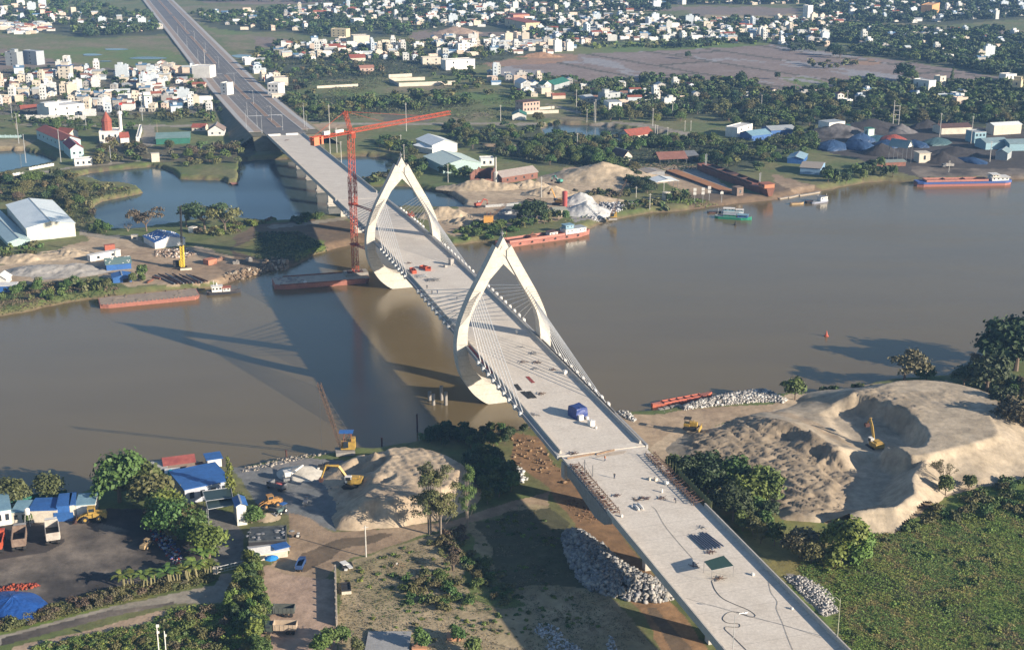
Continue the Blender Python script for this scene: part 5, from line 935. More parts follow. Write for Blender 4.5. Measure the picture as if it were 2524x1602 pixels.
def crawler(t,l=5.2,w=3.4,m=black_m):
 for s in(-1,1):
  mb=MB();R=[]
  for q in(-1,1):R.append([(l/2*math.cos(a)*(1 if abs(math.cos(a))>.5 else 1),s*w/2+q*.33,.5+.5*math.sin(a))for a in np.linspace(0,2*math.pi,13)[:-1]])
  mb.rings(R);mb.box((0,s*w/2,.5),(l*.8,.6,.95));mb.build('track',m,t)
def lattice_crane(p,tip,lab,body=yellow_m,roof=blue_m,boom=form_m,sc_=1.,roofz=7.5,rz=0.,z=2.6,base=True):
 X,Y,_=W(*p,z);t=thing('lattice_crane',(X,Y,z),0,lab,'crane')
 if base:mb=MB();mb.box((0,0,.6*sc_),(6.2*sc_,5.2*sc_,1.2*sc_),rz+.2);mb.build('footing',conc_dk,t)
 mb=MB();mb.box((1.1*sc_,.4*sc_,2.9*sc_),(4.6*sc_,3.0*sc_,2.6*sc_),rz);mb.box((2.6*sc_,.4*sc_,4.6*sc_),(1.6*sc_,2.2*sc_,1.4*sc_),rz);mb.build('machine_house',body,t)
 mb=MB();mb.box((.5*sc_,-1.2*sc_,3.4*sc_),(1.6*sc_,1.2*sc_,1.8*sc_),rz);mb.build('cab',glass_m,t)
 mb=MB()
 for a,b in((-.8,-1),(-.8,1.4),(2.4,-1),(2.4,1.4)):mb.tube((a*sc_,b*sc_,2*sc_),(a*sc_*.6+.6,b*sc_*.6,roofz*sc_),.12*sc_)
 mb.tube((-.8*sc_,0,3*sc_),(2.2*sc_,.2,roofz*sc_),.1*sc_);mb.build('gantry',rust_m,t)
 if roof:mb=MB();mb.rings([[(-1.6*sc_,-1.8*sc_,roofz*sc_),(-1.6*sc_,0,(roofz+.5)*sc_),(-1.6*sc_,1.9*sc_,roofz*sc_),(-1.6*sc_,0,(roofz+.35)*sc_)],[(3.0*sc_,-1.8*sc_,roofz*sc_),(3.*sc_,0,(roofz+.5)*sc_),(3.*sc_,1.9*sc_,roofz*sc_),(3.*sc_,0,(roofz+.35)*sc_)]]);mb.build('roof',roof,t)
 mb=MB();lattice(mb,(-1.2*sc_,0,2*sc_),tip,1.0*sc_,1.0*sc_,16,.07*sc_,.04*sc_);mb.build('boom',boom,t)
 mb=MB();mb.tube((1.5*sc_,0,roofz*sc_*.95),tip,.03*sc_,.03*sc_,3);mb.tube(tip,(tip[0],tip[1],3),.03*sc_,.03*sc_,3);mb.build('hoist_rope',steel_m,t)
 return t
lattice_crane(T(1,2,830,1190),(-3.9,-24.5,33.),'old yellow crane with a blue roof and rusty boom on the near shore')
lattice_crane(ZA(2120,880),(8,4,22),'yellow-footed crane with a long rusty boom by the far gravel heaps',roof=None,sc_=.8,z=2.2)
lattice_crane(ZA(440,960),(10.5,14,9.),'orange-yellow crane with a low rusty boom opposite the far pylon',body=mat('machine_orange',(.62,.32,.08),.6),roof=None,sc_=1.,z=2.4)
def pile_rig():
 X,Y,_=W(*T(0,1,1680,985),2.6);t=thing('piling_rig',(X,Y,2.6),0,'yellow piling rig with a tall black mast on the left bank','piling rig');crawler(t,5.5,3.6)
 mb=MB();mb.box((-1.5,1.5,2.2),(5,3,2.4),.3);mb.build('machine_house',black_m,t)
 mb=MB();lattice(mb,(1.0,-.6,1),(1.2,-.6,11.5),1.7,1.4,7,.22,.16);mb.box((.6,-.6,3),(2.0,1.8,3.0));mb.box((1.2,-.6,8.8),(1.6,1.3,3.0));mb.build('leader',mat('rig_yellow',(.58,.42,.04),.6),t)
 mb=MB();lattice(mb,(1.2,-.6,11),(2.0,-.6,31),.7,.7,12,.09,.05);mb.tube((1.4,-.6,11),(1.9,-.6,30),.13);mb.build('mast',black_m,t)
 mb=MB();mb.box((3.0,-2.6,.4),(5.5,1.2,.8),.3);mb.build('base_frame',offw_m,t)
pile_rig()
#  MACHINES
def wheel(mb,x,y,r,w=.5):mb.tube((x,y-w/2,r),(x,y+w/2,r),r,r,10)
def excavator(loc,rz,lab,m=yellow_m,pose='reach',sc_=1.):
 t=thing('excavator',loc,rz,lab,'excavator');t.scale=(sc_,)*3;crawler(t,4.6,2.7)
 mb=MB();mb.box((-.9,0,1.9),(3.4,2.7,1.1));mb.box((-2.3,0,1.9),(.8,2.5,1.3));mb.box((-.8,-.3,2.55),(2.2,1.6,.3));mb.lathe([(1.1,1.0),(1.1,1.35)]);mb.build('body',m,t)
 mb=MB();mb.box((.6,.85,2.35),(1.6,.95,1.7));c=mb.build('cab',white_m,t);mb=MB();mb.box((.65,.85,2.6),(1.7,.8,.9));mb.box((.6,.85,2.6),(1.3,1.0,.9));mb.build('window',glass_m,c)
 P0=(1.0,-.3,2.0)
 if pose=='reach':A,K,E_,Bk=P0,(3.2,-.3,5.2),(6.4,-.3,5.2),(7.6,-.3,1.9)
 elif pose=='up':A,K,E_,Bk=P0,(2.4,-.3,5.4),(3.6,-.3,7.4),(5.0,-.3,5.4)
 else:A,K,E_,Bk=P0,(3.0,-.3,4.3),(5.4,-.3,3.6),(5.6,-.3,1.2)
 mb=MB();mb.tube(A,K,.33,.42,4);mb.tube(K,E_,.42,.25,4);mb.tube((1.4,-.3,1.7),((A[0]+K[0])/2+.5,-.3,(A[2]+K[2])/2),.12);mb.build('boom',m,t)
 mb=MB();mb.tube(E_,Bk,.28,.2,4);mb.tube((E_[0]-.6,-.3,E_[2]+.3),(E_[0]+.5,-.3,E_[2]-.6),.14,.14,5);mb.build('arm',m,t)
 mb=MB();b=Vector(Bk);mb.rings([[b+Vector((x,y,z))for x,z in((.2,.2),(.7,-.3),(.3,-1.0),(-.4,-.9),(-.5,-.2))]for y in(-.6,.6)]);mb.build('bucket',rustdk_m,t)
 return t
x,y,z=W(*ZD(1850,890),4.2);excavator((x,y,4.0),math.pi-.1,'yellow excavator with its boom raised over the yard left of the sand mound',sc_=1.25)
x,y,z=W(*T(3,2,1020,1150),1.9);excavator((x,y,1.7),1.85,'yellow excavator working down in the sand basin',pose='up',sc_=1.25)
x,y,z=W(*ZA(330,715),2.6);excavator((x,y,2.7),.6,'red excavator on the far bank sand road',m=mat('machine_red',(.38,.08,.05),.6),pose='fold')
x,y,z=W(*ZA(1385,680),2.6);excavator((x,y,2.7),2.6,'orange excavator left of the red silo',m=mat('machine_orange',(0,0,0)),pose='up',sc_=1.2)
x,y,z=W(*ZA(1400,370),5);excavator((x,y,4.),2.4,'green excavator on the far bank sand',m=mat('machine_green',(.08,.30,.24),.6),pose='fold')
def dozer():
 x,y,z=W(*T(2,2,1665,960),4.3);t=thing('bulldozer',(x,y,4.0),-.35,'yellow bulldozer at the bend of the sand road','bulldozer');t.scale=(1.25,)*3;crawler(t,4,2.6)
 mb=MB();mb.box((.7,0,1.6),(2.2,1.3,1.1));mb.box((-1,0,1.3),(1.6,1.9,.8));mb.tube((.8,0,2.1),(.8,0,2.8),.09);mb.build('body',yellow_m,t)
 mb=MB()
 for a in(-1.6,-.2):
  for b in(-.8,.8):mb.tube((a,b,1.5),(a,b,3.0),.07)
 mb.box((-.9,0,3.05),(1.9,2.0,.12));mb.build('canopy_frame',black_m,t)
 mb=MB();mb.rings([[(2.5,y_,.1),(2.75,y_,.1),(2.6,y_,.7),(2.8,y_,1.3),(2.6,y_,1.3),(2.4,y_,.7)]for y_ in(-1.9,1.9)]);mb.tube((0,-1.5,.6),(2.5,-1.5,.5),.12);mb.tube((0,1.5,.6),(2.5,1.5,.5),.12);mb.build('blade',yellow_m,t)
dozer()
def loader(p,rz,lab,m=yellow_m,sc_=1.3,z=2.7):
 x,y,_=W(*p,z);t=thing('wheel_loader',(x,y,z-.1),rz,lab,'wheel loader');t.scale=(sc_,)*3
 mb=MB();mb.box((-1.7,0,1.55),(2.8,1.9,1.0));mb.box((-3.0,0,1.2),(.5,2.0,.9));mb.box((.6,0,1.2),(2.0,1.4,.7));mb.box((-1.4,0,2.1),(1.8,1.3,.25));mb.build('body',m,t)
 mb=MB();mb.box((.0,0,3.25),(1.7,1.7,.12));mb.box((-.05,0,2.0),(1.5,1.5,.6))
 for a in(-.7,.7):
  for b in(-.7,.7):mb.tube((a,b,2.2),(a,b,3.2),.07)
 c=mb.build('cab',m,t);mb=MB();mb.box((0,0,2.75),(1.35,1.35,.8));mb.build('window',glass_m,c)
 for a in(-1.7,1.4):
  for b in(-1.05,1.05):
   mb=MB();wheel(mb,a,b,.75,.55);w=mb.build('wheel',black_m,t);mb=MB();mb.tube((a,b-.3,.75),(a,b+.3,.75),.36,.36,8);mb.build('rim',m,w)
 mb=MB();
 for b in(-.5,.5):mb.tube((.8,b,1.9),(2.6,b,1.2),.14,.12,4);mb.tube((2.6,b,1.2),(3.3,b,.5),.12,.12,4)
 mb.build('lift_arm',m,t);mb=MB();mb.rings([[(3.2,y_,.1),(4.3,y_,.05),(3.7,y_,.3),(3.45,y_,1.0),(3.3,y_,1.2)]for y_ in(-1.35,1.35)]);mb.build('bucket',rustdk_m,t);return t
loader(ZF(1370,610),math.pi+.2,'yellow wheel loader facing left in the dark coal yard')
loader(ZD(640,1190),math.pi+.5,'weathered orange loader beside the blue-roofed tractor',m=mat('machine_ochre',(.38,.20,.06),.7),sc_=1.15)
loader(ZF(2190,1010),1.2,'small tan loader half hidden under the trees of the coal yard',m=mat('machine_tan',(.36,.26,.14),.7),sc_=.8)
def dump_truck(p,rz,lab,cabm,bedm,sc_=1.0,z=2.7,load=None,tilt=0,open_=True):
 x,y,_=W(*p,z);t=thing('dump_truck',(x,y,z-.1),rz,lab,'truck');t.scale=(sc_,)*3
 mb=MB();mb.box((3.0,0,1.75),(1.7,2.3,1.9));mb.box((3.9,0,1.1),(.4,2.3,.7));c=mb.build('cab',cabm,t);mb=MB();mb.box((3.3,0,2.15),(1.2,2.34,.6));mb.box((3.4,0,2.15),(.95,2.0,.7));mb.build('window',glass_m,c)
 mb=MB();mb.box((0,0,.95),(7.4,.9,.35));mb.build('chassis',black_m,t)
 L,w,h=5.6,2.5,1.5;X0=-.9;mb=MB();mb.box((X0,0,1.3),(L,w,.2));
 for s in(-1,1):mb.box((X0,s*w/2,1.3+h/2),(L,.12,h))
 mb.box((X0-L/2,0,1.3+h/2),(.12,w,h));mb.box((X0+L/2,0,1.3+h/2+.15),(.15,w,h+.3))
 for k in range(5):
  for s in(-1,1):mb.box((X0-L/2+.6+k*1.1,s*(w/2+.09),1.3+h/2),(.12,.08,h))
 mb.build('bed',bedm,t);mb=MB();mb.box((X0,0,1.45),(L-.2,w-.2,.1));mb.build('bed_floor',black_m,t)
 if load:mb=MB();mb.blob((X0,0,1.5),(L*.45,w*.43,1.2),10);mb.build('load',load,t)
 for a in(3.1,-1.6,-2.9):
  for s in(-1,1):mb=MB();wheel(mb,a,s*1.0,.52,.42);mb.build('wheel',black_m,t)
 return t
bedr=mat('bed_rust',(.24,.175,.135),.8,(.15,.10,.075),1.);bedw=mat('bed_white',(.50,.47,.42),.7,(.34,.29,.25),2.)
dump_truck(ZF(785,870),1.93,'empty dump truck with a pale bed, right one of the pair in the coal yard',white_m,bedw,1.45)
dump_truck(ZF(300,960),1.86,'empty dump truck with a rusty bed, left one of the pair in the coal yard',grey_m,bedr,1.45)
dump_truck(ZF(-25,1010),1.8,'red truck cut off by the left edge of the photo',red_m,red_m,1.3)
dump_truck(ZD(740,930),2.6,'dark dump truck with a red load on the shaded yard',steel_m,steel_m,.85,load=mat('load_red',(.42,.10,.09),.8))
dump_truck(T(1,3,245,1345),math.pi,'dump truck with a pale side, lower of two on the red soil yard',mat('cab_dark',(.05,.07,.06),.6),mat('bed_tan',(.42,.33,.24),.7),1.0)
dump_truck(T(1,3,235,1185),math.pi,'dark grey dump truck, upper of two on the red soil yard',mat('cab_dark',(0,0,0)),mat('bed_dark',(.08,.09,.08),.7),.95)
dump_truck(T(1,3,420,745),1.5,'small navy blue truck on the reddish yard entrance',mat('cab_navy',(.02,.05,.16),.5),mat('bed_navy',(.03,.07,.18),.5),.75)
for q,l in(((1,1,1,1),0),):pass
dump_truck(ZC(1640,745),.1,'tiny pale truck at the coal quay below the coal heaps',white_m,offw_m,1.0)
dump_truck(T(3,1,1700,50),3.3,'dark truck on the grey quay above the blue-and-red ship',steel_m,grey_m,1.0)
def tractor():
 x,y,_=W(*ZD(810,1280),2.7);t=thing('tractor',(x,y,2.6),-2.2,'small tractor with a blue canopy beside the sand pile in the yard','tractor')
 mb=MB();mb.box((.8,0,1.1),(2.0,.9,.8));mb.box((-.7,0,1.1),(1.3,1.2,.6));mb.build('body',mat('tractor_green',(.10,.16,.15),.6),t)
 for a,r in((-.8,.75),(1.3,.5)):
  for s in(-1,1):mb=MB();wheel(mb,a,s*.9,r,.35);w=mb.build('wheel',black_m,t);mb=MB();mb.tube((a,s*.9-.2,r),(a,s*.9+.2,r),r*.5,r*.5,8);mb.build('rim',white_m,w)
 mb=MB();mb.box((-.7,0,2.75),(2.0,1.7,.12));mb.build('canopy',blue_m,t);mb=MB()
 for a in(-1.4,0):
  for b in(-.6,.6):mb.tube((a,b,1.3),(a,b,2.7),.05)
 mb.build('post',steel_m,t);mb=MB();mb.tube((1.2,-.7,.9),(3.0,-.7,.4),.1);mb.tube((1.2,.7,.9),(3.0,.7,.4),.1);mb.box((3.2,0,.5),(.6,2,.7));mb.build('front_bucket',steel_m,t)
tractor()
def odd(name,cat,p,z,lab,parts,rz=0,sc_=1.):
 x,y,_=W(*p,z);t=thing(name,(x,y,z-.1),rz,lab,cat);t.scale=(sc_,)*3
 for pn,m,bx,tb in parts:
  mb=MB()
  for b in bx:mb.box(*b)
  for b in tb:mb.tube(*b)
  mb.build(pn,m,t)
odd('conveyor','conveyor',ZD(900,800),2.7,'white-and-grey sand screening machine beside the pale sand cone',[('hopper',white_m,[((0,0,2.4),(2,2,1.6),0,1.2)],[]),('frame',steel_m,[((0,0,.6),(3,1.8,.8))],[((-1,-1,0),(-.6,-.6,2),.1),((1,1,0),(.6,.6,2),.1),((1,-1,0),(.6,-.6,2),.1)]),('belt',white_m,[],[((.5,0,1.5),(5.5,1.5,3.6),.35,.3,4)])],.4)
odd('engine','machine',ZD(1420,640),2.7,'black engine with a white lamp on the shaded shore above the excavator',[('block',black_m,[((0,0,.8),(3,1.8,1.4)),((1.4,.6,1.2),(1,1.4,1.8))],[((0,0,1),(0,0,2.4),.12)]),('lamp',white_m,[((-1.2,-1,.9),(.6,.5,.5))],[])])
odd('cart','cart',ZD(1165,1150),2.7,'small dark three-wheeled cart in the middle of the shaded yard',[('body',steel_m,[((0,0,.9),(1.2,2.6,.7)),((0,1.5,1.2),(1.0,.8,1.3))],[((-.6,-.9,.35),(.6,-.9,.35),.35),((-.1,1.3,.35),(.1,1.3,.35),.35)]),('handle',rust_m,[],[((0,1.9,1.3),(0,2.4,1.7),.06),((-.4,2.4,1.7),(.4,2.4,1.7),.05)])])
odd('cart','cart',T(1,3,385,465),2.7,'motorbike with pale bags parked right of the dark shed',[('frame',black_m,[((0,0,.7),(1.5,.3,.5))],[((-.7,-.05,.35),(-.7,.05,.35),.35),((.7,-.05,.35),(.7,.05,.35),.35)]),('bags',white_m,[((.3,.4,1.0),(.7,.6,.6)),((.3,-.5,.8),(.7,.6,.5))],[((.3,0,1.2),(.3,0,1.5),.2)])])
odd('debris','debris',T(1,3,840,730),2.7,'heap of white plastic sheets and rubble at the end of the brick wall',[('sheet',white_m,[((-.6,.8,.6),(1.8,2.4,.12),.6),((1,-1,.5),(1.2,2.6,.12),.5),((.2,-2.4,.2),(.8,.7,.4))],[]),('rubble',black_m,[((.2,0,.3),(3,2.6,.5),.3)],[])])
odd('timber_frame','frame',T(1,3,1330,730),2.7,'knocked-together timber frame lying on the dry field',[('beams',wood_m,[],[((-1.5,-1,.1),(-.3,1.4,.9),.07),((0,-1.6,.1),(.2,1.5,.9),.07),((1.4,-1,.1),(.4,1.6,.8),.07),((-1.8,.4,.3),(2,.8,.6),.07),((-1.6,-.4,.2),(1.8,-.2,.4),.07)]),('sack',white_m,[((-.6,.6,.5),(.4,.4,.4))],[])])
x,y,_=W(*ZA(1485,700),2.6);t=thing('silo',(x,y,2.4),0,'tall red cylindrical silo among the gravel heaps of the far bank','silo');mb=MB();mb.lathe([(1.4,0),(1.5,8.7),(1.2,9.0),(0,9.2)],k=14);mb.build('drum',mat('silo_red',(.36,.07,.06),.6),t);mb=MB();mb.tube((-1.7,-.6,0),(-1.7,-.6,9),.08);mb.tube((-1.7,.6,0),(-1.7,.6,9),.08);mb.build('ladder',rust_m,t)
t=thing('steel_pipes',W(*T(0,1,1700,1090),2.7),0,'fan of long dark steel pipes lying on the left bank behind the tug','pipes')
for k in range(12):
 a=Vector(W(*T(0,1,1440+k*32,1060-abs(6-k)*3+random.uniform(-20,20)),2.7));b=Vector(W(*T(0,1,1590+k*28+30,1135-k*1.5),2.7));o=Vector(t.location)
 mb=MB();mb.tube(a-o+Vector((0,0,.35+.3*(k%2))),b-o+Vector((0,0,.35+.3*(k%3)*.6)),.35,.35,7);mb.build('pipe',rustdk_m if k%3 else steel_m,t)
x,y,_=W(*ZC(1850,200),2.6);t=thing('power_frame',(x,y,2.4),0,'tall white H-shaped power pole frame above the coal yard','power pole');mb=MB()
for a in(-2.2,2.2):mb.tube((a,0,0),(a,0,17 if a>0 else 21),.3,.22)
for zz in(6,9.5,13,16.5):mb.tube((-2.2,0,zz),(2.2,0,zz),.16)
mb.build('frame',pole_m,t)
#  BUILDINGS
OCC=[]
def occ(x,y,r):OCC.append((x,y,r))
def rotp(x,y,a):return(x*math.cos(a)-y*math.sin(a),x*math.sin(a)+y*math.cos(a))
def wins(mbparent,w,h,y,storeys,n,z0=0.,ws=.9,m=None,side=None,wh=None):
 H_=h/storeys
 for s in range(storeys):
  for i in range(n):
   mb=MB();c=(-w/2+(i+.5)*w/n,y,z0+s*H_+H_*.55);mb.box(c,(ws,.08,wh or H_*.42));mb.build('window',m or glass_m,mbparent)
def gable(name,FL,FR,BL,eave,ridge,wall,roof,lab,cat,z=2.5,ends=True,open_=False,axis='depth',over=.5,length=None,door=None,win=0,seams=True,BLz=None,group=None):
 """FL, FR: photo points of the front base corners; BL: back-left eave point"""
 a,b=Vector(W(*FL,z)),Vector(W(*FR,z));d=b-a;w=d.length;an=math.atan2(d.y,d.x);n=Vector((-math.sin(an),math.cos(an),0))
 if length is None:
  c=Vector(W(*BL,z+eave));c.z=z;n=(c-a).normalized();length=(c-a).length;e_=Vector((n.y,-n.x,0));w=max(3.,d.dot(e_));an=math.atan2(e_.y,e_.x);b=a+e_*w
 L=length;o=(a+b)/2;t=thing(name,(o.x,o.y,z-.2),an,lab,cat,group);occ(*(o+n*L/2)[:2],max(w,L)*.62)
 e,r=eave+.2,ridge+.2;ov=over
 if axis=='depth':
  if not open_:
   mb=MB();P5=[(-w/2,0),(w/2,0),(w/2,e),(0,r-.15),(-w/2,e)];mb.rings([[(x,0,zz)for x,zz in P5],[(x,L,zz)for x,zz in P5]]);wl=mb.build('wall',wall,t)
  else:
   wl=t
   for x in(-w/2+.2,w/2-.2):
    for y in np.linspace(.3,L-.3,max(2,int(L/5)+1)):mb=MB();mb.tube((x,y,0),(x,y,e),.15);mb.build('post',steel_m,t)
   mb=MB();mb.rings([[(-w/2,y,e),(w/2,y,e),(0,y,r-.15)]for y in(.05,.3)]);mb.build('gable_panel',wall,t)
  mb=MB()
  for sx in(-1,1):
   k=(r-e)/(w/2);xo,zo=sx*(w/2+ov),e-k*ov
   q=[(0,-ov,r),(xo,-ov,zo),(xo,-ov,zo+.15),(0,-ov,r+.15)];mb.rings([[(x,y+yy,zz)for x,y,zz in q]for yy in(0,L+2*ov)])
  rf=mb.build('roof',roof,t)
  if seams:mb=MB();mb.box((0,L/2,r+.2),(.5,L+1,.12));mb.build('ridge_cap',tin_m,rf)
 else:
  if not open_:mb=MB();P5=[(0,0),(L,0),(L,e),(L/2,r-.15),(0,e)];mb.rings([[(x,y,zz)for y,zz in P5]for x in(-w/2,w/2)]);wl=mb.build('wall',wall,t)
  else:
   wl=t
   for y in(.3,L-.3):
    for x in np.linspace(-w/2+.3,w/2-.3,max(2,int(w/5)+1)):mb=MB();mb.tube((x,y,0),(x,y,e),.15);mb.build('post',steel_m,t)
  mb=MB()
  for sy,y0 in((-1,-ov),(1,L+ov)):
   k=(r-e)/(L/2);zo=e-k*ov;q=[(L/2,r),(y0,zo),(y0,zo+.15),(L/2,r+.15)];mb.rings([[(x,y,zz)for y,zz in q]for x in(-w/2-ov,w/2+ov)])
  mb.build('roof',roof,t)
 if win:wins(wl,w*.92,e,-.04,1,win,wh=min(1.4,e*.35),ws=min(1.3,w/win*.45))
 if door:mb=MB();mb.box((door[0]*w,-.05,door[2]/2),(door[1],.1,door[2]));mb.build('door',door[3]if len(door)>3 else blue_m,wl)
 return t
def flat(name,FL,FR,depth,h,wall,lab,cat,z=2.5,storeys=1,nwin=3,roof=None,parapet=.6,stair=None,overh=0,side_win=0,wm=None,group=None,glass=None):
 a,b=Vector(W(*FL,z)),Vector(W(*FR,z));d=b-a;w=d.length;an=math.atan2(d.y,d.x);n=Vector((-math.sin(an),math.cos(an),0));o=(a+b)/2
 t=thing(name,(o.x,o.y,z-.2),an,lab,cat,group);occ(*(o+n*depth/2)[:2],max(w,depth)*.62);h=h+.2
 mb=MB();mb.box((0,depth/2,h/2),(w,depth,h));wl=mb.build('wall',wall,t)
 mb=MB()
 if parapet and not overh:
  for y in(.1,depth-.1):mb.box((0,y,h+parapet/2),(w,.2,parapet))
  for x in(-w/2+.1,w/2-.1):mb.box((x,depth/2,h+parapet/2),(.2,depth-.4,parapet))
  mb.box((0,depth/2,h+.05),(w-.5,depth-.5,.1))
 else:mb.box((0,depth/2,h+.12),(w+2*overh,depth+2*overh,.22))
 mb.build('roof',roof or wall,t)
 if stair:mb=MB();sw,sd,sh,sx=stair;mb.box((sx*w,depth*.6,h+sh/2),(sw,sd,sh));mb.box((sx*w,depth*.6,h+sh+.1),(sw+.6,sd+.6,.2));mb.build('stair_tower',wall,t)
 if nwin:wins(wl,w*.94,h,-.04,storeys,nwin,ws=min(1.4,w/nwin*.45),m=glass)
 if side_win:
  for s in range(storeys):
   for i in range(side_win):
    for sx in(-1,1):mb=MB();mb.box((sx*(w/2+.03),(i+.5)*depth/side_win,s*h/storeys+h/storeys*.55),(.08,1.1,h/storeys*.4));mb.build('window',glass_m,wl)
 return t
U=lambda x,y:T(0,0,x,y)
V0=lambda x,y:T(0,1,x,y)
V1=lambda x,y:T(1,0,x,y)
V2=lambda x,y:T(2,0,x,y)
V3=lambda x,y:T(3,0,x,y)
gable('warehouse',V0(258,738),V0(724,708),V0(60,395),7.2,9.6,mat('sheet_cream',(.62,.60,.52),.6,(.54,.52,.45),5.),mat('roof_pale',(.78,.82,.80),.35,(.68,.73,.72),9.),'big warehouse with a pale roof and cream end wall at the left edge','warehouse',door=(.02,3.2,4.5,white_m))
gable('shed',V0(80,790),V0(262,742),V0(-230,430),2.6,4.2,mat('sheet_green_pale',(.34,.46,.44),.6),mat('roof_bluegreen',(.30,.42,.46),.5,(.42,.54,.54),6.,.8),'low blue-green roofed shed against the left side of the big warehouse','shed')
def spots(t,pts_fn,n):
 for _ in range(n):
  x,y,z=pts_fn();mb=MB();mb.blob((x,y,z),(.45,.35,.22),5);mb.build('weight_bag',white_m,t)
t=gable('shed',V0(1440,805),V0(1720,765),V0(1350,655),3.4,5.6,white_m,blue_m,'shed with a bright blue roof dotted with white weights','shed',length=17)
spots(t,lambda:(lambda x,y:(x,y,5.85-2.2*abs(x)/8.6))(random.uniform(-8,8),random.uniform(0,17)),70)
t=flat('shed',V0(840,925),V0(1120,870),3,3,white_m,'low white shed above the green-roofed shed on the left bank','shed',overh=.3,nwin=2)
t=gable('shed',V0(990,1010),V0(1220,990),V0(940,905),3.2,4.6,blue_m,mat('roof_greengrey',(.16,.24,.22),.6,(.12,.19,.18),3.),'shed with a dull green roof dotted with white weights','shed',length=13,axis='front')
spots(t,lambda:(lambda x,y:(x,y,5.0-1.5*abs(y-6.5)/6.5))(random.uniform(-6,6),random.uniform(0,12.5)),26)
gable('shed',V0(1050,1125),V0(1225,1110),V0(1020,1060),2.6,3.6,blue_m,blue_m,'small bright blue hut with an open dark front on the left bank','shed',length=8,door=(.2,3,2,dark_m))
flat('shed',V0(-40,1210),V0(140,1205),6,3,blue_m,'blue-and-white hut at the left edge near the green shrubs','shed',roof=white_m,overh=.4,nwin=1)
gable('boat_shed',V0(-60,1130),V0(60,1130),V0(-60,1070),2.5,4.5,white_m,white_m,'white pointed roof cut by the left edge above the sand','shed',length=7)
flat('container',V0(975,825),V0(1070,815),2.6,2.7,mat('container_red',(.34,.10,.06),.7),'rusty red container on the left bank sand','container',parapet=0,overh=.02,nwin=0)
flat('container',V0(1885,945),V0(1935,960),5,2.4,mat('container_orange',(.42,.17,.10),.8),'orange-brown steel box beside the short pontoon','container',parapet=0,overh=.02,nwin=0)
flat('cabin',V0(1220,725),V0(1280,722),2.6,2.4,offw_m,'little cream cabin on the road by the spotted blue roof','cabin',overh=.2,nwin=1)
flat('gatehouse',V0(1790,655),V0(1830,640),3,2.4,white_m,'white hut behind the spotted blue roof','cabin',overh=.2,nwin=1)
for q,rz,l in(((1960,920),.8,'left slab of the leaning concrete slabs'),((2040,910),.9,'right slab of the leaning concrete slabs'),((2190,940),.2,'grey block on the spit tip'),((2310,915),.1,'long low concrete box at the spit tip'),((1395,1110),1.3,'left rusty beam above the flat barge'),((1450,1080),-.6,'right rusty beam above the flat barge')):
 x,y,z=W(*V0(*q),2.7);mb=MB();mb.box((0,0,.9),(5.5 if 'beam' in l or 'slab' in l else 3.2,1.6 if 'beam' not in l else .7,.7 if 'beam' in l else 1.7),rz);mb.box((.4,.3,1.9),(1.2,.8,.5),rz+.4)if 'beam' not in l else None
 o=mb.build('concrete_slab' if 'beam' not in l else 'steel_beam',mat('slab_pink',(.38,.22,.15),.9)if 'slab' in l else(conc_dk if 'beam' not in l else rust_m));o.location=(x,y,2.3);tag(o,l,'slab' if 'beam' not in l else 'beam')
gable('hall',U(1450,1345),U(1760,1335),U(1450,1250),4.5,6.5,green_m,mat('roof_greengrey2',(.20,.30,.29),.6,(.14,.24,.22),5.),'wide hall with a green front wall near the avenue','hall',length=26,axis='front')
gable('house',U(1930,1265),U(2080,1262),U(1950,1195),4,8,white_m,mat('roof_brown',(.24,.18,.15),.8),'white house with a steep brown gable by the avenue embankment','house',length=16,win=2)
flat('house',U(2305,1305),U(2430,1300),12,6,mat('house_bluewhite',(.52,.58,.60),.7),'pale blue box house at the foot of the avenue embankment','house',storeys=2,nwin=2)
gable('house',U(1780,1220),U(1900,1220),U(1780,1180),3,5,offw_m,tile_m,'low tiled house behind the green-fronted hall','house',length=12,axis='front',win=2)
flat('pump_house',U(1408,1505),U(1482,1500),4,5.5,offw_m,'lone cream block standing on the edge of the pond','hut',nwin=0,parapet=0,overh=.15)
gable('school',U(345,1290),U(585,1400),U(345,1225),7,9.6,mat('wall_teal',(.42,.56,.56),.7),tile_m,'long school-like building with a red tiled roof by the blue pool','school',length=13,axis='front',win=6)
gable('school',U(660,1475),U(775,1460),U(585,1320),7,10,mat('wall_teal',(0,0,0)),mat('tile_crimson',(.36,.05,.06),.8,(.26,.04,.05),3.),'building with a crimson hipped roof just right of the long red-roofed one','school',win=2)
gable('house',U(530,1275),U(650,1290),U(530,1235),4.5,7,offw_m,tile_m,'small red-roofed block behind the long red-roofed school','house',length=8,axis='front')
ch=flat('church',U(925,1330),U(1110,1325),16,8,white_m,'white church-like house with a brick-red cone tower and a red flag','church',nwin=3,storeys=1)
mb=MB();mb.lathe([(3.6,8),(3.6,15),(4.0,15.2),(3.6,16),(0.2,22)],(-2,8,0),10);mb.build('cone_tower',tile_m,ch)
mb=MB();mb.lathe([(1.3,8),(1.2,20),(2.0,20.4),(1.6,22),(0,22.6)],(8,6,0),8);mb.tube((8,6,22),(8,6,29),.12);mb.build('bell_tower',white_m,ch)
mb=MB();mb.box((9.2,6,27.4),(2.4,.1,1.6));mb.build('flag',mat('flag_red',(.6,.03,.02),.7),ch)
gable('church',U(1120,1330),U(1200,1325),U(1120,1260),4,7,white_m,tile_m,'small red-roofed annex right of the cone-tower church','annex',length=10,axis='front')
flat('villa',U(462,1100),U(790,1060),20,8.4,white_m,'biggest bright white house of the left town, above its long white wall','house',storeys=2,nwin=3,stair=(12,8,2.6,-.28))
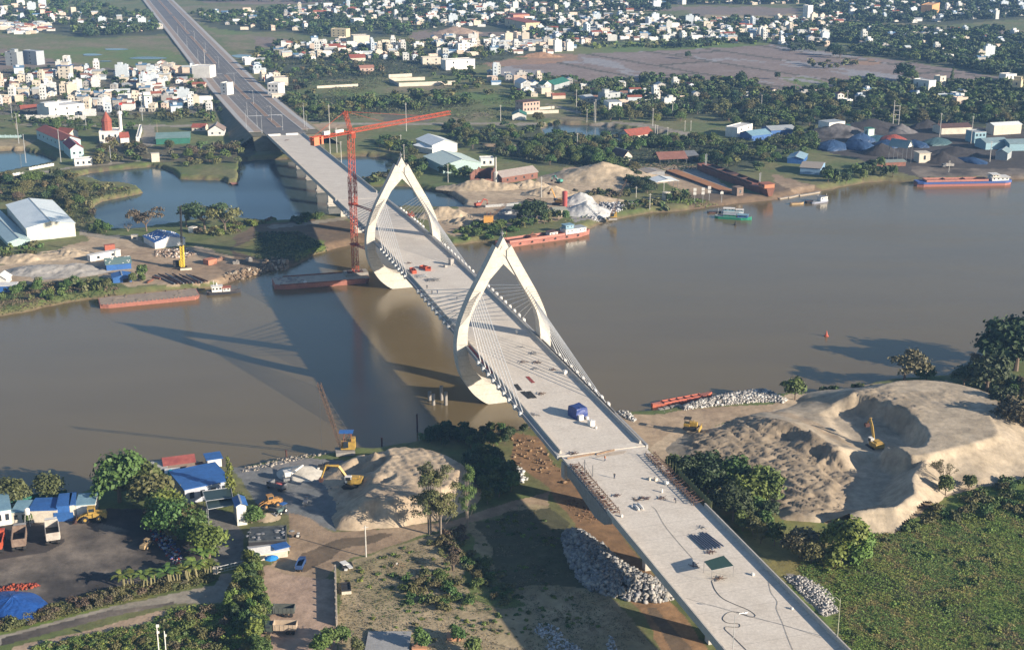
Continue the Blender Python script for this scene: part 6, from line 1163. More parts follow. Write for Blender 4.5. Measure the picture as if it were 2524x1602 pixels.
gable('shelter',U(200,1060),U(355,1050),U(200,1000),4,6.5,steel_m,tile_m,'red-roofed open shelter left of the biggest white house','shelter',length=10,axis='front',open_=True)
def wall_line(pts,h,m,lab,th=.35,z=2.6,name='wall',cat='wall',group=None,post=0,coords=None):
 P_=[Vector(W(*p,z))for p in pts];o=P_[0].copy();mb=MB()
 for a,b in zip(P_[:-1],P_[1:]):
  d=b-a;n=Vector((-d.y,d.x,0)).normalized()*th/2;a_,b_=a-o,b-o
  mb.rings([[a_-n+Vector((0,0,-.4)),a_+n+Vector((0,0,-.4)),a_+n+Vector((0,0,h)),a_-n+Vector((0,0,h))],[b_-n+Vector((0,0,-.4)),b_+n+Vector((0,0,-.4)),b_+n+Vector((0,0,h)),b_-n+Vector((0,0,h))]])
  if post:
   for k in range(int(d.length/post)+1):
    q=a_+d.normalized()*min(k*post,d.length);mb.box((q.x,q.y,h/2+.15),(th*1.6,th*1.6,h+.4))
 ob=mb.build(name,m);ob.location=o;return tag(ob,lab,cat,group)
wall_line([U(180,1108),U(800,1112)],3.4,white_m,'long white wall in front of the biggest white house',post=6)
wall_line([V0(0,150),V0(180,118),V0(235,120)],1.5,white_m,'white balustrade wall at the left below the pool',post=2.5)
wall_line([V0(275,75),V0(500,32)],1.6,white_m,'white balustrade wall along the bank road by the pool',post=2.5)
wall_line([U(0,1278),U(200,1280)],1.8,mat('wall_teal',(0,0,0)),'pale wall behind the pool lawn',post=4)
flat('house',V0(695,40),V0(860,28),8,4,white_m,'white low house on the bank road above the pond','house',nwin=3)
flat('house',U(1290,1330),U(1320,1210),2.0,4,white_m,'thin white gate wall left of the concrete yard','wall',nwin=0)
for q,h,l in(((175,1335),22,'tall pale pole behind the pool lawn'),((240,1505),19,'tall pale pole beside the blue pool'),((565,1505),22,'tall pale pole in front of the red-roofed school'),((115,1120),14,'slim pole left of the palm at the white wall'),((1028,1505),11,'slim pole on the pond bank below the church'),((1322,1120),17,'slim lamp pole at the edge of the left town'),((800,1200),10,'slim pole in the trees above the church')):
 x,y,z=W(*U(*q),2.5);mb=MB();mb.tube((0,0,-.3),(0,0,h),.3,.18);mb.box((0,0,h),(.9,.5,.3));o=mb.build('pole',galv_m);o.location=(x,y,2.3);tag(o,l,'pole')
gable('warehouse',V1(1640,1430),V1(1870,1410),V1(1490,1290),6,9,white_m,tinw_m,'white warehouse with a bulging pale roof, upper of two by the pond','warehouse',seams=False)
gable('warehouse',T(1,1,1740,110),T(1,1,2110,90),V1(1560,1450),5.5,8.5,mat('sheet_green_pale',(0,0,0)),mat('roof_palegreen',(.62,.70,.60),.4,(.52,.62,.56),6.),'pale green roofed warehouse, lower of two by the pond','warehouse')
gable('shed',V1(1460,1400),V1(1640,1440),V1(1450,1380),4,5,white_m,tinw_m,'white lean-to left of the bulging-roof warehouse','shed',length=16,axis='front')
flat('house',ZA(355,165),ZA(535,160),9,4.6,white_m,'long white low house right of the pale green warehouse','house',nwin=2)
rn=thing('brick_ruin',W(*ZA(250,415),2.5),0,'roofless red-brick ruin with tall walls beside the chimney','ruin');o0=Vector(rn.location)
pts=[ZA(215,415),ZA(500,405),ZA(560,330),ZA(330,330)];P_=[Vector(W(*p,2.5))-o0 for p in pts]
for a,b,h in((0,1,4),(1,2,9),(3,0,8.5),(2,3,8)):
 mb=MB();d=P_[b]-P_[a];n=Vector((-d.y,d.x,0)).normalized()*.3;k=6
 hs=[h*(1-.25*random.random())for _ in range(k+1)]
 for i in range(k):
  q0,q1=P_[a]+d*i/k,P_[a]+d*(i+1)/k;mb.rings([[q0-n+Vector((0,0,-.3)),q0+n+Vector((0,0,-.3)),q0+n+Vector((0,0,hs[i])),q0-n+Vector((0,0,hs[i]))],[q1-n+Vector((0,0,-.3)),q1+n+Vector((0,0,-.3)),q1+n+Vector((0,0,hs[i+1])),q1-n+Vector((0,0,hs[i+1]))]])
 mb.build('wall',brick_m,rn)
x,y,z=W(*ZA(557,395),2.5);mb=MB();mb.lathe([(1.9,0),(1.6,7),(.55,8),(.45,16.5),(.6,16.8)],k=8);o=mb.build('chimney',pole_m);o.location=(x,y,2.3);tag(o,'tall pale chimney at the corner of the brick ruin','chimney')
gable('brick_shed',ZA(640,410),ZA(1120,330),ZA(600,250),4.5,7.5,brick_m,mat('roof_striped',(.26,.20,.18),.8,(.36,.33,.30),2.,.9),'long low brick shed with a striped grey-brown roof','shed',length=11,axis='front',win=4)
gable('gravel_shed',ZA(1350,845),ZA(1510,835),ZA(1330,760),3.5,4.5,offw_m,mat('roof_khaki',(.30,.30,.24),.8),'khaki-roofed hut between the round dark tree and the silo','shed',length=9,axis='front',win=2)
odd('hopper','hopper',ZA(450,985),2.4,'yellow-and-tan hopper box on a footing opposite the far pylon',[('bin',mat('machine_orange',(0,0,0)),[((0,0,4.6),(4.4,3.6,3.4),0)],[]),('footing',offw_m,[((0,0,1.4),(2.6,2.2,2.8))],[])])
wall_line([ZA(420,720),ZA(870,690)],1.5,galv_m,'grey railing across the far sand yard, upper one',.12,name='fence',cat='fence',post=1.6)
wall_line([ZA(600,820),ZA(880,790)],1.5,galv_m,'grey railing across the far sand yard, lower one',.12,name='fence',cat='fence',post=1.6)
wall_line([ZA(1120,700),ZA(1120,640),ZA(980,610)],.6,brick_m,'low broken wall on the far sand yard')
gable('house',ZB(190,300),ZB(320,295),ZB(35,190),3.6,7,offw_m,tiledk_m,'cream gabled house with a dark tiled roof above the slipway','house',win=2)
gable('open_shed',ZB(640,345),ZB(985,330),ZB(610,260),4,7.5,steel_m,mat('roof_brownred',(.24,.11,.085),.85,(.18,.08,.06),4.),'long open shed with a brown-red roof behind the slipway','shed',length=15,axis='front',open_=True)
gable('shed',ZB(500,500),ZB(650,460),ZB(360,400),3,3.6,steel_m,mat('roof_greybrown',(.30,.26,.22),.8),'flat grey-brown roof behind the white canopy of the boatyard','shed')
gable('canopy',ZB(600,655),ZB(850,625),ZB(500,510),4.8,6.0,white_m,tinw_m,'white-roofed open canopy in the boatyard','canopy',open_=True)
flat('hut',ZB(715,790),ZB(770,780),3,4.5,offw_m,'tiny cream hut at the boatyard gate by the water','hut',nwin=0,parapet=0,overh=.2)
flat('hut',ZB(1610,735),ZB(1690,725),5,5,mat('bed_rust',(0,0,0)),'brown box cabin standing at the foot of the slipway','hut',nwin=1,parapet=0,overh=.2)
gable('dark_shed',ZB(960,300),ZB(1120,290),ZB(960,180),4,6,dark_m,steel_m,'dark shed between the open shed and the rusty ship','shed',length=14,axis='front')
flat('house',V2(110,1045),V2(265,1030),12,8.2,mat('wall_pink',(.46,.33,.27),.8),'two-storey brick-pink block with a brown roof beside a white wall','house',storeys=2,nwin=5,overh=.5,roof=tiledk_m,side_win=2)
wall_line([V2(110,1062),V2(440,1050)],2.6,offw_m,'cream wall in front of the brick-pink block');wall_line([V2(262,1018),V2(400,1008)],2.,offw_m,'short cream wall behind the brick-pink block')
gable('hall',V2(10,1115),V2(140,1115),V2(0,1020),4,6.5,white_m,green_m,'green-roofed barn left of the brick-pink block','barn',length=14)
gable('temple',V2(1100,1310),V2(1320,1280),V2(1100,1245),3.6,7.4,offw_m,tile_m,'red-roofed temple among the trees above the boatyard','temple',length=13,axis='front',win=3)
flat('house',V2(2095,1280),V2(2235,1240),10,7,white_m,'bright white box house beside the blue roofs above the boatyard','house',storeys=2,nwin=2)
gable('shed',V2(2230,1310),V2(2408,1290),V2(2230,1260),4,6.5,blue_m,ltblue_m,'blue shed with a pale roof right of the bright white box house','shed',length=14,axis='front')
flat('house',V2(905,1055),V2(1025,1050),14,9,white_m,'tall white square house with a dark flat roof in the middle village','house',storeys=2,nwin=2,roof=tin_m,overh=.2)
flat('house',V2(870,985),V2(1010,970),10,10,tin_m,'grey stepped house directly behind the tall white square one','house',storeys=3,nwin=2,stair=(5,4,3,-.2))
gable('house',V2(660,960),V2(770,945),V2(650,920),4,6,offw_m,tin_m,'long grey-roofed house by the village street','house',length=10,axis='front',win=3)
gable('house',V2(90,830),V2(205,825),V2(80,770),5,8,white_m,white_m,'white gabled barn house left of the green roofs','house',length=20,win=2)
gable('house',V2(300,850),V2(385,845),V2(250,780),6,9,white_m,green_m,'white house with a green roof and front gable','house',win=2)
gable('house',V2(400,840),V2(540,800),V2(390,770),5,8,tin_m,green_m,'wider green-roofed shed right of the white gable','house',length=14,axis='front')
wall_line([V1(1330,805),V1(1850,785)],3.4,offw_m,'long cream wall of the walled plot, front side',.5);wall_line([V1(1240,760),V1(1330,805)],3.,grey_m,'left side wall of the walled plot',.5);wall_line([V1(1240,755),V1(1570,745)],3.,offw_m,'middle wall of the walled plot',.5);wall_line([V1(1235,722),V1(1450,712)],3.,offw_m,'back wall of the walled plot',.5)
wall_line([V1(570,820),V1(950,800)],2.,offw_m,'cream field wall left of the walled plot',.4);wall_line([V1(560,990),V1(720,980)],2,offw_m,'short field wall in the trees beside the crane top',.4)
flat('house',V1(1765,655),V1(2035,640),14,9.5,white_m,'long bright white two-storey block at the corner of the orange earthworks','house',storeys=2,nwin=2)
flat('house',V1(1550,605),V1(1720,600),12,7,offw_m,'cream block left of the long bright white one','house',storeys=2,nwin=2)
flat('house',V1(1880,490),V1(2020,485),12,9.5,white_m,'white three-storey villa with balconies in the middle village','house',storeys=3,nwin=3,stair=(6,5,3,0))
flat('house',V1(910,410),V1(1060,405),16,9,offw_m,'wide cream block high in the middle village','house',storeys=2,nwin=0)
flat('house',V1(700,345),V1(840,350),12,9.5,mat('wall_yellow',(.55,.46,.30),.8),'yellowish three-storey house standing free above the trees','house',storeys=3,nwin=3)
flat('house',V1(915,245),V1(1010,240),12,9,white_m,'plain white cube house in the far village','house',storeys=2,nwin=0)
gable('hall',V1(640,465),V1(790,460),V1(640,430),4,6,white_m,tile_m,'low white hall with a red roof edge at the field','hall',length=10,axis='front')
gable('house',V1(880,575),V1(1020,570),V1(880,540),4,7,offw_m,tile_m,'temple-like red roof in the middle village','temple',length=12,axis='front')
gable('house',V1(970,670),V1(1100,665),V1(970,630),4,6,mat('wall_pink',(0,0,0)),mat('tile_pale',(.34,.16,.11),.8),'low pink-roofed house alone in the orchard','house',length=10,axis='front',win=3)
flat('tower_house',V3(400,170),V3(447,168),12,17,white_m,'tallest narrow white tower house at the top right','house',storeys=4,nwin=0)
flat('house',V3(1550,145),V3(1620,120),16,14,mat('wall_orange',(.55,.30,.12),.8),'orange-fronted building far off at the top right','house',storeys=2,nwin=0)
flat('house',V3(1375,830),V3(1520,850),10,9,white_m,'white two-window house in the trees below the big dark tree','house',storeys=1,nwin=2)
flat('house',V3(2290,865),V3(2370,870),12,11,mat('wall_yellow',(0,0,0)),'yellow-fronted house at the right edge near the smoke','house',storeys=2,nwin=1,stair=(6,5,3,0))
flat('house',V3(2235,755),V3(2335,750),10,6,white_m,'white flat-roofed house just above the yellow-fronted one','house',nwin=3)
flat('house',V3(1625,805),V3(1680,800),8,9,offw_m,'small cream tower house right of the two-window house','house',storeys=2,nwin=1)
flat('market_hall',V2(-60,240),V2(135,285),20,10,mat('wall_yellow',(0,0,0)),'yellow-walled public hall with a red roof in the distance','hall',roof=tile_m,overh=1.2,nwin=3)
flat('market_hall',V2(20,200),V2(170,195),20,9,mat('wall_salmon',(.55,.25,.17),.8),'salmon-coloured hall behind the yellow-walled one','hall',roof=tile_m,overh=1.,nwin=0)
flat('sheet_shed',ZC(855,320),ZC(1090,295),12,9,white_m,'white and grey sheet-clad shed at the left of the coal yard','shed',nwin=0,parapet=0,overh=.1,roof=tin_m)
gable('loading_shed',ZC(2005,760),ZC(2190,755),ZC(1755,470),11.5,15.5,white_m,mat('roof_bluegrey',(.24,.32,.34),.6,(.18,.26,.28),5.),'tall open loading shed with a white front gable and blue-grey roof','shed',open_=True)
flat('quay_office',ZC(2195,735),ZC(2360,730),8,6.5,offw_m,'cream annex right of the tall loading shed','office',nwin=1,overh=.5,storeys=1)
gable('shed',ZC(240,740),ZC(480,755),ZC(190,590),3.5,5,blue_m,mat('roof_aqua',(.30,.44,.50),.5,(.22,.34,.42),5.),'aqua-roofed shed above the slipway shrubs','shed',length=20)
gable('shed',ZC(430,900),ZC(730,920),ZC(600,760),4.5,6,mat('sheet_paleblue',(.20,.33,.48),.6),mat('roof_greybrown',(0,0,0)),'pale blue sheet shed with a grey-brown roof on the far bank','shed',length=22,axis='front')
gable('shed',ZC(0,330),ZC(370,310),ZC(0,280),4,6,blue_m,tin_m,'long blue shed with a pale roof edge left of the coal yard','shed',length=16,axis='front')
gable('shed',ZC(1560,800),ZC(2000,780),ZC(1700,740),3,3.8,brick_m,mat('roof_greygreen',(.20,.24,.22),.8),'low grey-green roof below the loading shed','shed',length=9,axis='front')
flat('office',V3(1945,1330),V3(2050,1325),12,7.5,mat('wall_teal2',(.22,.36,.42),.7),'teal two-storey office at the right of the coal yard','office',storeys=2,nwin=3,roof=tin_m)
gable('hall',V3(2050,1235),V3(2125,1255),V3(1950,1190),7,8.5,offw_m,mat('roof_pale',(0,0,0)),'cream-ended hall behind the teal office','hall',length=24)
gable('shed',V3(2050,1390),V3(2260,1380),V3(2050,1260),5,7,mat('wall_teal2',(0,0,0)),mat('roof_bluegrey',(0,0,0)),'teal shed row in front of the teal office','shed',length=14,axis='front')
gable('shed',V3(2270,1400),V3(2700,1390),V3(2270,1280),5,7,mat('wall_teal2',(0,0,0)),mat('roof_bluegrey',(0,0,0)),'teal shed cut by the right edge of the photo','shed',length=14,axis='front')
gable('shed',V3(2140,1480),V3(2250,1490),V3(2160,1390),5,7,tin_m,mat('roof_bluegrey',(0,0,0)),'small grey shed above the blue-and-red ship','shed',length=14)
gable('shed',V3(1640,1250),V3(1920,1240),V3(1640,1200),5,7,offw_m,tiledk_m,'dull red long shed at the back of the coal yard','shed',length=14,axis='front')
flat('hut',ZC(1375,350),ZC(1440,370),5,7,mat('wall_mint',(.50,.64,.56),.7),'mint-white hut on top of the coal yard heaps','hut',nwin=1,roof=green_m,overh=.5)
flat('hut',ZC(1120,300),ZC(1175,300),5,6,green_m,'little green-walled hut left of the mint-white one','hut',nwin=1,overh=.3,glass=white_m)
flat('apartment_block',U(55,610),U(165,615),10,13.5,tin_m,'grey-white tall block, left one of the two standing in the bare plots','house',storeys=4,nwin=1,stair=(6,6,3,0))
flat('apartment_block',U(222,595),U(345,608),10,14,mat('wall_bluegrey',(.34,.37,.40),.8),'blue-grey tall block with open dark storeys, right one of the two in the bare plots','house',storeys=4,nwin=1,glass=dark_m,parapet=.3)
flat('house',U(585,600),U(632,600),9,8,white_m,'lone little white house at the corner of the paddy track','house',nwin=1)
flat('house',U(1785,730),U(1950,735),14,11.5,white_m,'largest white square block beside the avenue','house',storeys=3,nwin=0,parapet=.8)
flat('house',U(2050,900),U(2110,905),9,12,white_m,'narrow white tower house on the left kerb of the avenue','house',storeys=4,nwin=1)
flat('house',V1(115,900),V1(215,905),12,11.5,white_m,'white four-storey house on the right kerb of the avenue','house',storeys=3,nwin=3)
flat('house',V1(155,940),V1(290,935),8,5,offw_m,'cream single-storey house in front of the white four-storey one','house',nwin=3)
flat('house',V1(175,800),V1(305,795),14,7,offw_m,'long cream block right of the avenue','house',nwin=0)
flat('house',U(545,735),U(655,735),10,12.5,offw_m,'tall cream tower house with a blue roof tank in the left town','house',storeys=4,nwin=2,roof=blue_m,overh=1.0,stair=(7,6,3,0))
flat('house',U(1345,1005),U(1418,1000),10,10,white_m,'white house with a green rooftop box in the left town','house',storeys=3,nwin=1,roof=green_m,overh=.1,stair=(6,5,2.5,0))
GX=[(-20,180,'ltblue','pale teal'),(180,345,'ltblue','light blue')]
t=flat('shed',ZF(430,640),ZF(860,625),9,3.4,offw_m,'sheds row with a patchwork blue roof along the coal yard','shed',parapet=0,overh=.0,nwin=0,roof=blue_m)
mb=MB();mb.box((5.9,-.08,1.5),(5.6,.1,2.8));mb.build('door',blue_m,t)
flat('shed',ZF(862,612),ZF(1045,596),9,4.2,blue_m,'shed with a bright blue roller door behind the yellow loader','shed',parapet=0,overh=.2,nwin=0,roof=blue_m)
flat('shed',ZF(1050,590),ZF(1140,580),9,4.2,offw_m,'cream-walled end bay right of the blue roller door','shed',parapet=0,overh=.1,nwin=0,roof=blue_m)
flat('shed',ZF(1145,580),ZF(1420,560),8,4.,white_m,'teal-roofed shed with two silver tanks behind the yellow loader','shed',parapet=0,overh=.2,nwin=0,roof=ltblue_m)
flat('shed',ZF(-60,700),ZF(185,660),12,4.4,white_m,'pale teal roofed shed at the left edge of the coal yard','shed',parapet=0,overh=.2,nwin=2,roof=ltblue_m)
flat('shed',ZF(185,650),ZF(425,640),8,3.2,offw_m,'low light blue roofed shed between the trucks and the river','shed',parapet=0,overh=.2,nwin=2,roof=ltblue_m)
wall_line([ZF(165,360),ZF(640,270),ZF(1000,230)],1.6,green_m,'green net fence behind the patchwork blue roof',.1,name='fence',cat='fence')
for k,q in enumerate(((1215,540),(1285,520))):
 x,y,z=W(*ZF(*q),2.6);mb=MB();mb.lathe([(0,0),(1.1,0),(1.1,2.9),(.5,3.3),(0,3.4)],k=12);o=mb.build('water_tank',mat('tank_steel',(.35,.42,.45),.3,metal=.6));o.location=(x,y,2.5);tag(o,('left','right')[k]+' one of two upright silver tanks behind the yellow loader','tank')
x,y,z=W(*ZF(405,520),6.);mb=MB();mb.lathe([(0,0),(.8,0),(.8,1.6),(.3,1.9),(0,2)],k=10);[mb.tube((a,b,-3.5),(a*.6,b*.6,0),.06)for a in(-.8,.8)for b in(-.8,.8)];o=mb.build('water_tank',white_m);o.location=(x,y,6);tag(o,'white roof tank on thin legs above the light blue roofs','tank')
t=flat('hall',ZE(1310,975),ZE(1990,830),15.5,4.6,mat('wall_lilac',(.42,.44,.50),.8),'large plain blue roof near the river at the lower left','hall',parapet=0,overh=.3,nwin=4,roof=blue_m)
gable('houseboat',ZE(1000,560),ZE(1460,500),ZE(985,410),3.6,5.0,mat('wall_brownboat',(.16,.12,.10),.8),mat('roof_maroon',(.20,.045,.045),.7,(.30,.09,.07),3.),'houseboat with a maroon roof at the near shore','houseboat',length=6,axis='front',z=.8,over=.3)
flat('houseboat',ZE(830,600),ZE(1000,590),5,3.2,dark_m,'dark boat cabin with a dirty white awning left of the maroon roof','houseboat',z=.8,roof=mat('awning',(.48,.47,.43),.7,(.36,.34,.30),1.5),overh=1.0,parapet=0,nwin=0)
flat('hut',ZE(1645,470),ZE(1850,440),5,3.4,white_m,'white hut with a bright blue roof between the houseboat and the conical tree','hut',z=1.6,roof=blue_m,overh=.5,parapet=0,nwin=0)
flat('pontoon_hut',ZE(1480,560),ZE(1660,520),6,1.6,mat('rust_deck',(.22,.15,.12),.9),'rusty pontoon deck between the maroon roof and the blue-roofed hut','pontoon',z=.6,parapet=.4,nwin=0)
flat('cabin',ZE(1010,640),ZE(1230,620),3.6,2.6,white_m,'small white cabins under the maroon roof','cabin',z=1.8,overh=.1,parapet=0,nwin=2)
x,y,z=W(*ZE(1095,625),2.6);mb=MB();mb.lathe([(0,0),(.85,0),(.9,2.2),(.5,2.6),(0,2.7)],k=12);o=mb.build('water_tank',mat('tank_turquoise',(.03,.36,.42),.45));o.location=(x,y,3.6);tag(o,'turquoise water tank in front of the maroon roof','tank')
def gate_canopy():
 c=W(*ZE(1830,1190),2.6);t=thing('gate_canopy',c,0,'dark translucent canopy on white frames spanning the yard lane','canopy');C0=Vector(c)
 for rows,z in((((1560,790),(1980,735),(2010,880),(1610,935)),5.2),(((1610,935),(2010,885),(2030,990),(1640,1060)),4.6)):
  P_=[Vector(W(*ZE(*q),2.5+z))-C0 for q in rows];mb=MB();n=4;mb.v=[tuple(p)for p in P_]+[tuple(p+Vector((0,0,.06)))for p in P_];mb.f=[(3,2,1,0),(4,5,6,7),(0,1,5,4),(1,2,6,5),(2,3,7,6),(3,0,4,7)];mb.mi=[0]*6;mb.build('roof_panel',mat('panel_dark',(.035,.06,.06),.5),t)
  mb=MB()
  for a,b in((0,1),(1,2),(2,3),(3,0)):mb.tube(P_[a]+Vector((0,0,.12)),P_[b]+Vector((0,0,.12)),.09)
  mb.build('frame',galv_m,t)
  for p in P_:mb=MB();mb.tube((p.x,p.y,-.2),tuple(p),.09);mb.build('post',galv_m,t)
gate_canopy()
t=gable('gate_hut',ZE(2080,1290),ZE(2225,1270),ZE(2020,960),6.2,6.9,white_m,blue_m,'tall white hut with a blue roof beside the lane canopy','hut',length=5.5)
t=thing('lane_gate',W(*T(0,3,2010,800),2.6),0,'grey steel field gate across the lane','gate');o0=Vector(t.location);a=Vector(W(*T(0,3,2020,800),2.6))-o0;b=Vector(W(*T(0,3,2270,740),2.6))-o0
mb=MB();mb.box(tuple(a+Vector((-.6,0,.9))),(1.2,1.0,1.9));mb.build('pillar',offw_m,t);mb=MB()
for z in(.3,1.1,1.9):mb.tube(a+Vector((0,0,z)),b+Vector((0,0,z)),.06)
for k in range(9):q=a.lerp(b,k/8);mb.tube(q+Vector((0,0,.3)),q+Vector((0,0,1.9)),.05)
mb.build('bars',galv_m,t)
t=flat('shed',T(1,3,-60,610),T(1,3,285,590),9,3.2,dark_m,'dark cluttered shed covered with torn sheets beside the red soil yard','shed',parapet=.4,nwin=0,roof=mat('roof_black',(.03,.035,.04),.7,(.09,.10,.10),2.))
mb=MB()
for k in range(14):mb.blob((random.uniform(-7,7),random.uniform(.5,8),3.6),(random.uniform(.3,1.2),random.uniform(.3,.8),.3))
mb.build('roof_clutter',steel_m,t)
t=gable('lean_to',T(1,3,-30,690),T(1,3,300,640),T(1,3,-30,600),2.0,2.6,offw_m,white_m,'lean-to with white and blue sheets in front of the dark shed','shed',length=5,axis='front')
mb=MB();mb.box((3.2,1.5,2.9),(4.5,3.6,.2),.2);mb.build('blue_sheet',blue_m,t)
x,y,z=W(*T(1,3,150,720),2.6);t=thing('parasol',(x,y,2.5),0,'bright blue parasol in front of the dark shed','parasol');mb=MB();mb.tube((0,0,0),(0,0,2.6),.05);mb.build('pole',steel_m,t);mb=MB();mb.lathe([(2.0,2.1),(1.2,2.5),(.1,2.8)],k=8);mb.build('canopy',mat('parasol_blue',(.03,.25,.6),.6),t)
wall_line([T(1,3,738,790),T(1,3,752,1290)],1.9,mat('wall_grey_brick',(.34,.30,.25),.9,(.25,.22,.19),1.),'long straight wall between the red soil yard and the dry field',.3,post=3.5)
flat('pit',T(1,3,800,1000),T(1,3,890,992),4.5,.9,offw_m,'small square pit with cream walls beside the long straight wall','pit',parapet=.4,nwin=0,roof=dark_m)
flat('slab',T(1,3,1000,1640),T(1,3,1400,1640),14,.4,conc_dk,'low grey concrete slab at the bottom edge beside the round potted tree','slab',parapet=0,overh=.2,nwin=0,roof=mat('roof_concrete',(.34,.34,.33),.85,(.27,.27,.27),2.))
t=thing('utility_pole',W(*T(0,3,1480,1600),2.6),.2,'white twin pole with brackets at the lower left edge of the scrub','pole')
mb=MB();mb.tube((0,0,0),(0,0,9.5),.16,.12);mb.box((.2,0,9.1),(.7,.3,.7));mb.box((.2,0,7.4),(.6,.3,.5));mb.build('pole',white_m,t);mb=MB();mb.tube((1.6,.3,0),(1.6,.3,7.4),.14,.12);mb.box((1.8,.3,6.2),(.5,.3,.5));mb.build('second_pole',white_m,t)
POLES=[(T(1,3,1025,640),9.5,'thin utility pole beside the brown track on the near bank'),(V1(688,1240),22,'tall concrete pole left of the tower crane top'),(V1(692,1430),20,'tall concrete pole at the deck side behind the counter jib'),(V1(755,1420),18,'concrete pole right beside the tower crane mast'),(V1(795,1500),14,'pale lamp pole by the right parapet near the crane mast'),(V1(1398,1220),22,'tallest concrete pole crossing the crane jib'),(V1(2272,1125),13,'concrete pole near the green barn'),(V1(1348,1365),9,'thin pole by the pond trees'),(V1(1378,1500),12,'lamp pole at the pond road above the far pylon'),(V2(604,1030),18,'pole at the village street corner'),(V2(702,1130),10,'short pole on the dyke road'),(V2(768,1130),16,'left pole of a close pair on the dyke road'),(V2(782,1132),18,'right pole of a close pair on the dyke road'),(V2(1312,1170),14,'pole behind the bright green shrub on the dyke road'),(V2(1495,1075),16,'pole among trees in the middle of the right bank'),(V2(1610,1215),8,'stub pole by the dyke road bend'),(V2(1665,1215),8,'second stub pole by the dyke road bend'),(V2(1450,1290),9,'pole right of the red-roofed temple'),(V2(1335,1265),9,'left post beside the temple'),(V2(1355,1270),9,'right post beside the temple'),(V2(612,1390),12,'pole in the trees above the ruin'),(V2(2320,1010),12,'pole in the trees left of the power frame'),(V3(765,990),14,'pole in the middle of the right woods'),(V3(1625,1270),18,'tall pole at the back of the coal yard'),(V3(1915,1330),20,'tall white pole left of the teal office'),(V3(2090,1500),14,'pole by the quay in front of the teal sheds'),(V3(1710,1600),8,'pole on the grey quay'),(U(1900,600),16,'lamp pole on the left side of the avenue beyond the crossing'),(T(2,1,1415,270),6,'pole in front of the white boatyard canopy'),(T(2,1,1158,330),7,'pale marker post on the grassy far bank'),(T(2,1,1285,430),9,'round-headed marker on the far bank grass'),(T(1,1,1785,190),12,'pale pole below the pale green warehouse'),(T(2,1,280,330),13,'thin pole above the round dark tree'),(T(1,3,1968,370),26,'x')]
for q,h,l in POLES[:-1]:
 x,y,z=W(*q,2.6);mb=MB();mb.tube((0,0,-.4),(0,0,h),.28 if h>12 else .2,.16,6);mb.box((0,0,h-.6),(1.8,.14,.14),.3)
 if h>12:mb.box((0,0,h-1.6),(1.4,.14,.14),.3)
 o=mb.build('utility_pole',pole_m);o.location=(x,y,2.4);tag(o,l,'pole')
for k,s in enumerate(list(range(1010,1130,30))+list(range(1180,1900,70))):
 lamp_post(B(s,-12.9 if k%2 else 1.9,zr(s)+.1),BANG+(0 if k%2 else 1.57),11,'%s street lamp %s of the avenue, counted from the bridge'%(('first','second','third','fourth','fifth','sixth','seventh','eighth')[k//2],'on the left kerb' if k%2 else 'on the median'),'street lamps of the avenue',galv_m,2.5,.13)
for k,(s,r)in enumerate(((1000,-14.5),(1000,18),(1024,20),(1040,-21),(1052,24),(1070,27))):
 lamp_post(B(s,r,zr(s)),BANG,12,('grey lamp at the left corner of the deck end','grey lamp at the right corner of the deck end','lamp just right of the deck end corner','lamp on the left kerb of the junction','lamp on the right kerb of the junction','lamp at the back of the junction on the right')[k],None,galv_m,2.2,.13)
WALLC=[('white',(.74,.72,.67)),('white',(.70,.69,.66)),('cream',(.62,.55,.44)),('grey',(.42,.40,.37)),('bluish-white',(.56,.62,.66)),('pale',(.64,.64,.60)),('peach',(.62,.50,.40))]
ROOFC=[('flat roof',None),('blue tin roof',(.10,.20,.32)),('red tiled roof',(.32,.10,.06)),('grey tin roof',(.32,.34,.35)),('rusty roof',(.25,.14,.10)),('pale tin roof',(.5,.54,.54))]
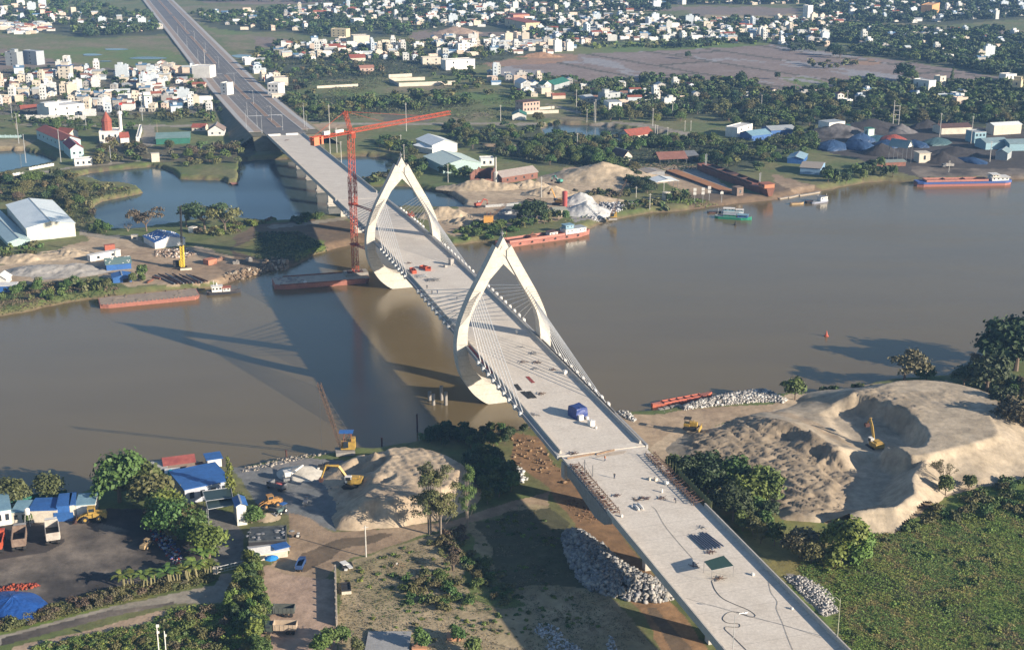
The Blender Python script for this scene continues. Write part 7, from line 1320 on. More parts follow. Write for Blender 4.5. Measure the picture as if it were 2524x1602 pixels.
def house_proto(seed):
 r=random.Random(seed);wn_,wc=WALLC[seed%len(WALLC)];rn_,rc=ROOFC[[0,3,0,2,0,1,0,4,5][(seed//2)%9]]
 st=[1,2,3,1,2,1,4,2][(seed*3)%8]if rc is None else[1,2,1][seed%3]
 w=r.uniform(4.5,6.5)if st>2 else r.uniform(5,9);d=r.uniform(8,15);h=3.4*st+.4
 wm=mat('house_%s'%wn_+('' if seed%7!=1 else '_warm'),wc,.8,tuple(c*.82 for c in wc),4.)
 P_=[]
 mb=MB();mb.box((0,0,h/2-.3),(w,d,h+.6))
 if st>=2 and r.random()<.6:mb.box((0,d*.12,h+1.4),(w*.7,d*.35,2.8))
 P_.append(('wall',mb,wm));mb=MB()
 if rc is None:
  for y in(-d/2+.1,d/2-.1):mb.box((0,y,h+.35),(w,.2,.7))
  for x in(-w/2+.1,w/2-.1):mb.box((x,0,h+.35),(.2,d-.4,.7))
  rm=wm
  if r.random()<.6:mb.box((w*.2,-d*.3,h+.8),(1.3,1.3,1.4))
 else:
  e,rg,ov=h,h+w*.22,.5;k=(rg-e)/(w/2)
  for sx in(-1,1):q=[(0,rg),(sx*(w/2+ov),e-k*ov),(sx*(w/2+ov),e-k*ov+.15),(0,rg+.15)];mb.rings([[(x,y,z)for x,z in q]for y in(-d/2-ov,d/2+ov)])
  rm=mat('roof_'+rn_.split(' roof')[0].replace(' ','_').replace('-','_'),rc,.7,tuple(c*.75 for c in rc),4.)
  m2=MB();m2.rings([[(-w/2,y,e-.05),(w/2,y,e-.05),(0,y,rg-.05)]for y in(-d/2,d/2)]);P_[0][1].v+=[tuple(v)for v in m2.v];n0=len(P_[0][1].v)-len(m2.v);P_[0][1].f+=[tuple(i+n0 for i in f)for f in m2.f];P_[0][1].mi+=m2.mi
 P_.append(('roof',mb,rm));nw=2 if w>5.5 else 1
 for s in range(st):
  for i in range(nw):
   mb=MB();mb.box((-w/2+(i+.5)*w/nw,-d/2-.04,s*3.4+1.9),(1.2,.1,1.5));P_.append(('window' if not(s==0 and i==0)else 'door',mb,glass_m))
 return dict(parts=P_,w=w,d=d,h=h,st=st,desc='%s %s %s house'%(wn_,{1:'single-storey',2:'two-storey',3:'three-storey',4:'four-storey'}[st],{'flat roof':'flat-roofed','blue tin roof':'blue-roofed','red tiled roof':'red-tiled','grey tin roof':'grey-roofed','rusty roof':'rusty-roofed','pale tin roof':'pale-roofed'}[rn_]),wc=wc,rc=rc)
PROTO=[house_proto(k)for k in range(56)]
for p in PROTO:p['mesh']=None
DIST=[([U(0,700),U(640,640),U(1150,670),U(1500,600),U(1780,640),U(1980,740),U(2100,900),U(2130,1030),U(1400,1060),U(830,1080),U(400,930),U(0,980)],190,'in the left town',.15,17),([U(-400,680),U(0,700),U(0,1000),U(-400,1040)],12,'left of the frame edge',.1,17),([V1(-120,540),V1(100,560),V1(190,700),V1(240,900),V1(60,900),V1(-60,720)],18,'right of the avenue',BANG-1.57,15),([U(0,40),U(450,60),U(900,150),U(850,230),U(400,215),U(0,190)],45,'in the far top-left village',.3,24),([U(0,215),U(420,225),U(500,320),U(100,320),U(0,280)],46,'among the low sheds at the far left field edge',.2,16),([U(880,200),U(1550,150),U(1560,250),U(1350,310),U(950,310)],26,'left of the avenue beyond the paddy',.3,18),([U(1780,130),U(2408,110),V1(470,160),V1(470,300),V1(100,300),U(1950,240)],40,'right of the avenue beyond the paddy',.25,20),([V1(300,70),V1(800,40),V1(1300,20),V1(2408,0),V1(2408,250),V1(1700,260),V1(1200,230),V1(800,200),V1(350,180)],330,'in the far middle village',.2,22),([V1(230,400),V1(800,380),V1(900,440),V1(1180,400),V1(1400,400),V1(1900,360),V1(2330,330),V1(2408,480),V1(2000,530),V1(1500,560),V1(1100,560),V1(600,560),V1(100,560)],130,'in the middle village',.2,18),([V2(0,30),V2(700,20),V2(1400,30),V2(1450,110),V2(700,110),V2(0,130)],90,'in the far village at the top',.2,26),([V2(1400,0),V2(2408,0),V3(1000,0),V3(1000,30),V3(0,50),V2(1500,50)],30,'in the farthest village at the top',.2,30),([V2(100,160),V2(900,150),V2(1300,170),V2(1900,180),V2(2408,190),V3(600,180),V3(600,440),V3(200,430),V3(0,390),V2(2200,410),V2(1800,390),V2(1350,380),V2(900,380),V2(600,420),V2(300,400),V2(100,330)],380,'in the village behind the brown fields',.2,18),([V2(0,330),V2(350,400),V2(620,450),V2(560,490),V2(350,500),V2(60,520),V1(2200,500)],34,'at the corner of the orange earthworks',.2,15),([V3(450,0),V3(2408,0),V3(2600,160),V3(1700,200),V3(1000,230),V3(600,230)],280,'in the far top-right village',.2,26),([V3(880,300),V3(1700,310),V3(2408,370),V3(2408,620),V3(1900,600),V3(1300,520),V3(900,440)],60,'in the wooded village on the right',.2,24),([V2(0,730),V2(560,770),V2(650,860),V2(500,920),V2(150,900),V2(0,850)],16,'in the village below the brown fields',.2,20),([V2(560,830),V2(1050,810),V2(1300,830),V2(1700,740),V2(1800,760),V2(1700,940),V2(1100,1020),V2(700,940)],30,'in the trees below the brown fields',.2,20),([V2(1850,850),V2(2408,840),V3(700,880),V3(1900,880),V3(2100,1000),V3(1000,960),V3(200,950),V2(1900,900)],26,'in the woods on the right',.2,24),([V1(2180,660),V2(60,740),V2(60,800),V1(2130,800)],8,'left of the village barns',.2,14)]
HO=[];grid_={}
def free(x,y,r):
 for a,b,c in OCC:
  if(x-a)**2+(y-b)**2<(r+c)**2:return False
 gx,gy=int(x//20),int(y//20)
 for i in(-1,0,1):
  for j in(-1,0,1):
   for a,b,c in grid_.get((gx+i,gy+j),()):
    if(x-a)**2+(y-b)**2<(r+c)**2:return False
 s,q=BI(x,y)
 if s>960 and-26<q<29:return False
 return True
for poly,n,place,ori,gap in DIST:
 P_=np.array([W(*p,2.5)[:2]for p in poly]);lo,hi=P_.min(0),P_.max(0);k=0;tr=0
 while k<n and tr<n*30:
  tr+=1;x,y=random.uniform(lo[0],hi[0]),random.uniform(lo[1],hi[1])
  if not inside(P_,np.array([x]),np.array([y]))[0]:continue
  pi=random.randrange(56);pr_=PROTO[pi]
  if 'low sheds' in place and pr_['st']>1:continue
  if place=='in the left town' and pr_['st']==1 and random.random()<.45:continue
  sc_=random.uniform(.72,1.0)*(.98 if y>1300 else .9);rr=min(pr_['w'],pr_['d'])*.62*sc_
  if not free(x,y,rr):continue
  grid_.setdefault((int(x//20),int(y//20)),[]).append((x,y,rr));rz=ori+random.choice((0,math.pi/2,0,-math.pi/2))+random.uniform(-.18,.18);dist=math.hypot(x,y)
  px,py=proj(x,y,2.5);HO.append(dict(x=x,y=y,rz=rz,sc=sc_,pi=pi,place=place,size=pr_['h']*sc_*math.sqrt(pr_['w']*pr_['d'])/dist**2*(1 if-30<px<2554 and py>-5 else .01),px=px,py=py));k+=1
HO.sort(key=lambda h:-h['size'])
IND,REST=HO[:255],HO[255:]
def ordinal_labels(items):
 OR=['leftmost']+[w+'-from-left' for w in 'second third fourth fifth sixth seventh eighth ninth tenth eleventh twelfth thirteenth fourteenth fifteenth'.split()]
 def put(l,pre,post):
  l.sort(key=lambda i:i['px'])
  for k,it in enumerate(l):it['lab']=(('rightmost ' if k==len(l)-1 else OR[min(k,14)]+' ')if len(l)>1 else '')+pre+post
 by={}
 for it in items:by.setdefault((it['desc'],it['place']),[]).append(it)
 for(d,p),l in by.items():
  if len(l)<=5:put(l,d+' ',p);continue
  m=sorted(i['py']for i in l)[len(l)//2];xs=sorted(i['px']for i in l);a,b=xs[len(l)//3],xs[2*len(l)//3];sub={}
  for it in l:sub.setdefault(('nearer' if it['py']>=m else 'farther')+('-left' if it['px']<a else('-middle' if it['px']<b else '-right')),[]).append(it)
  for s,q in sub.items():put(q,d+', '+s+' part, ',p)
for h in IND:h['desc']=PROTO[h['pi']]['desc']
ordinal_labels(IND)
for h in IND:
 p=PROTO[h['pi']];big=h['size']>IND[200]['size']
 if p['mesh']is None:
  p['mesh']=[]
  for nm,mb,m in p['parts']:
   o=mb.build(nm,m);p['mesh'].append((nm,o.data));bpy.data.objects.remove(o)
 t=thing('house',(h['x'],h['y'],2.35),h['rz'],h['lab'],'house','village houses '+h['place']);t.scale=(h['sc'],)*3;wl=None
 for nm,me in p['mesh']:
  if nm in('window','door')and not big:continue
  o=link(bpy.data.objects.new(nm,me));o.parent=wl if nm in('window','door')else t
  if nm=='wall':wl=o
Vs,Fs,Cs=[],[],[];nv=0;fk=[]
for h in REST:
 p=PROTO[h['pi']];ca,sa=math.cos(h['rz'])*h['sc'],math.sin(h['rz'])*h['sc']
 for nm,mb,m in p['parts']:
  if nm in('window','door')and random.random()<.4:continue
  v=np.array(mb.v,float);V=np.stack([h['x']+v[:,0]*ca-v[:,1]*sa,h['y']+v[:,0]*sa+v[:,1]*ca,2.3+v[:,2]*h['sc']],1)
  c=p['wc']if nm=='wall' or(nm=='roof' and p['rc']is None)else(p['rc']if nm=='roof' else(.04,.05,.06))
  Vs.append(V);Cs.append(np.tile(np.array(c),(len(V),1)));Fs+=[tuple(i+nv for i in f)for f in mb.f];nv+=len(V)
me=bpy.data.meshes.new('distant_houses');me.from_pydata(np.concatenate(Vs).tolist(),[],Fs);me.update();a=me.color_attributes.new('Col','FLOAT_COLOR','POINT');a.data.foreach_set('color',np.concatenate([np.concatenate(Cs),np.ones((nv,1))],1).astype(np.float32).ravel())
me.materials.append(mat('distant_house',(.5,.5,.5),.8,attr=True));tag(link(bpy.data.objects.new('distant_houses',me)),kind='stuff')
#  VEGETATION
def leaf_cloud(blobs,n,size,seed,up=.35,shell=.55,droop=0.,k=1.0):
 """n leaf clumps (bent quads) spread through the outer part of several ellipsoids -> V, F"""
 r=np.random.default_rng(seed);vol=np.array([b[3]*b[4]*b[5]for b in blobs])**.72;pk=r.choice(len(blobs),n,p=vol/vol.sum());bl=np.array(blobs)[pk]
 d=r.normal(size=(n,3));d/=np.linalg.norm(d,axis=1)[:,None];d[:,2]=np.where(d[:,2]<-.35,-d[:,2]*.6,d[:,2])
 rad=(shell+(1-shell)*r.random(n))**.7;rad*=1+.22*r.normal(size=n)*.6
 C=bl[:,:3]+d*bl[:,3:6]*rad[:,None];C[:,2]-=droop*r.random(n)
 nn=d*[1,1,1]+[0,0,up]+r.normal(size=(n,3))*.75;nn/=np.linalg.norm(nn,axis=1)[:,None]
 t=np.cross(nn,r.normal(size=(n,3)));t/=np.linalg.norm(t,axis=1)[:,None];b=np.cross(nn,t);s=size*(.55+.9*r.random(n))[:,None]*.5
 V=np.stack([C-t*s*1.2,C-b*s*.8*k+nn*s*.25,C+t*s*1.2,C+b*s*.8*k+nn*s*.25],1).reshape(-1,3);F=np.arange(4*n).reshape(-1,4);return V,F
def blobset(kind,r):
 if kind=='broad':
  L=[(0,0,4.4,3.6,3.6,2.9)]
  for i in range(r.randint(8,12)):a=r.random()*6.28;q=r.uniform(1.6,3.6);L.append((q*math.cos(a),q*math.sin(a),r.uniform(2.2,6.3),r.uniform(1.3,2.3),r.uniform(1.3,2.3),r.uniform(1.1,1.9)))
  return L
 if kind=='small':return[(0,0,2.2,1.7,1.7,1.7)]+[(r.uniform(-1.3,1.3),r.uniform(-1.3,1.3),r.uniform(1.2,3.8),r.uniform(.7,1.1),r.uniform(.7,1.1),r.uniform(.6,1.))for _ in range(5)]
 if kind=='thin':return[(r.uniform(-4.,4.),r.uniform(-4.,4.),r.uniform(6.5,21.),r.uniform(1.3,2.4),r.uniform(1.3,2.4),r.uniform(1.1,2.1))for _ in range(27)]
 if kind=='wide':return[(r.uniform(-4.4,4.4),r.uniform(-3.5,3.5),4.6+r.uniform(-.9,1.5),r.uniform(1.4,2.5),r.uniform(1.4,2.5),r.uniform(.7,1.1))for _ in range(13)]
 if kind=='conic':return[(r.uniform(-.5,.5),r.uniform(-.5,.5),z,2.3*(1-z/14.),2.3*(1-z/14.),1.2)for z in(1.8,3.2,4.6,6,7.4,8.8,10,11.2)]
 if kind=='bush':return[(r.uniform(-1.,1.),r.uniform(-1.,1.),r.uniform(.5,1.4),r.uniform(.7,1.3),r.uniform(.7,1.3),r.uniform(.5,.9))for _ in range(5)]
 if kind=='bamboo':return[(r.uniform(-2,2),r.uniform(-2,2),r.uniform(1.,8.6),r.uniform(1.,1.8),r.uniform(1.,1.8),r.uniform(1.2,2.))for _ in range(15)]
NQ=dict(broad=(2600,.58),small=(900,.45),thin=(4300,.44),wide=(1150,.55),conic=(1300,.5),bush=(420,.38),bamboo=(3400,.55))
def trunk_mb(kind,blobs,r):
 mb=MB();
 if kind=='thin':
  for k in range(3):
   x,y=r.uniform(-1.4,1.4),r.uniform(-1.4,1.4);p=[(x*.6,y*.6,-.4),(x*.8,y*.8,6),(x,y,13),(x*1.3,y*1.3,20)];rr=[.26,.2,.14,.06]
   for i in range(3):mb.tube(p[i],p[i+1],rr[i],rr[i+1],6)
  for b in blobs:mb.tube((b[0]*.45,b[1]*.45,b[2]-3),(b[0],b[1],b[2]),.07,.03,4)
  return mb
 h={'broad':2.4,'small':1.2,'wide':2.6,'conic':9,'bush':.5,'bamboo':5}[kind];R0={'broad':.32,'small':.14,'wide':.25,'conic':.22,'bush':.06,'bamboo':.15}[kind]
 mb.tube((0,0,-.5),(.1,.1,h),R0*1.25,R0*.7,7)
 for b in blobs:mb.tube((.1,.1,h*.75),(b[0]*.85,b[1]*.85,b[2]),R0*.4,R0*.12,4)
 return mb
CROWN={}
def crown(kind,var,lf):
 key=(kind,var,lf)
 if key not in CROWN:
  r=random.Random(hash((len(kind),var,ord(kind[0]))));bl=blobset(kind,r);n,s=NQ[kind]
  V,Fq=leaf_cloud(bl,n,s,var*7+len(kind),droop=.9 if kind=='bamboo' else .15)
  o=npmesh('crown',V,Fq,leaf[lf]);tr=trunk_mb(kind,bl,r).build('trunk',palebark_m if kind=='thin' else bark_m);CROWN[key]=(o.data,tr.data,bl);bpy.data.objects.remove(o);bpy.data.objects.remove(tr)
 return CROWN[key]
NAMES=dict(broad='broadleaf_tree',small='small_tree',thin='tall_thin_tree',wide='wide_crowned_tree',conic='conical_tree',bush='bush',bamboo='bamboo_clump')
def tree(kind,X,Y,lf='a',sc_=1.,lab=None,var=None,group=None,z=None,cat=None,sz=None):
 cm,tm,_=crown(kind,random.randrange(3)if var is None else var,lf);z=H_at(X,Y)if z is None else z
 t=thing(NAMES[kind],(X,Y,z-.1),random.random()*6.28,lab,cat or('bush' if kind=='bush' else 'tree'),group);t.scale=(sc_*random.uniform(.9,1.1),sc_*random.uniform(.9,1.1),(sz or sc_)*random.uniform(.92,1.08))
 a=link(bpy.data.objects.new('trunk',tm));a.parent=t;b=link(bpy.data.objects.new('crown',cm));b.parent=t;return t
def treeP(kind,q,lf,sc_,lab,z=2.6,**k):
 X,Y,_=W(*q,z);sc_*=(1.5 if q[0]<800 else 1.3)if kind=='broad' and Y<520 else 1.;OCC.append((X,Y,2.5*sc_));return tree(kind,X,Y,lf,sc_,lab,**k)
treeP('broad',ZE(330,930),'a',1.35,'biggest glossy green tree left of the maroon houseboat',var=0);treeP('broad',ZE(600,860),'a',1.15,'green tree half behind the biggest one by the river',var=1)
treeP('broad',ZE(840,1080),'b',1.15,'olive tree in front of the large plain blue roof',var=2);treeP('broad',ZE(1010,1250),'e',1.0,'brighter green tree in the middle of the row along the lane',var=0)
treeP('broad',ZE(1180,1400),'a',1.05,'dark green tree in the row along the lane, below the brighter one',var=1);treeP('broad',ZE(1360,1480),'b',.95,'olive tree beside the lane canopy',var=2)
treeP('broad',T(0,3,1620,480),'a',1.0,'green tree over the scattered blue and red rubbish',var=0);treeP('broad',T(0,3,1790,500),'a',.9,'green tree leaning over the lane edge',var=1);treeP('broad',T(0,3,1940,650),'e',.95,'rounded green tree at the foot of the lane row',var=2)
treeP('conic',ZE(1980,950),'e',1.15,'tall pointed tree beside the blue-roofed hut at the shore',var=0);treeP('broad',ZE(2100,1000),'a',.42,'green tree under the tall pointed one',var=0);treeP('broad',ZE(2290,1240),'a',.5,'green tree right of the tall white hut',var=1)
treeP('broad',ZF(150,360),'b',.8,'round olive tree at the left edge behind the pale teal roof',var=1);treeP('broad',ZF(740,290),'b',.85,'brownish-green tree on the shore behind the patchwork roof',var=2);treeP('small',ZF(420,650),'a',.8,'little tree between the two empty dump trucks',var=0)
treeP('thin',T(1,3,1620,440),'b',.98,'left tall thin-leaved tree in front of the sand mound',var=0);treeP('thin',T(1,3,1710,460),'b',.92,'middle tall thin-leaved tree in front of the sand mound',var=1);treeP('thin',T(1,3,1968,375),'a',.55,'right tall thin tree with a bare white trunk by the sand mound',var=2,sz=.95)
for q,l in(((2,2,1640,1500),'leftmost dark tree under the right side of the near approach'),((2,2,1830,1490),'second dark tree right of the near approach'),((2,3,1830,90),'dark tree right against the parapet in the lower right'),((2,2,2050,1540),'large dark tree between the deck and the sand basin'),((2,3,2150,180),'leafy tree in front of the larger dark one right of the deck'),((2,3,2330,120),'tree at the left corner of the sand basin'),((2,3,2060,300),'shaded tree next to the right parapet')):
 treeP('broad',T(*q),'e' if '2150' in str(q)else('a' if 'leafy' in l or 'corner' in l or 'large' in l else 'c'),1.12,l)
treeP('bamboo',T(3,3,700,720),'e',1.65,'bright yellow-green feathery clump below the sand basin, left half',var=0);treeP('bamboo',T(3,3,850,700),'e',1.45,'bright yellow-green feathery clump below the sand basin, right half',var=1)
treeP('broad',T(3,3,330,650),'d',1.0,'sparse brownish tree left of the bright feathery clump',var=2);treeP('broad',T(3,3,430,700),'b',.8,'smaller olive tree beside the sparse brownish one',var=1)
treeP('small',T(3,2,285,690),'a',2.1,'small pointed tree on the shore left of the sand hill',var=1);treeP('wide',T(3,2,1300,520),'d',1.9,'spreading half-bare tree behind the crest of the sand hill',var=0);treeP('broad',T(3,2,1500,510),'a',.75,'green tree right of the spreading half-bare one',var=1)
treeP('broad',T(3,2,2060,620),'c',1.5,'dark tree at the foot of the giant ones at the right edge',var=0);treeP('broad',T(3,2,2330,420),'c',2.1,'giant dark tree at the right edge of the photo',var=1);treeP('broad',T(3,2,2560,350),'c',2.3,'giant dark tree partly outside the right edge',var=2);treeP('broad',T(3,2,1850,560),'c',.8,'low dark tree where the sand hill meets the river',var=0);treeP('wide',T(3,2,1990,400),'d',.9,'bare tangled branches left of the giant dark tree',var=1)
treeP('broad',T(3,2,2330,1000),'d',1.45,'large brown leafless-looking tree right of the sand hill',var=2);treeP('broad',T(3,2,2230,820),'c',1.0,'dark tree behind the large brown one',var=1)
treeP('small',T(3,3,1680,80),'a',1.5,'green tree at the lower edge of the sand hill',var=0);treeP('small',T(3,2,1900,1530),'a',1.3,'bushy tree at the foot of the bare tree',var=1)
for q,lf,k,l in(((1,3,700,1490),'a',.95,'green tree at the bottom edge right of the red soil yard'),((1,3,590,1560),'e',.8,'young bright tree at the bottom edge by the red soil yard'),((1,3,800,1440),'a',.8,'tree at the lower end of the long straight wall'),((1,3,950,1540),'b',.6,'small tree left of the low concrete slab'),((1,3,1550,1500),'a',.85,'round dark green potted tree right of the low concrete slab'),((1,3,1880,1430),'a',.75,'ornamental tree over the orange planter'),((1,3,2010,1560),'a',.8,'ornamental tree at the bottom edge below the orange planter'),((1,3,-10,1420),'e',.95,'leafy tree left of the lower dark truck'),((1,3,60,1560),'a',.9,'tree at the bottom edge below the dark trucks'),((0,3,2330,1190),'e',.7,'big-leaved young tree at the corner of the path'),((0,3,2380,1000),'a',.8,'tree in the hedge left of the red soil yard'),((1,3,20,1000),'a',.8,'tree at the upper left corner of the red soil yard')):
 treeP('small' if k<1 else 'broad',T(*q),lf,k*1.5,l)
for q,l in(((1,3,1840,1400),'orange square planter under the ornamental tree'),((1,3,1520,1500),'orange planter at the bottom edge under the round potted tree')):
 x,y,z=W(*T(*q),2.6);mb=MB();mb.box((0,0,.5),(3.4,2.6,1.1));mb.box((0,0,1.08),(3.6,2.8,.12));o=mb.build('planter',mat('planter_orange',(.50,.26,.15),.8));o.location=(x,y,2.4);tag(o,l,'planter')
def bare(q,h,lab,z=3.5,m=palebark_m,seed=1,leafy=None):
 X,Y,_=W(*q,z);r=random.Random(seed);t=thing('bare_tree',(X,Y,z-.6),0,lab,'tree');mb=MB();tips=[]
 def br(p,d,L,rad,n):
  q_=p+d*L;mb.tube(p,q_,rad,rad*.65,5 if n<3 else 3)
  if n>=5:tips.append(q_);return
  for _ in range(3 if n<4 else 2):e=(d+Vector((r.uniform(-.75,.75),r.uniform(-.75,.75),r.uniform(-.2,.35)))).normalized();br(q_,e,L*r.uniform(.6,.8),rad*.6,n+1)
 for k in range(3):br(Vector((0,0,0)),Vector((r.uniform(-.5,.5),r.uniform(-.5,.5),1)).normalized(),h*.27,.2,0)
 mb.build('trunk',m,t)
 if leafy:V,F_=leaf_cloud([(p.x,p.y,p.z,.5,.5,.4)for p in tips],800,.3,seed,.2,.1);o=npmesh('crown',V,F_,leaf[leafy]);o.parent=t
bare(T(3,2,1700,1500),11.5,'pale bare branching tree at the lower slope of the sand hill',seed=3,leafy='b');bare(T(1,3,1830,780),6,'thin brown leafless shrub in the dry field',z=2.6,seed=5,m=bark_m,leafy='d');bare(T(0,1,1190,640),7,'white-trunked bare tree left of the spotted blue roof',z=2.6,seed=7)
def banana(X,Y,z,k,lab,seed):
 r=random.Random(seed);t=thing('banana_plant',(X,Y,z-.1),r.random()*6,lab,'banana plant','banana plants along the coal yard');t.scale=(k,)*3;mb=MB()
 for i in range(3):mb.tube((i*.5-.5,r.uniform(-.4,.4),-.2),(i*.6-.6,r.uniform(-.4,.4),2.4),.16,.1,6)
 mb.build('stem',mat('banana_stem',(.22,.20,.10),.8),t);mb=MB()
 for i in range(17):
  a=r.random()*6.28;b0=Vector((r.choice((-.6,0,.6)),r.uniform(-.4,.4),2.2));L=r.uniform(1.6,2.5);P_=[]
  up=r.uniform(.5,1.3)
  for j in range(5):s=j/4;P_.append(b0+Vector((math.cos(a)*L*s,math.sin(a)*L*s,up*s*2-1.7*s*s*up)))
  w=[.12,.34,.38,.3,.05];nx=Vector((-math.sin(a),math.cos(a),.0))
  for j in range(4):mb.quad(P_[j]-nx*w[j],P_[j+1]-nx*w[j+1],P_[j+1]+nx*w[j+1],P_[j]+nx*w[j])
 mb.build('leaves',leaf['e'],t)
BN=[((1150,930),1.0,'leftmost'),((1215,910),.9,'second from the left'),((1340,930),1.0,'third from the left'),((1410,910),.9,'fourth from the left'),((1570,900),1.1,'fifth from the left'),((1640,880),.9,'sixth from the left'),((1745,870),1.1,'seventh from the left'),((1810,840),1.2,'third from the right'),((1880,740),1.2,'second from the right'),((1930,820),.9,'rightmost')]
for k,(q,s_,l)in enumerate(BN):X,Y,z=W(*T(0,3,*q),2.6);banana(X,Y,2.8,s_*1.5,l+' banana plant of the row along the coal yard',k)
def palm(q,h,lab,z=2.6,group=None):
 X,Y,_=W(*q,z);t=thing('palm_tree',(X,Y,2.4),random.random()*6,lab,'palm tree',group);mb=MB();mb.tube((0,0,0),(.2,.1,h),.25,.16,7);mb.build('trunk',palebark_m,t);mb=MB()
 for i in range(16):
  a=i*.393*2+random.uniform(-.2,.2);up=random.uniform(.1,1.2);L=random.uniform(2.8,3.6);nx=Vector((-math.sin(a),math.cos(a),0));P_=[Vector((.2,.1,h))+Vector((math.cos(a)*L*s,math.sin(a)*L*s,up*s*1.8-2.2*s*s))for s in(0,.3,.6,1)]
  for j in range(3):w0,w1=(.15,.5,.45,.1)[j],(.15,.5,.45,.1)[j+1];mb.quad(P_[j]-nx*w0-Vector((0,0,w0*.5)),P_[j+1]-nx*w1-Vector((0,0,w1*.5)),P_[j+1],P_[j]);mb.quad(P_[j],P_[j+1],P_[j+1]+nx*w1-Vector((0,0,w1*.5)),P_[j]+nx*w0-Vector((0,0,w0*.5)))
 mb.build('fronds',leaf['a'],t)
palm(U(1458,1230),9,'palm tree at the green-fronted hall');palm(V3(285,875),13,'tall palm at the lower edge of the brown fields');palm(U(585,1140),6,'left palm over the long white wall');palm(U(665,1140),6,'right palm over the long white wall');palm(V2(1840,850),9,'palm among the houses below the brown fields')
treeP('thin',U(155,1200),'e',.6,'slim bright tree standing in front of the long white wall',var=0)
FT=[('broad',ZA(1100,900),'c',1.75,'perfectly round dark tree above the red cargo ship'),('wide',T(0,1,1900,620),'c',2.3,'widest grey-green tree behind the piling rig'),('wide',T(0,1,1730,600),'b',1.7,'grey-green tree just behind the spotted blue roof'),('wide',T(0,1,2090,630),'b',2.0,'right part of the wide grey-green trees behind the piling rig'),('wide',T(0,1,1360,640),'d',1.7,'open brownish tree left of the spotted blue roof'),('broad',T(0,1,270,200),'a',1.0,'green tree behind the big warehouse near the pool wall'),('small',V1(1240,1400),'e',1.9,'brightest green tree by the pond near the crane'),('broad',V3(640,520),'c',2.0,'large dark tree standing out in the brown fields, left one'),('broad',V3(700,540),'c',1.5,'dark tree right beside the large one in the brown fields'),('broad',V3(1290,740),'c',2.3,'huge dark tree at the lower right edge of the brown fields'),('broad',V3(1370,760),'a',1.5,'green tree right of the huge dark one'),('broad',V2(2130,800),'c',1.7,'tall dark tree at the lower middle edge of the brown fields'),('small',V2(1640,550),'c',2.,'lone small tree on the bund of the brown fields'),('small',V3(120,740),'c',1.7,'lone bush-like tree left of the green plot'),('broad',V2(1330,1140),'e',.95,'bright yellow-green tree on the dyke road'),('broad',V2(1150,1110),'b',1.1,'olive tree left of the bright one on the dyke road'),('conic',V3(1740,760),'a',1.3,'slim cypress-like tree near the cream tower house'),('broad',V2(240,1130),'b',1.0,'olive tree in front of the brick-pink block'),('broad',V2(420,1140),'c',.9,'dark tree on the edge of the village canal')]
for k_,q,lf,s_,l in FT:treeP(k_,q,lf,s_,l)
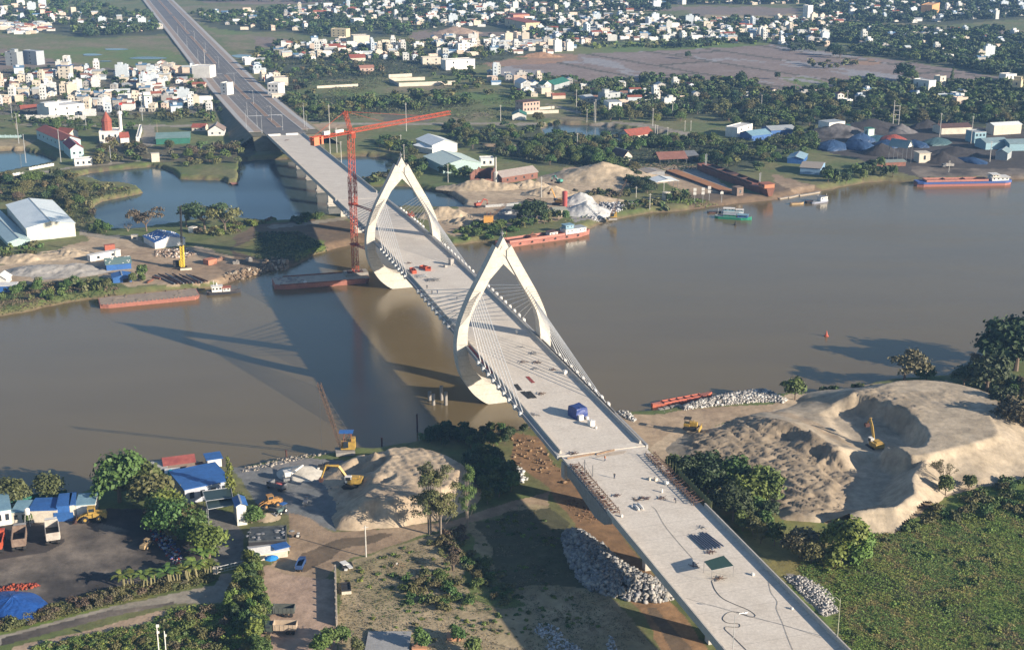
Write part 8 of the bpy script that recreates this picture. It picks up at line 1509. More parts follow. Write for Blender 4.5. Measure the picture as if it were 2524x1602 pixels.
WOOD=[([V0(-200,150),V0(200,150),V0(560,120),V0(850,200),V0(860,340),V0(860,520),V0(720,560),V0(600,420),V0(450,360),V0(0,370),V0(-200,370)],46,'broad','bdbca',.8,'in the scrub behind the big warehouse'),([V0(740,590),V0(1000,600),V0(1050,650),V0(900,680),V0(760,620)],9,'small','a',1.2,'on the pond edge right of the big warehouse'),([V0(860,200),V0(1120,220),V0(1260,270),V0(1100,320),V0(900,320)],12,'bush','be',1.4,'on the spit in the pond'),([U(900,1330),U(1380,1380),U(1380,1505),V0(1300,20),V0(700,40),U(900,1505)],24,'broad','bda',.75,'on the pond bank below the church'),([U(1500,1370),U(2300,1350),U(2300,1505),V0(2200,20),V0(1650,50),U(1520,1480)],34,'broad','bad',.75,'between the green-fronted hall and the pond'),([U(180,1130),U(900,1150),U(1300,1180),U(1300,1330),U(1180,1340),U(900,1200),U(660,1250),U(350,1200)],40,'broad','aca',.65,'around the church'),([U(1000,1080),U(2150,1070),U(2250,1140),U(1400,1150)],22,'small','ba',1.5,'along the dyke road below the left town'),([V0(0,800),V0(250,760),V0(420,800),V0(350,870),V0(0,930),V0(-200,900)],16,'bush','ab',1.6,'beside the sand left of the big warehouse'),([V0(0,1190),V0(250,1140),V0(600,1110),V0(830,1080),V0(1080,1130),V0(1050,1200),V0(600,1260),V0(250,1300),V0(0,1330)],34,'small','aab',.95,'on the left bank above the water'),([V0(1200,1050),V0(1330,1040),V0(1330,1160),V0(1250,1160)],4,'small','a',1.2,'behind the small blue hut'),([V0(2150,560),V0(2408,560),T(1,1,200,520),T(1,1,0,600),V0(2200,660),V0(1950,690),V0(1800,660)],26,'bush','bde',1.5,'along the pond bank left of the bridge'),([T(1,1,290,540),T(1,1,560,490),T(1,1,620,530),T(1,1,400,570)],14,'bush','ca',1.5,'in a dark thicket at the pond by the far approach'),([V1(200,920),V1(560,880),V1(700,1000),V1(1180,900),V1(1400,880),V1(1960,900),V1(2050,960),V1(1500,1030),V1(1000,1030),V1(760,1140),V1(500,1140),V1(300,1040)],130,'broad','caab',.85,'in the tree belt behind the tower crane'),([V1(250,700),V1(500,560),V1(950,580),V1(1200,640),V1(1200,710),V1(640,730),V1(560,830),V1(330,880)],60,'broad','cabd',.8,'in the orchard belt left of the walled plot'),([V1(1600,640),V1(1760,660),V1(2040,660),V1(2100,800),V1(2300,900),V1(2100,880),V1(1800,850),V1(1650,720)],30,'broad','ab',.8,'in the orchard right of the walled plot'),([V1(1000,1370),V1(1180,1310),V1(1400,1330),V1(1480,1430),V1(1580,1505),T(1,1,1620,80),T(1,1,1500,160),T(1,1,1400,60),V1(1360,1440),V1(1100,1400)],30,'broad','cab',.75,'round the pond left of the white warehouses'),([T(1,1,1000,140),T(1,1,1250,90),T(1,1,1350,150),T(1,1,1250,200),T(1,1,1060,170)],12,'bush','bd',1.6,'on the pond islet above the far pylon'),([T(1,1,1580,60),T(1,1,1740,130),T(1,1,1980,160),T(1,1,1960,90),T(1,1,1700,90)],8,'small','a',1.6,'below the pale green warehouse'),([V1(1700,1150),V1(2408,1170),V2(200,1170),V2(180,1280),V2(500,1390),V2(200,1400),V1(2300,1470),V1(2100,1430),V1(1860,1350),V1(1700,1240)],56,'broad','cab',.85,'in the woods right of the white warehouses'),([V2(200,1180),V2(700,1180),V2(600,1230),V2(380,1260)],14,'broad','bb',.7,'by the canal'),([V2(60,1400),V2(420,1280),V2(700,1250),V2(1090,1310),V2(1330,1310),V2(1900,1310),V2(1880,1340),V2(1500,1400),V2(1050,1400),V2(920,1410),T(2,1,1170,100),T(2,1,1020,180),T(2,1,830,50),T(2,1,480,20),T(2,1,300,50),V2(100,1480)],170,'broad','acab',.9,'in the woods above the sand heaps'),([T(2,1,1050,100),T(2,1,1200,130),T(2,1,1320,290),T(2,1,1200,310),T(2,1,1100,200)],12,'broad','c',.8,'between the sand heap and the boatyard'),([T(2,1,560,270),T(2,1,1000,280),T(2,1,1180,310),T(2,1,900,340),T(2,1,600,300)],14,'bush','bd',1.5,'on the strip behind the white gravel'),([T(2,1,1480,260),T(2,1,1650,330),T(2,1,1660,390),T(2,1,1450,360)],10,'small','ab',1.1,'at the boatyard gate'),([T(2,1,1000,380),T(2,1,1350,350),T(2,1,1450,420),T(2,1,1100,440),T(2,1,1000,440)],22,'bush','ab',1.3,'on the green bank by the marker posts'),([T(1,1,1830,640),T(1,1,2100,570),T(1,1,2400,560),T(2,1,100,560),T(2,1,60,640),T(1,1,2300,680),T(1,1,1950,720)],44,'bush','aac',1.6,'on the green bank behind the far pylon'),([T(2,1,60,440),T(2,1,320,480),T(2,1,540,490),T(2,1,560,560),T(2,1,350,570),T(2,1,100,620),T(2,1,0,600)],22,'small','ab',1.1,'around the round dark tree'),([V2(1850,1340),V2(2408,1340),V3(200,1300),V3(500,1180),V3(520,1330),V3(300,1400),V3(160,1430),V3(0,1505),T(2,1,2100,60),T(2,1,1700,20)],60,'broad','acab',.85,'in the woods above the rusty ship'),([V3(500,1290),V3(280,1420),V3(60,1500),T(3,1,20,60),T(2,1,2300,100),T(2,1,2100,70),V3(200,1505),V3(480,1400)],14,'broad','a',.7,'left of the aqua-roofed shed'),([T(3,1,520,130),T(3,1,820,120),T(3,1,860,60),T(3,1,1100,60),T(3,1,1200,140),T(3,1,980,170),T(3,1,600,200)],26,'small','ac',1.5,'on the shore between the blue shed and the coal quay'),([V2(80,740),V2(400,720),V2(560,770),V2(1100,760),V2(1300,720),V2(1560,720),V2(2000,760),V2(2180,780),V2(2408,840),V3(100,860),V3(600,850),V3(620,780),V3(900,750),V3(1200,770),V3(1500,790),V3(2150,770),V3(2408,800),V3(2600,900),V3(2600,1150),V3(1650,1170),V3(1200,1160),V3(900,1140),V3(780,1170),V3(520,1160),V3(0,1200),V2(2408,1210),V2(2000,1180),V2(1900,1060),V2(1700,1060),V2(1550,1180),V2(1380,1120),V2(850,1130),V2(840,980),V2(600,940),V2(560,900),V2(560,860)],720,'broad','caacb',.95,'in the great wood below the brown fields'),([V2(0,860),V2(240,850),V2(80,940),V2(0,950)],10,'broad','a',.8,'left of the village street'),([V2(500,920),V2(700,1000),V2(880,1060),V2(860,1110),V2(700,1100),V2(640,1020)],16,'broad','ab',.8,'along the village street'),([V2(1440,410),V2(1700,390),V2(1760,440),V2(1600,460),V2(1450,450)],14,'broad','c',1.0,'at the upper edge of the brown fields'),([V3(200,430),V3(500,430),V3(600,480),V3(350,500),V3(170,460)],14,'broad','c',.9,'at the upper right edge of the brown fields'),([V3(400,600),V3(560,580),V3(860,590),V3(850,630),V3(640,640),V3(430,640)],14,'broad','b',.8,'on the island of scrub in the brown fields'),([V3(720,460),V3(1150,400),V3(1300,440),V3(1900,560),V3(2408,640),V3(2600,700),V3(2200,710),V3(1700,620),V3(1300,555),V3(850,515)],200,'broad','cac',1.0,'behind the brown fields on the right'),([V1(0,450),V1(250,410),V1(700,420),V1(900,470),V1(1400,380),V1(1900,400),V1(2408,480),V1(2100,560),V1(1600,590),V1(1000,570),V1(0,580)],130,'broad','cab',.9,'between the houses of the middle village'),([V1(0,100),V1(800,50),V1(1500,30),V1(2408,20),V1(2408,230),V1(1700,260),V1(1400,370),V1(1000,310),V1(600,360),V1(300,290),V1(0,270)],420,'broad','cca',1.15,'in the far middle village'),([V1(-100,560),V1(100,560),V1(300,640),V1(260,740),V1(0,620)],14,'broad','a',.8,'right of the avenue houses'),([U(0,20),U(500,0),U(900,40),U(1200,110),U(1500,150),U(1550,320),U(800,350),U(560,240),U(0,230)],190,'broad','cca',1.1,'in the far top-left village'),([U(1000,220),U(1560,250),U(1540,300),U(1100,330),U(780,350),U(800,300)],30,'broad','c',1.2,'at the upper edge of the paddy'),([U(1750,120),U(2408,130),V1(400,200),V1(450,310),V1(100,290),U(2150,250),U(1900,200)],70,'broad','ca',1.1,'right of the avenue beyond the paddy'),([U(0,650),U(600,620),U(1150,680),U(1800,700),U(2100,900),U(2100,1050),U(1300,1060),U(700,950),U(300,1000),U(0,1040)],120,'broad','aca',.62,'between the houses of the left town'),([U(-300,640),U(0,650),U(0,1050),U(-300,1100)],16,'broad','ca',.7,'left of the town'),([V2(0,20),V2(700,0),V2(1400,20),V2(1500,110),V2(1000,120),V2(500,110),V2(0,120)],130,'broad','c',1.3,'in the far village at the top'),([V2(1350,-5),V2(2408,-5),V3(1300,-5),V3(1300,30),V3(0,50),V2(1500,45)],130,'broad','c',1.5,'in the farthest village at the top'),([V2(0,130),V2(900,130),V2(1600,180),V2(2408,190),V3(600,180),V3(800,300),V3(560,440),V3(0,400),V2(2000,420),V2(1300,370),V2(800,390),V2(500,440),V2(0,300)],430,'broad','cac',1.05,'in the village behind the brown fields'),([V2(600,430),V2(1300,380),V2(2408,390),V3(200,400),V2(2000,430),V2(1000,470)],60,'bush','eab',2.4,'on the green strip above the brown fields'),([V3(300,0),V3(2408,-5),V3(2700,150),V3(1700,210),V3(900,230),V3(500,180)],400,'broad','cc',1.4,'in the far top-right village'),([V3(850,260),V3(1250,270),V3(1700,300),V3(2200,270),V3(2200,330),V3(2500,370),V3(2500,620),V3(1900,570),V3(1200,430),V3(700,400),V3(600,300)],430,'broad','cca',1.15,'in the wooded village on the right'),([V1(0,-8),V1(700,5),V1(1300,5),V1(1300,20),V1(700,40),V1(0,20),U(1200,25),U(1200,0)],60,'broad','c',1.3,'at the top edge'),([U(-300,500),U(0,500),U(200,560),U(40,560)],5,'small','a',1.5,'by the bare plots'),([T(2,2,150,1000),T(1,2,1900,1000),T(1,2,1600,960),T(1,2,1500,1080),T(1,2,1700,1110),T(1,2,2000,1180),T(1,2,2350,1100)],40,'small','cca',1.0,'on the near shore under the bridge'),([T(1,2,1900,1240),T(1,2,2200,1250),T(1,2,2330,1400),T(1,3,2408,60),T(1,3,2130,180),T(1,3,2100,60),T(1,2,2000,1400)],22,'small','ca',1.4,'right of the sand mound'),([T(2,2,1450,1330),T(2,2,1700,1400),T(2,2,2350,1520),T(2,3,2408,250),T(3,3,100,400),T(3,3,100,640),T(2,3,2200,480),T(2,3,1850,150),T(2,3,1600,0)],34,'small','cab',1.25,'beneath the trees right of the deck'),([T(0,3,2110,1100),T(0,3,2280,800),T(0,3,2330,650),T(0,3,2408,640),T(1,3,40,900),T(1,3,130,1120),T(1,3,120,1600),T(0,3,2300,1600),T(0,3,2200,1300)],52,'small','aceb',.9,'in the hedge by the red soil yard'),([T(0,3,-100,1290),T(0,3,300,1180),T(0,3,850,1010),T(0,3,1200,950),T(0,3,1900,820),T(0,3,2000,870),T(0,3,1500,980),T(0,3,900,1120),T(0,3,0,1340)],60,'bush','bbd',.95,'in the hedge along the path'),([T(0,3,1650,1150),T(0,3,2100,1130),T(0,3,2250,1350),T(0,3,2250,1600),T(0,3,1600,1600),T(0,3,1540,1350)],34,'bush','abd',1.0,'in the weedy corner below the path'),([T(0,3,500,1480),T(0,3,900,1350),T(0,3,1450,1290),T(0,3,1450,1600),T(0,3,300,1600)],30,'bush','ab',.75,'in the garden at the lower left'),([T(1,3,1340,900),T(1,3,1500,800),T(1,3,1750,760),T(1,3,1850,880),T(1,3,2080,1050),T(1,3,1800,1180),T(1,3,1500,1120),T(1,3,1350,1050)],42,'bush','aab',1.0,'in the green thicket of the dry field'),([T(1,3,1880,620),T(1,3,2050,600),T(1,3,2350,930),T(1,3,2408,1110),T(1,3,2230,1110),T(1,3,2000,900)],30,'bush','ab',.9,'along the bridge shadow on the dry field'),([T(1,3,1580,470),T(1,3,1900,400),T(1,3,1980,560),T(1,3,1800,640),T(1,3,1620,600)],18,'bush','bdb',1.0,'at the foot of the tall thin-leaved trees'),([T(2,2,2330,590),T(3,2,880,560),T(3,2,1020,550),T(3,2,1000,580),T(3,2,640,600)],12,'bush','ac',.8,'on the shore behind the sand hill'),([T(3,2,1550,480),T(3,2,1750,470),T(3,2,2030,600),T(3,2,2300,900),T(3,2,2500,1050),T(3,2,2500,600),T(3,2,2200,500)],26,'small','cad',1.3,'beside the giant dark trees'),([T(3,2,2050,730),T(3,2,2260,880),T(3,2,2408,1020),T(3,2,2500,1150),T(3,2,2408,900)],14,'bush','ab',1.0,'at the right foot of the sand hill'),([T(3,3,1240,430),T(3,3,1300,300),T(3,3,1560,230),T(3,3,1700,130),T(3,3,2000,30),T(3,2,2250,1440),T(3,2,2600,1400),T(3,3,2600,300),T(3,3,1900,300),T(3,3,1500,420)],44,'bush','aab',1.3,'on the slope below the sand hill'),]
ALLT=[];tgrid={}
def tfree(x,y,r):
 for a,b,c in OCC:
  if(x-a)**2+(y-b)**2<(r*.5+c*.8)**2:return False
 gx,gy=int(x//20),int(y//20)
 for i in(-1,0,1):
  for j in(-1,0,1):
   for a,b,c in grid_.get((gx+i,gy+j),()):
    if(x-a)**2+(y-b)**2<(r*.45+c)**2:return False
   for a,b,c in tgrid.get((gx+i,gy+j),()):
    if(x-a)**2+(y-b)**2<(.62*(r+c))**2:return False
 s,q=BI(x,y)
 if s>940 and-26<q<28:return False
 return True
RK=dict(broad=3.6,small=1.7,bush=1.3,wide=4.5)
for poly,n,kind,lfs,s0,place in WOOD:
 P_=np.array([W(*p,2.5)[:2]for p in poly]);lo,hi=P_.min(0),P_.max(0);k=0;tr=0
 while k<n and tr<n*25:
  tr+=1;x,y=random.uniform(lo[0],hi[0]),random.uniform(lo[1],hi[1])
  if not inside(P_,np.array([x]),np.array([y]))[0]:continue
  s_=s0*random.uniform(.7,1.25);r_=RK[kind]*s_
  if not tfree(x,y,r_):continue
  px,py=proj(x,y,2.5);tgrid.setdefault((int(x//20),int(y//20)),[]).append((x,y,r_));h_={'broad':8.5,'small':4.3,'bush':2.1,'wide':6}[kind]*s_
  ALLT.append(dict(x=x,y=y,s=s_,kind=kind,lf=random.choice(lfs),place=place,px=px,py=py,size=h_*r_/(x*x+y*y)*(1 if-40<px<2564 and py<1650 else .05)));k+=1
HZ=ground_h(np.array([t['x']for t in ALLT]),np.array([t['y']for t in ALLT]))
for t,z in zip(ALLT,HZ):t['z']=float(z)
ALLT=[t for t in ALLT if t['z']>.5]
ADJ=dict(a='mid-green',b='olive',c='dark green',d='brownish',e='bright green');KN=dict(broad='leafy tree',small='small tree',bush='bush',wide='spreading tree')
indv=[]
for kd,lim in(('broad',270),('small',200),('bush',260)):
 l=sorted([t for t in ALLT if t['kind']==kd],key=lambda t:-t['size']);indv+=l[:lim]
 for t in l[:lim]:t['ind']=True
for t in indv:t['desc']=ADJ[t['lf']]+' '+KN[t['kind']]
ordinal_labels(indv)
for t in indv:tree(t['kind'],t['x'],t['y'],t['lf'],t['s'],t['lab'],group=KN[t['kind']].replace('bush','bushe')+'s '+t['place'],z=t['z'])
LC=dict(a=(.075,.118,.030),b=(.100,.108,.040),c=(.044,.074,.028),d=(.105,.090,.050),e=(.125,.170,.034))
def mass(name,items,label=None):
 Vs,Cs=[],[];r=np.random.default_rng(4);bank={}
 for t in items:
  dist=math.hypot(t['x'],t['y']);lod=0 if dist<700 else(1 if dist<1200 else 2);key=(t['kind'],lod,random.randrange(4))
  if key not in bank:
   rr=random.Random(str(key));bl=blobset(t['kind'],rr);n={'broad':(420,230,110),'small':(200,120,60),'bush':(120,70,40),'wide':(300,160,90)}[t['kind']][lod];s={'broad':(1.15,1.5,2.1),'small':(.85,1.0,1.3),'bush':(.75,.9,1.1),'wide':(1.1,1.4,1.9)}[t['kind']][lod]
   bank[key]=leaf_cloud(bl,n,s,len(bank)+3)[0]
  v=bank[key];a=random.random()*6.28;ca,sa=math.cos(a)*t['s'],math.sin(a)*t['s']
  Vs.append(np.stack([t['x']+v[:,0]*ca-v[:,1]*sa,t['y']+v[:,0]*sa+v[:,1]*ca,t['z']-.5*t['s']+v[:,2]*t['s']],1))
  c=np.array(LC[t['lf']])*random.uniform(.7,1.35)*np.array([random.uniform(.85,1.2),1,random.uniform(.8,1.2)]);q=np.repeat(r.uniform(.72,1.3,len(v)//4),4)[:,None];Cs.append(c*q)
 V=np.concatenate(Vs);o=npmesh(name,V,np.arange(len(V)).reshape(-1,4),mat('foliage_mass',(.1,.1,.1),.75,attr=True),np.concatenate(Cs));tag(o,kind='stuff')
rest=[t for t in ALLT if not t.get('ind')]
mass('woodland',rest)
SH=[];
for pl,n,s0,s1 in(([T(3,3,1240,480),T(3,3,1700,300),T(3,2,2900,1550),T(3,3,3000,2000),T(3,3,900,1900),T(3,3,720,1200),T(3,3,560,760),T(3,3,940,480)],90,.3,.8),([T(1,3,780,700),T(1,3,1600,520),T(2,3,100,200),T(2,3,480,400),T(2,3,620,850),T(2,3,1100,1300),T(1,3,1100,1500)],150,.22,.5),([T(0,3,300,1500),T(0,3,1500,1200),T(0,3,2200,1150),T(0,3,2200,1650)],120,.4,.8)):
 P_=np.array([W(*p,2.5)[:2]for p in pl]);lo,hi=P_.min(0),P_.max(0)
 for _ in range(n*4):
  x,y=random.uniform(lo[0],hi[0]),random.uniform(lo[1],hi[1])
  if len([0])and inside(P_,np.array([x]),np.array([y]))[0]and NZ2.fbm(np.array([x+y*.5]),np.array([y*.6-x*.3]),14.,3)[0]>-.12:SH.append(dict(x=x,y=y,s=random.uniform(s0,s1),kind='bush',lf=random.choice('eaeab'),z=2.35))
mass('low_shrubs',SH)
def scatter(name,poly,n,h,size,cols,z=None,quads=5,stuff=True,spread=.5,hfun=None,clump=None):
 P_=np.array([W(*p,2.5)[:2]for p in poly]);lo,hi=P_.min(0),P_.max(0);r=np.random.default_rng(len(poly)*n%997);X=r.uniform(lo[0],hi[0],n*3);Y=r.uniform(lo[1],hi[1],n*3);m=inside(P_,X,Y)
 if clump:m &= NZ.fbm(X,Y,clump,3)>-.15
 X,Y=X[m][:n],Y[m][:n];n=len(X);z0=ground_h(X,Y);ok=z0>.35;X,Y,z0=X[ok],Y[ok],z0[ok];n=len(X)
 hh=h*(.5+1.0*np.clip(.5+NZ2.fbm(X,Y,9.,3),0,1));C=np.repeat(np.stack([X,Y,z0],1),quads,0);C[:,:2]+=r.normal(size=(n*quads,2))*spread;C[:,2]+=np.repeat(hh,quads)*r.random(n*quads)
 nn=r.normal(size=(n*quads,3))*.6+[0,0,1.3];nn/=np.linalg.norm(nn,axis=1)[:,None];t=np.cross(nn,r.normal(size=nn.shape));t/=np.linalg.norm(t,axis=1)[:,None];b=np.cross(nn,t);s=(size*(.5+r.random(n*quads)))[:,None]*.5
 V=np.stack([C-t*s,C-b*s*.7,C+t*s,C+b*s*.7],1).reshape(-1,3);ci=np.clip(((.5+NZ.fbm(X*1.3+Y*.6,Y-X*.6,16.,5)*1.7)*len(cols)).astype(int),0,len(cols)-1);cc=np.repeat(np.array(cols)[ci],quads,0)*r.uniform(.7,1.3,n*quads)[:,None]
 o=npmesh(name,V,np.arange(len(V)).reshape(-1,4),mat('foliage_mass',(0,0,0)),np.repeat(cc,4,0));return tag(o,kind='stuff')
gA=[(.120,.190,.032),(.170,.205,.042),(.135,.190,.036),(.210,.180,.065),(.100,.165,.034)];gD=[(.17,.135,.07),(.10,.10,.04),(.20,.16,.09),(.07,.09,.03)]
scatter('ground_cover',[T(3,3,1240,440),T(3,3,1700,250),T(3,2,2900,1500),T(3,3,3300,2200),T(3,3,860,2000),T(3,3,720,1480),T(3,3,700,1150),T(3,3,300,760),T(3,3,500,600),T(3,3,940,440)],34000,.55,.36,gA,quads=4,spread=.32)
scatter('ground_cover',[T(0,3,0,1640),T(0,3,700,1400),T(0,3,1350,1280),T(0,3,1600,1130),T(0,3,2100,1080),T(0,3,2400,1250),T(0,3,2400,1800),T(0,3,0,1900)],7000,.6,.45,gA,quads=4,spread=.3)
scatter('dry_grass',[T(1,3,780,760),T(1,3,1560,500),T(1,3,2000,350),T(2,3,100,160),T(2,3,480,400),T(2,3,620,850),T(2,3,1100,1200),T(2,3,1400,1700),T(1,3,1100,1700),T(1,3,780,1300)],7000,.22,.32,gD,quads=3,spread=.35,clump=10.)
scatter('ground_cover',[T(0,3,-200,1300),T(0,3,850,990),T(0,3,1900,790),T(0,3,2030,870),T(0,3,1500,990),T(0,3,900,1130),T(0,3,-200,1400)],3500,.8,.5,[(.10,.10,.035),(.075,.085,.03),(.14,.11,.05)],quads=4,spread=.3)
scatter('ground_cover',[T(2,1,1650,390),T(2,1,1800,400),T(2,1,2100,400),T(2,1,1650,330),T(2,1,1100,420),T(2,1,500,560),T(2,1,800,480),T(2,1,1400,380)],2500,.7,.8,gA,quads=3,spread=.6)
scatter('ground_cover',[T(1,1,0,650),T(1,1,400,650),T(1,1,700,800),T(1,1,600,920),T(1,1,0,900)],2500,.5,.8,[(.04,.07,.025),(.06,.085,.03)],quads=3,spread=.6)
scatter('ground_cover',[V0(-200,1180),V0(700,1100),V0(1080,1140),V0(1100,1210),V0(700,1300),V0(300,1360),V0(-200,1400)],3000,.6,.7,[(.05,.09,.025),(.09,.10,.035),(.16,.12,.07)],quads=3,spread=.6)
scatter('ground_cover',[V0(0,370),V0(0,200),V0(560,120),V0(850,200),V0(1270,270),V0(860,350),V0(870,540),V0(740,600),V0(640,480),V0(480,350)],4500,1.0,.9,[(.08,.095,.035),(.12,.11,.05),(.055,.075,.03)],quads=3,spread=.7)
scatter('ground_cover',[V1(200,700),V1(560,600),V1(1200,700),V1(1300,800),V1(2100,800),V1(2408,900),V2(200,960),V2(100,1130),V1(2200,1130),V1(1000,1030),V1(700,1140),V1(400,1100),V1(260,900)],6000,.9,1.2,[(.05,.075,.028),(.085,.09,.04),(.10,.12,.04)],quads=2,spread=.9,clump=30.)
def rocks(name,pts,size,cols,lab=None,seed=1,kind='stuff'):
 """pts (n,3): centres of irregular stones"""
 r=np.random.default_rng(seed);n=len(pts);base=np.array([(1,0,0),(-1,0,0),(0,1,0),(0,-1,0),(0,0,1),(0,0,-1)],float);corners=np.array([(x,y,z)for x in(-.62,.62)for y in(-.62,.62)for z in(-.62,.62)])
 B8=corners;fs=np.array([(0,1,3,2),(4,6,7,5),(0,4,5,1),(2,3,7,6),(0,2,6,4),(1,5,7,3)])
 V=np.repeat(B8[None],n,0)*r.uniform(.55,1.25,(n,8,1))*r.uniform(.7,1.2,(n,1,3));a=r.random(n)*6.28;b_=r.uniform(-.6,.6,n);ca,sa,cb,sb=np.cos(a)[:,None],np.sin(a)[:,None],np.cos(b_)[:,None],np.sin(b_)[:,None]
 x,y,z=V[...,0]*ca-V[...,1]*sa,V[...,0]*sa+V[...,1]*ca,V[...,2];x,z=x*cb-z*sb,x*sb+z*cb;s=(size*(.45+1.3*r.random(n)**1.8))[:,None]
 V=np.stack([pts[:,None,0]+x*s,pts[:,None,1]+y*s,pts[:,None,2]+z*s],-1).reshape(-1,3);Fq=(np.arange(n)[:,None,None]*8+fs[None]).reshape(-1,4);C=np.repeat(np.array(cols)[r.integers(0,len(cols),n)]*r.uniform(.8,1.2,n)[:,None],8,0)
 o=npmesh(name,V,Fq,mat('rock_mass',(.3,.3,.3),.9,attr=True),C);return tag(o,lab,kind=kind)
def rockpile(name,poly,n,size,peak,cols,seed=2,z=2.5,rad=5.):
 P_=np.array([W(*T(*p),z)[:2]for p in poly]);lo,hi=P_.min(0),P_.max(0);r=np.random.default_rng(seed);X=r.uniform(lo[0],hi[0],n*4);Y=r.uniform(lo[1],hi[1],n*4);d=-sdist(P_,X,Y,20.);m=d>0;X,Y,d=X[m][:n],Y[m][:n],d[m][:n]
 Z=ground_h(X,Y)+peak*np.clip(d/rad,0,1)**.8*(1+.15*NZ.fbm(X,Y,4.,3));return rocks(name,np.stack([X,Y,Z],1),size,cols,None,seed)
GR=[(.25,.25,.26),(.33,.32,.31),(.18,.19,.20),(.36,.34,.31)]
rockpile('rock_pile',[(2,3,470,440),(2,3,560,400),(2,3,700,430),(2,3,830,530),(2,3,1000,680),(2,3,1150,780),(2,3,1300,850),(2,3,1430,900),(2,3,1500,1040),(2,3,1320,1080),(2,3,1080,1050),(2,3,850,1000),(2,3,720,960),(2,3,600,830),(2,3,500,620)],2900,.60,2.6,GR,rad=4.)
rockpile('rubble',[(2,3,250,1260),(2,3,420,1290),(2,3,500,1400),(2,3,660,1500),(2,3,640,1620),(2,3,300,1600),(2,3,340,1450),(2,3,210,1330)],500,.3,.3,[(.5,.5,.5),(.36,.37,.38)],3)
rockpile('rubble',[(2,3,880,1480),(2,3,920,1350),(2,3,980,1500),(2,3,960,1620),(2,3,880,1600)],120,.3,.3,[(.5,.5,.5),(.36,.37,.38)],4)
WR=[(.44,.42,.38),(.30,.28,.26),(.54,.53,.50),(.20,.19,.18)]
rockpile('white_rubble',[(2,2,1560,790),(2,2,1750,720),(2,2,1950,680),(2,2,2200,640),(2,2,2408,620),(3,2,60,650),(3,2,210,720),(3,2,180,750),(2,2,2400,740),(2,2,2100,760),(2,2,1800,790),(2,2,1600,820)],2300,.48,1.3,WR,5,z=1.5,rad=3.)
rockpile('white_rubble',[(2,2,970,790),(2,2,1080,800),(2,2,1160,880),(2,2,1140,900),(2,2,1050,860)],260,.4,.8,WR,6)
rockpile('rubble',[(3,3,180,830),(3,3,330,820),(3,3,520,900),(3,3,640,1020),(3,3,680,1160),(3,3,540,1200),(3,3,440,1060),(3,3,300,950)],900,.35,.8,[(.40,.38,.36),(.30,.29,.28),(.5,.48,.44)],7)
rockpile('shore_stones',[(1,2,20,1320),(1,2,200,1260),(1,2,420,1220),(1,2,640,1200),(1,2,760,1200),(1,2,600,1240),(1,2,350,1290),(1,2,60,1370),(0,2,2250,1390),(0,2,2250,1340)],160,.45,.1,[(.38,.32,.25),(.33,.30,.26),(.24,.21,.17)],8,z=1.5)
rockpile('shore_stones',[(0,1,2080,1060),(0,1,2200,1020),(0,1,2408,990),(1,1,60,940),(1,1,200,900),(1,1,420,960),(1,1,300,1000),(1,1,60,1040),(0,1,2300,1100),(0,1,2120,1120)],330,.9,.5,[(.30,.22,.15),(.36,.30,.23),(.22,.16,.11)],9,z=1.5)
rockpile('rubble',[(2,2,0,1000),(2,2,200,1050),(2,2,400,1250),(2,2,650,1450),(2,2,480,1480),(2,2,200,1350),(2,2,0,1250)],80,.45,.25,[(.22,.14,.075),(.26,.19,.12),(.20,.13,.08)],10)
rockpile('rubble',[(2,3,480,120),(2,3,700,110),(2,3,880,280),(2,3,700,360),(2,3,560,260)],70,.3,.25,[(.24,.14,.075),(.28,.17,.09),(.18,.10,.06)],11)
rockpile('gravel_stones',[(2,1,540,420),(2,1,800,380),(2,1,1140,380),(2,1,1000,460),(2,1,800,530),(2,1,600,500)],500,.9,.6,[(.42,.42,.42),(.30,.30,.31)],12)
rockpile('scrap',[(0,1,1430,830),(0,1,1700,790),(0,1,1850,850),(0,1,1700,900),(0,1,1450,880)],220,.7,.4,[(.34,.26,.2),(.22,.16,.12),(.45,.42,.38)],13)
rockpile('scrap',[(0,3,1380,340),(0,3,1520,340),(0,3,1600,480),(0,3,1700,650),(0,3,1640,740),(0,3,1480,560),(0,3,1400,430)],420,.4,.4,[(.40,.42,.46),(.03,.06,.2),(.42,.06,.03),(.12,.12,.13)],14)
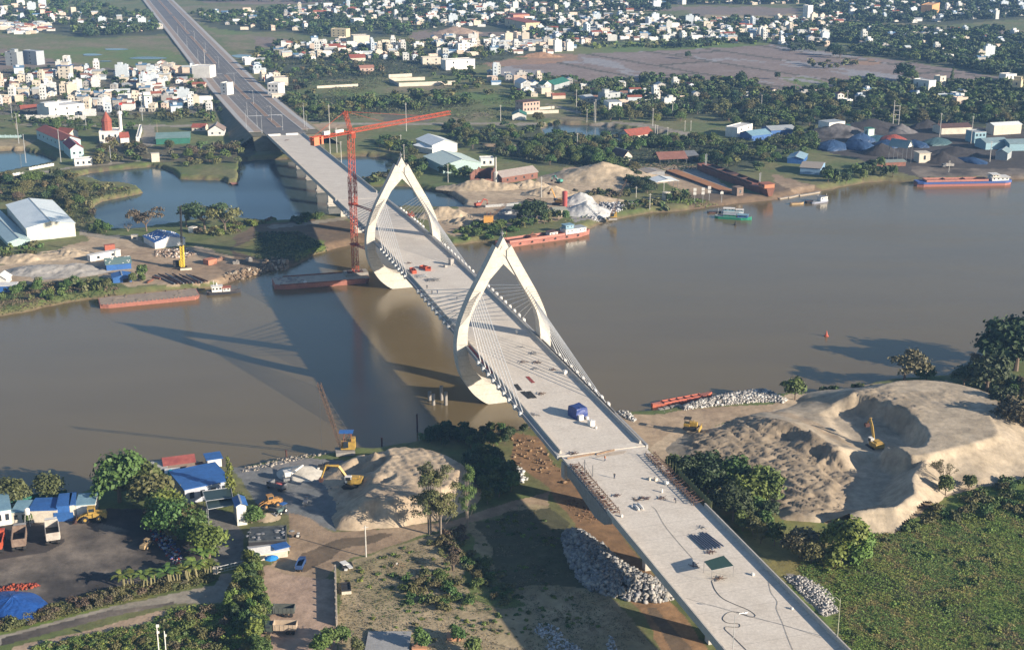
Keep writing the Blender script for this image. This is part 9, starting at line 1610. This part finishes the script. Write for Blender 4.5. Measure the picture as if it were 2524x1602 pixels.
rockpile('scrap',[(2,2,0,1270),(1,2,2300,1360),(2,2,60,1480),(2,2,150,1450),(2,2,100,1330)],160,.5,.6,[(.5,.5,.5),(.42,.42,.4)],15)
rockpile('orange_sheeting',[(0,3,-60,960),(0,3,90,910),(0,3,330,890),(0,3,390,920),(0,3,200,960),(0,3,0,985)],150,.4,.4,[(.34,.07,.03),(.26,.05,.03)],16)
for pl,n,s_ in(([V2(80,740),V2(560,770),V2(1560,740),V2(2408,840),V3(600,850),V3(1500,790),V3(2600,850),V3(2600,1150),V3(900,1150),V3(0,1210),V2(1900,1060),V2(850,1110),V2(560,900)],9000,1.7),([V2(60,1400),V2(420,1280),V2(1090,1310),V2(1900,1310),V3(480,1200),V3(500,1330),T(2,1,2100,60),T(2,1,1170,100),T(2,1,1020,180),T(2,1,480,20),V1(2200,1440),V1(1750,1200)],4500,1.4),([V1(200,920),V1(700,900),V1(1960,900),V1(2050,970),V1(1500,1030),V1(700,1140),V1(300,1040)],2500,1.3),([U(0,650),U(600,620),U(1150,680),U(1800,700),U(2150,1060),U(1300,1150),U(0,1130)],4000,1.3),([V1(0,560),V1(700,430),V1(2408,400),V2(60,520),V1(2000,640),V1(1200,720),V1(300,880)],6000,1.6)):
 scatter('undergrowth',pl,n,1.6,s_,[(.045,.065,.026),(.06,.078,.03),(.085,.085,.04),(.035,.055,.022)],quads=2,spread=1.1,clump=45.)
#  HAZE
def haze():
 mb=MB();x0,x1,y0,y1,z0,z1=-3300,3300,-60,5600,-4.,190.
 mb.box(((x0+x1)/2,(y0+y1)/2,(z0+z1)/2),(x1-x0,y1-y0,z1-z0));m=bpy.data.materials.new('haze_air');m.use_nodes=True;N=m.node_tree.nodes;N.clear()
 v=N.new('ShaderNodeVolumePrincipled');v.inputs['Color'].default_value=(.30,.56,1.0,1);v.inputs['Density'].default_value=.00009;v.inputs['Anisotropy'].default_value=.0
 o=N.new('ShaderNodeOutputMaterial');m.node_tree.links.new(v.outputs[0],o.inputs['Volume']);ob=mb.build('haze',m);tag(ob,kind='stuff')
haze()
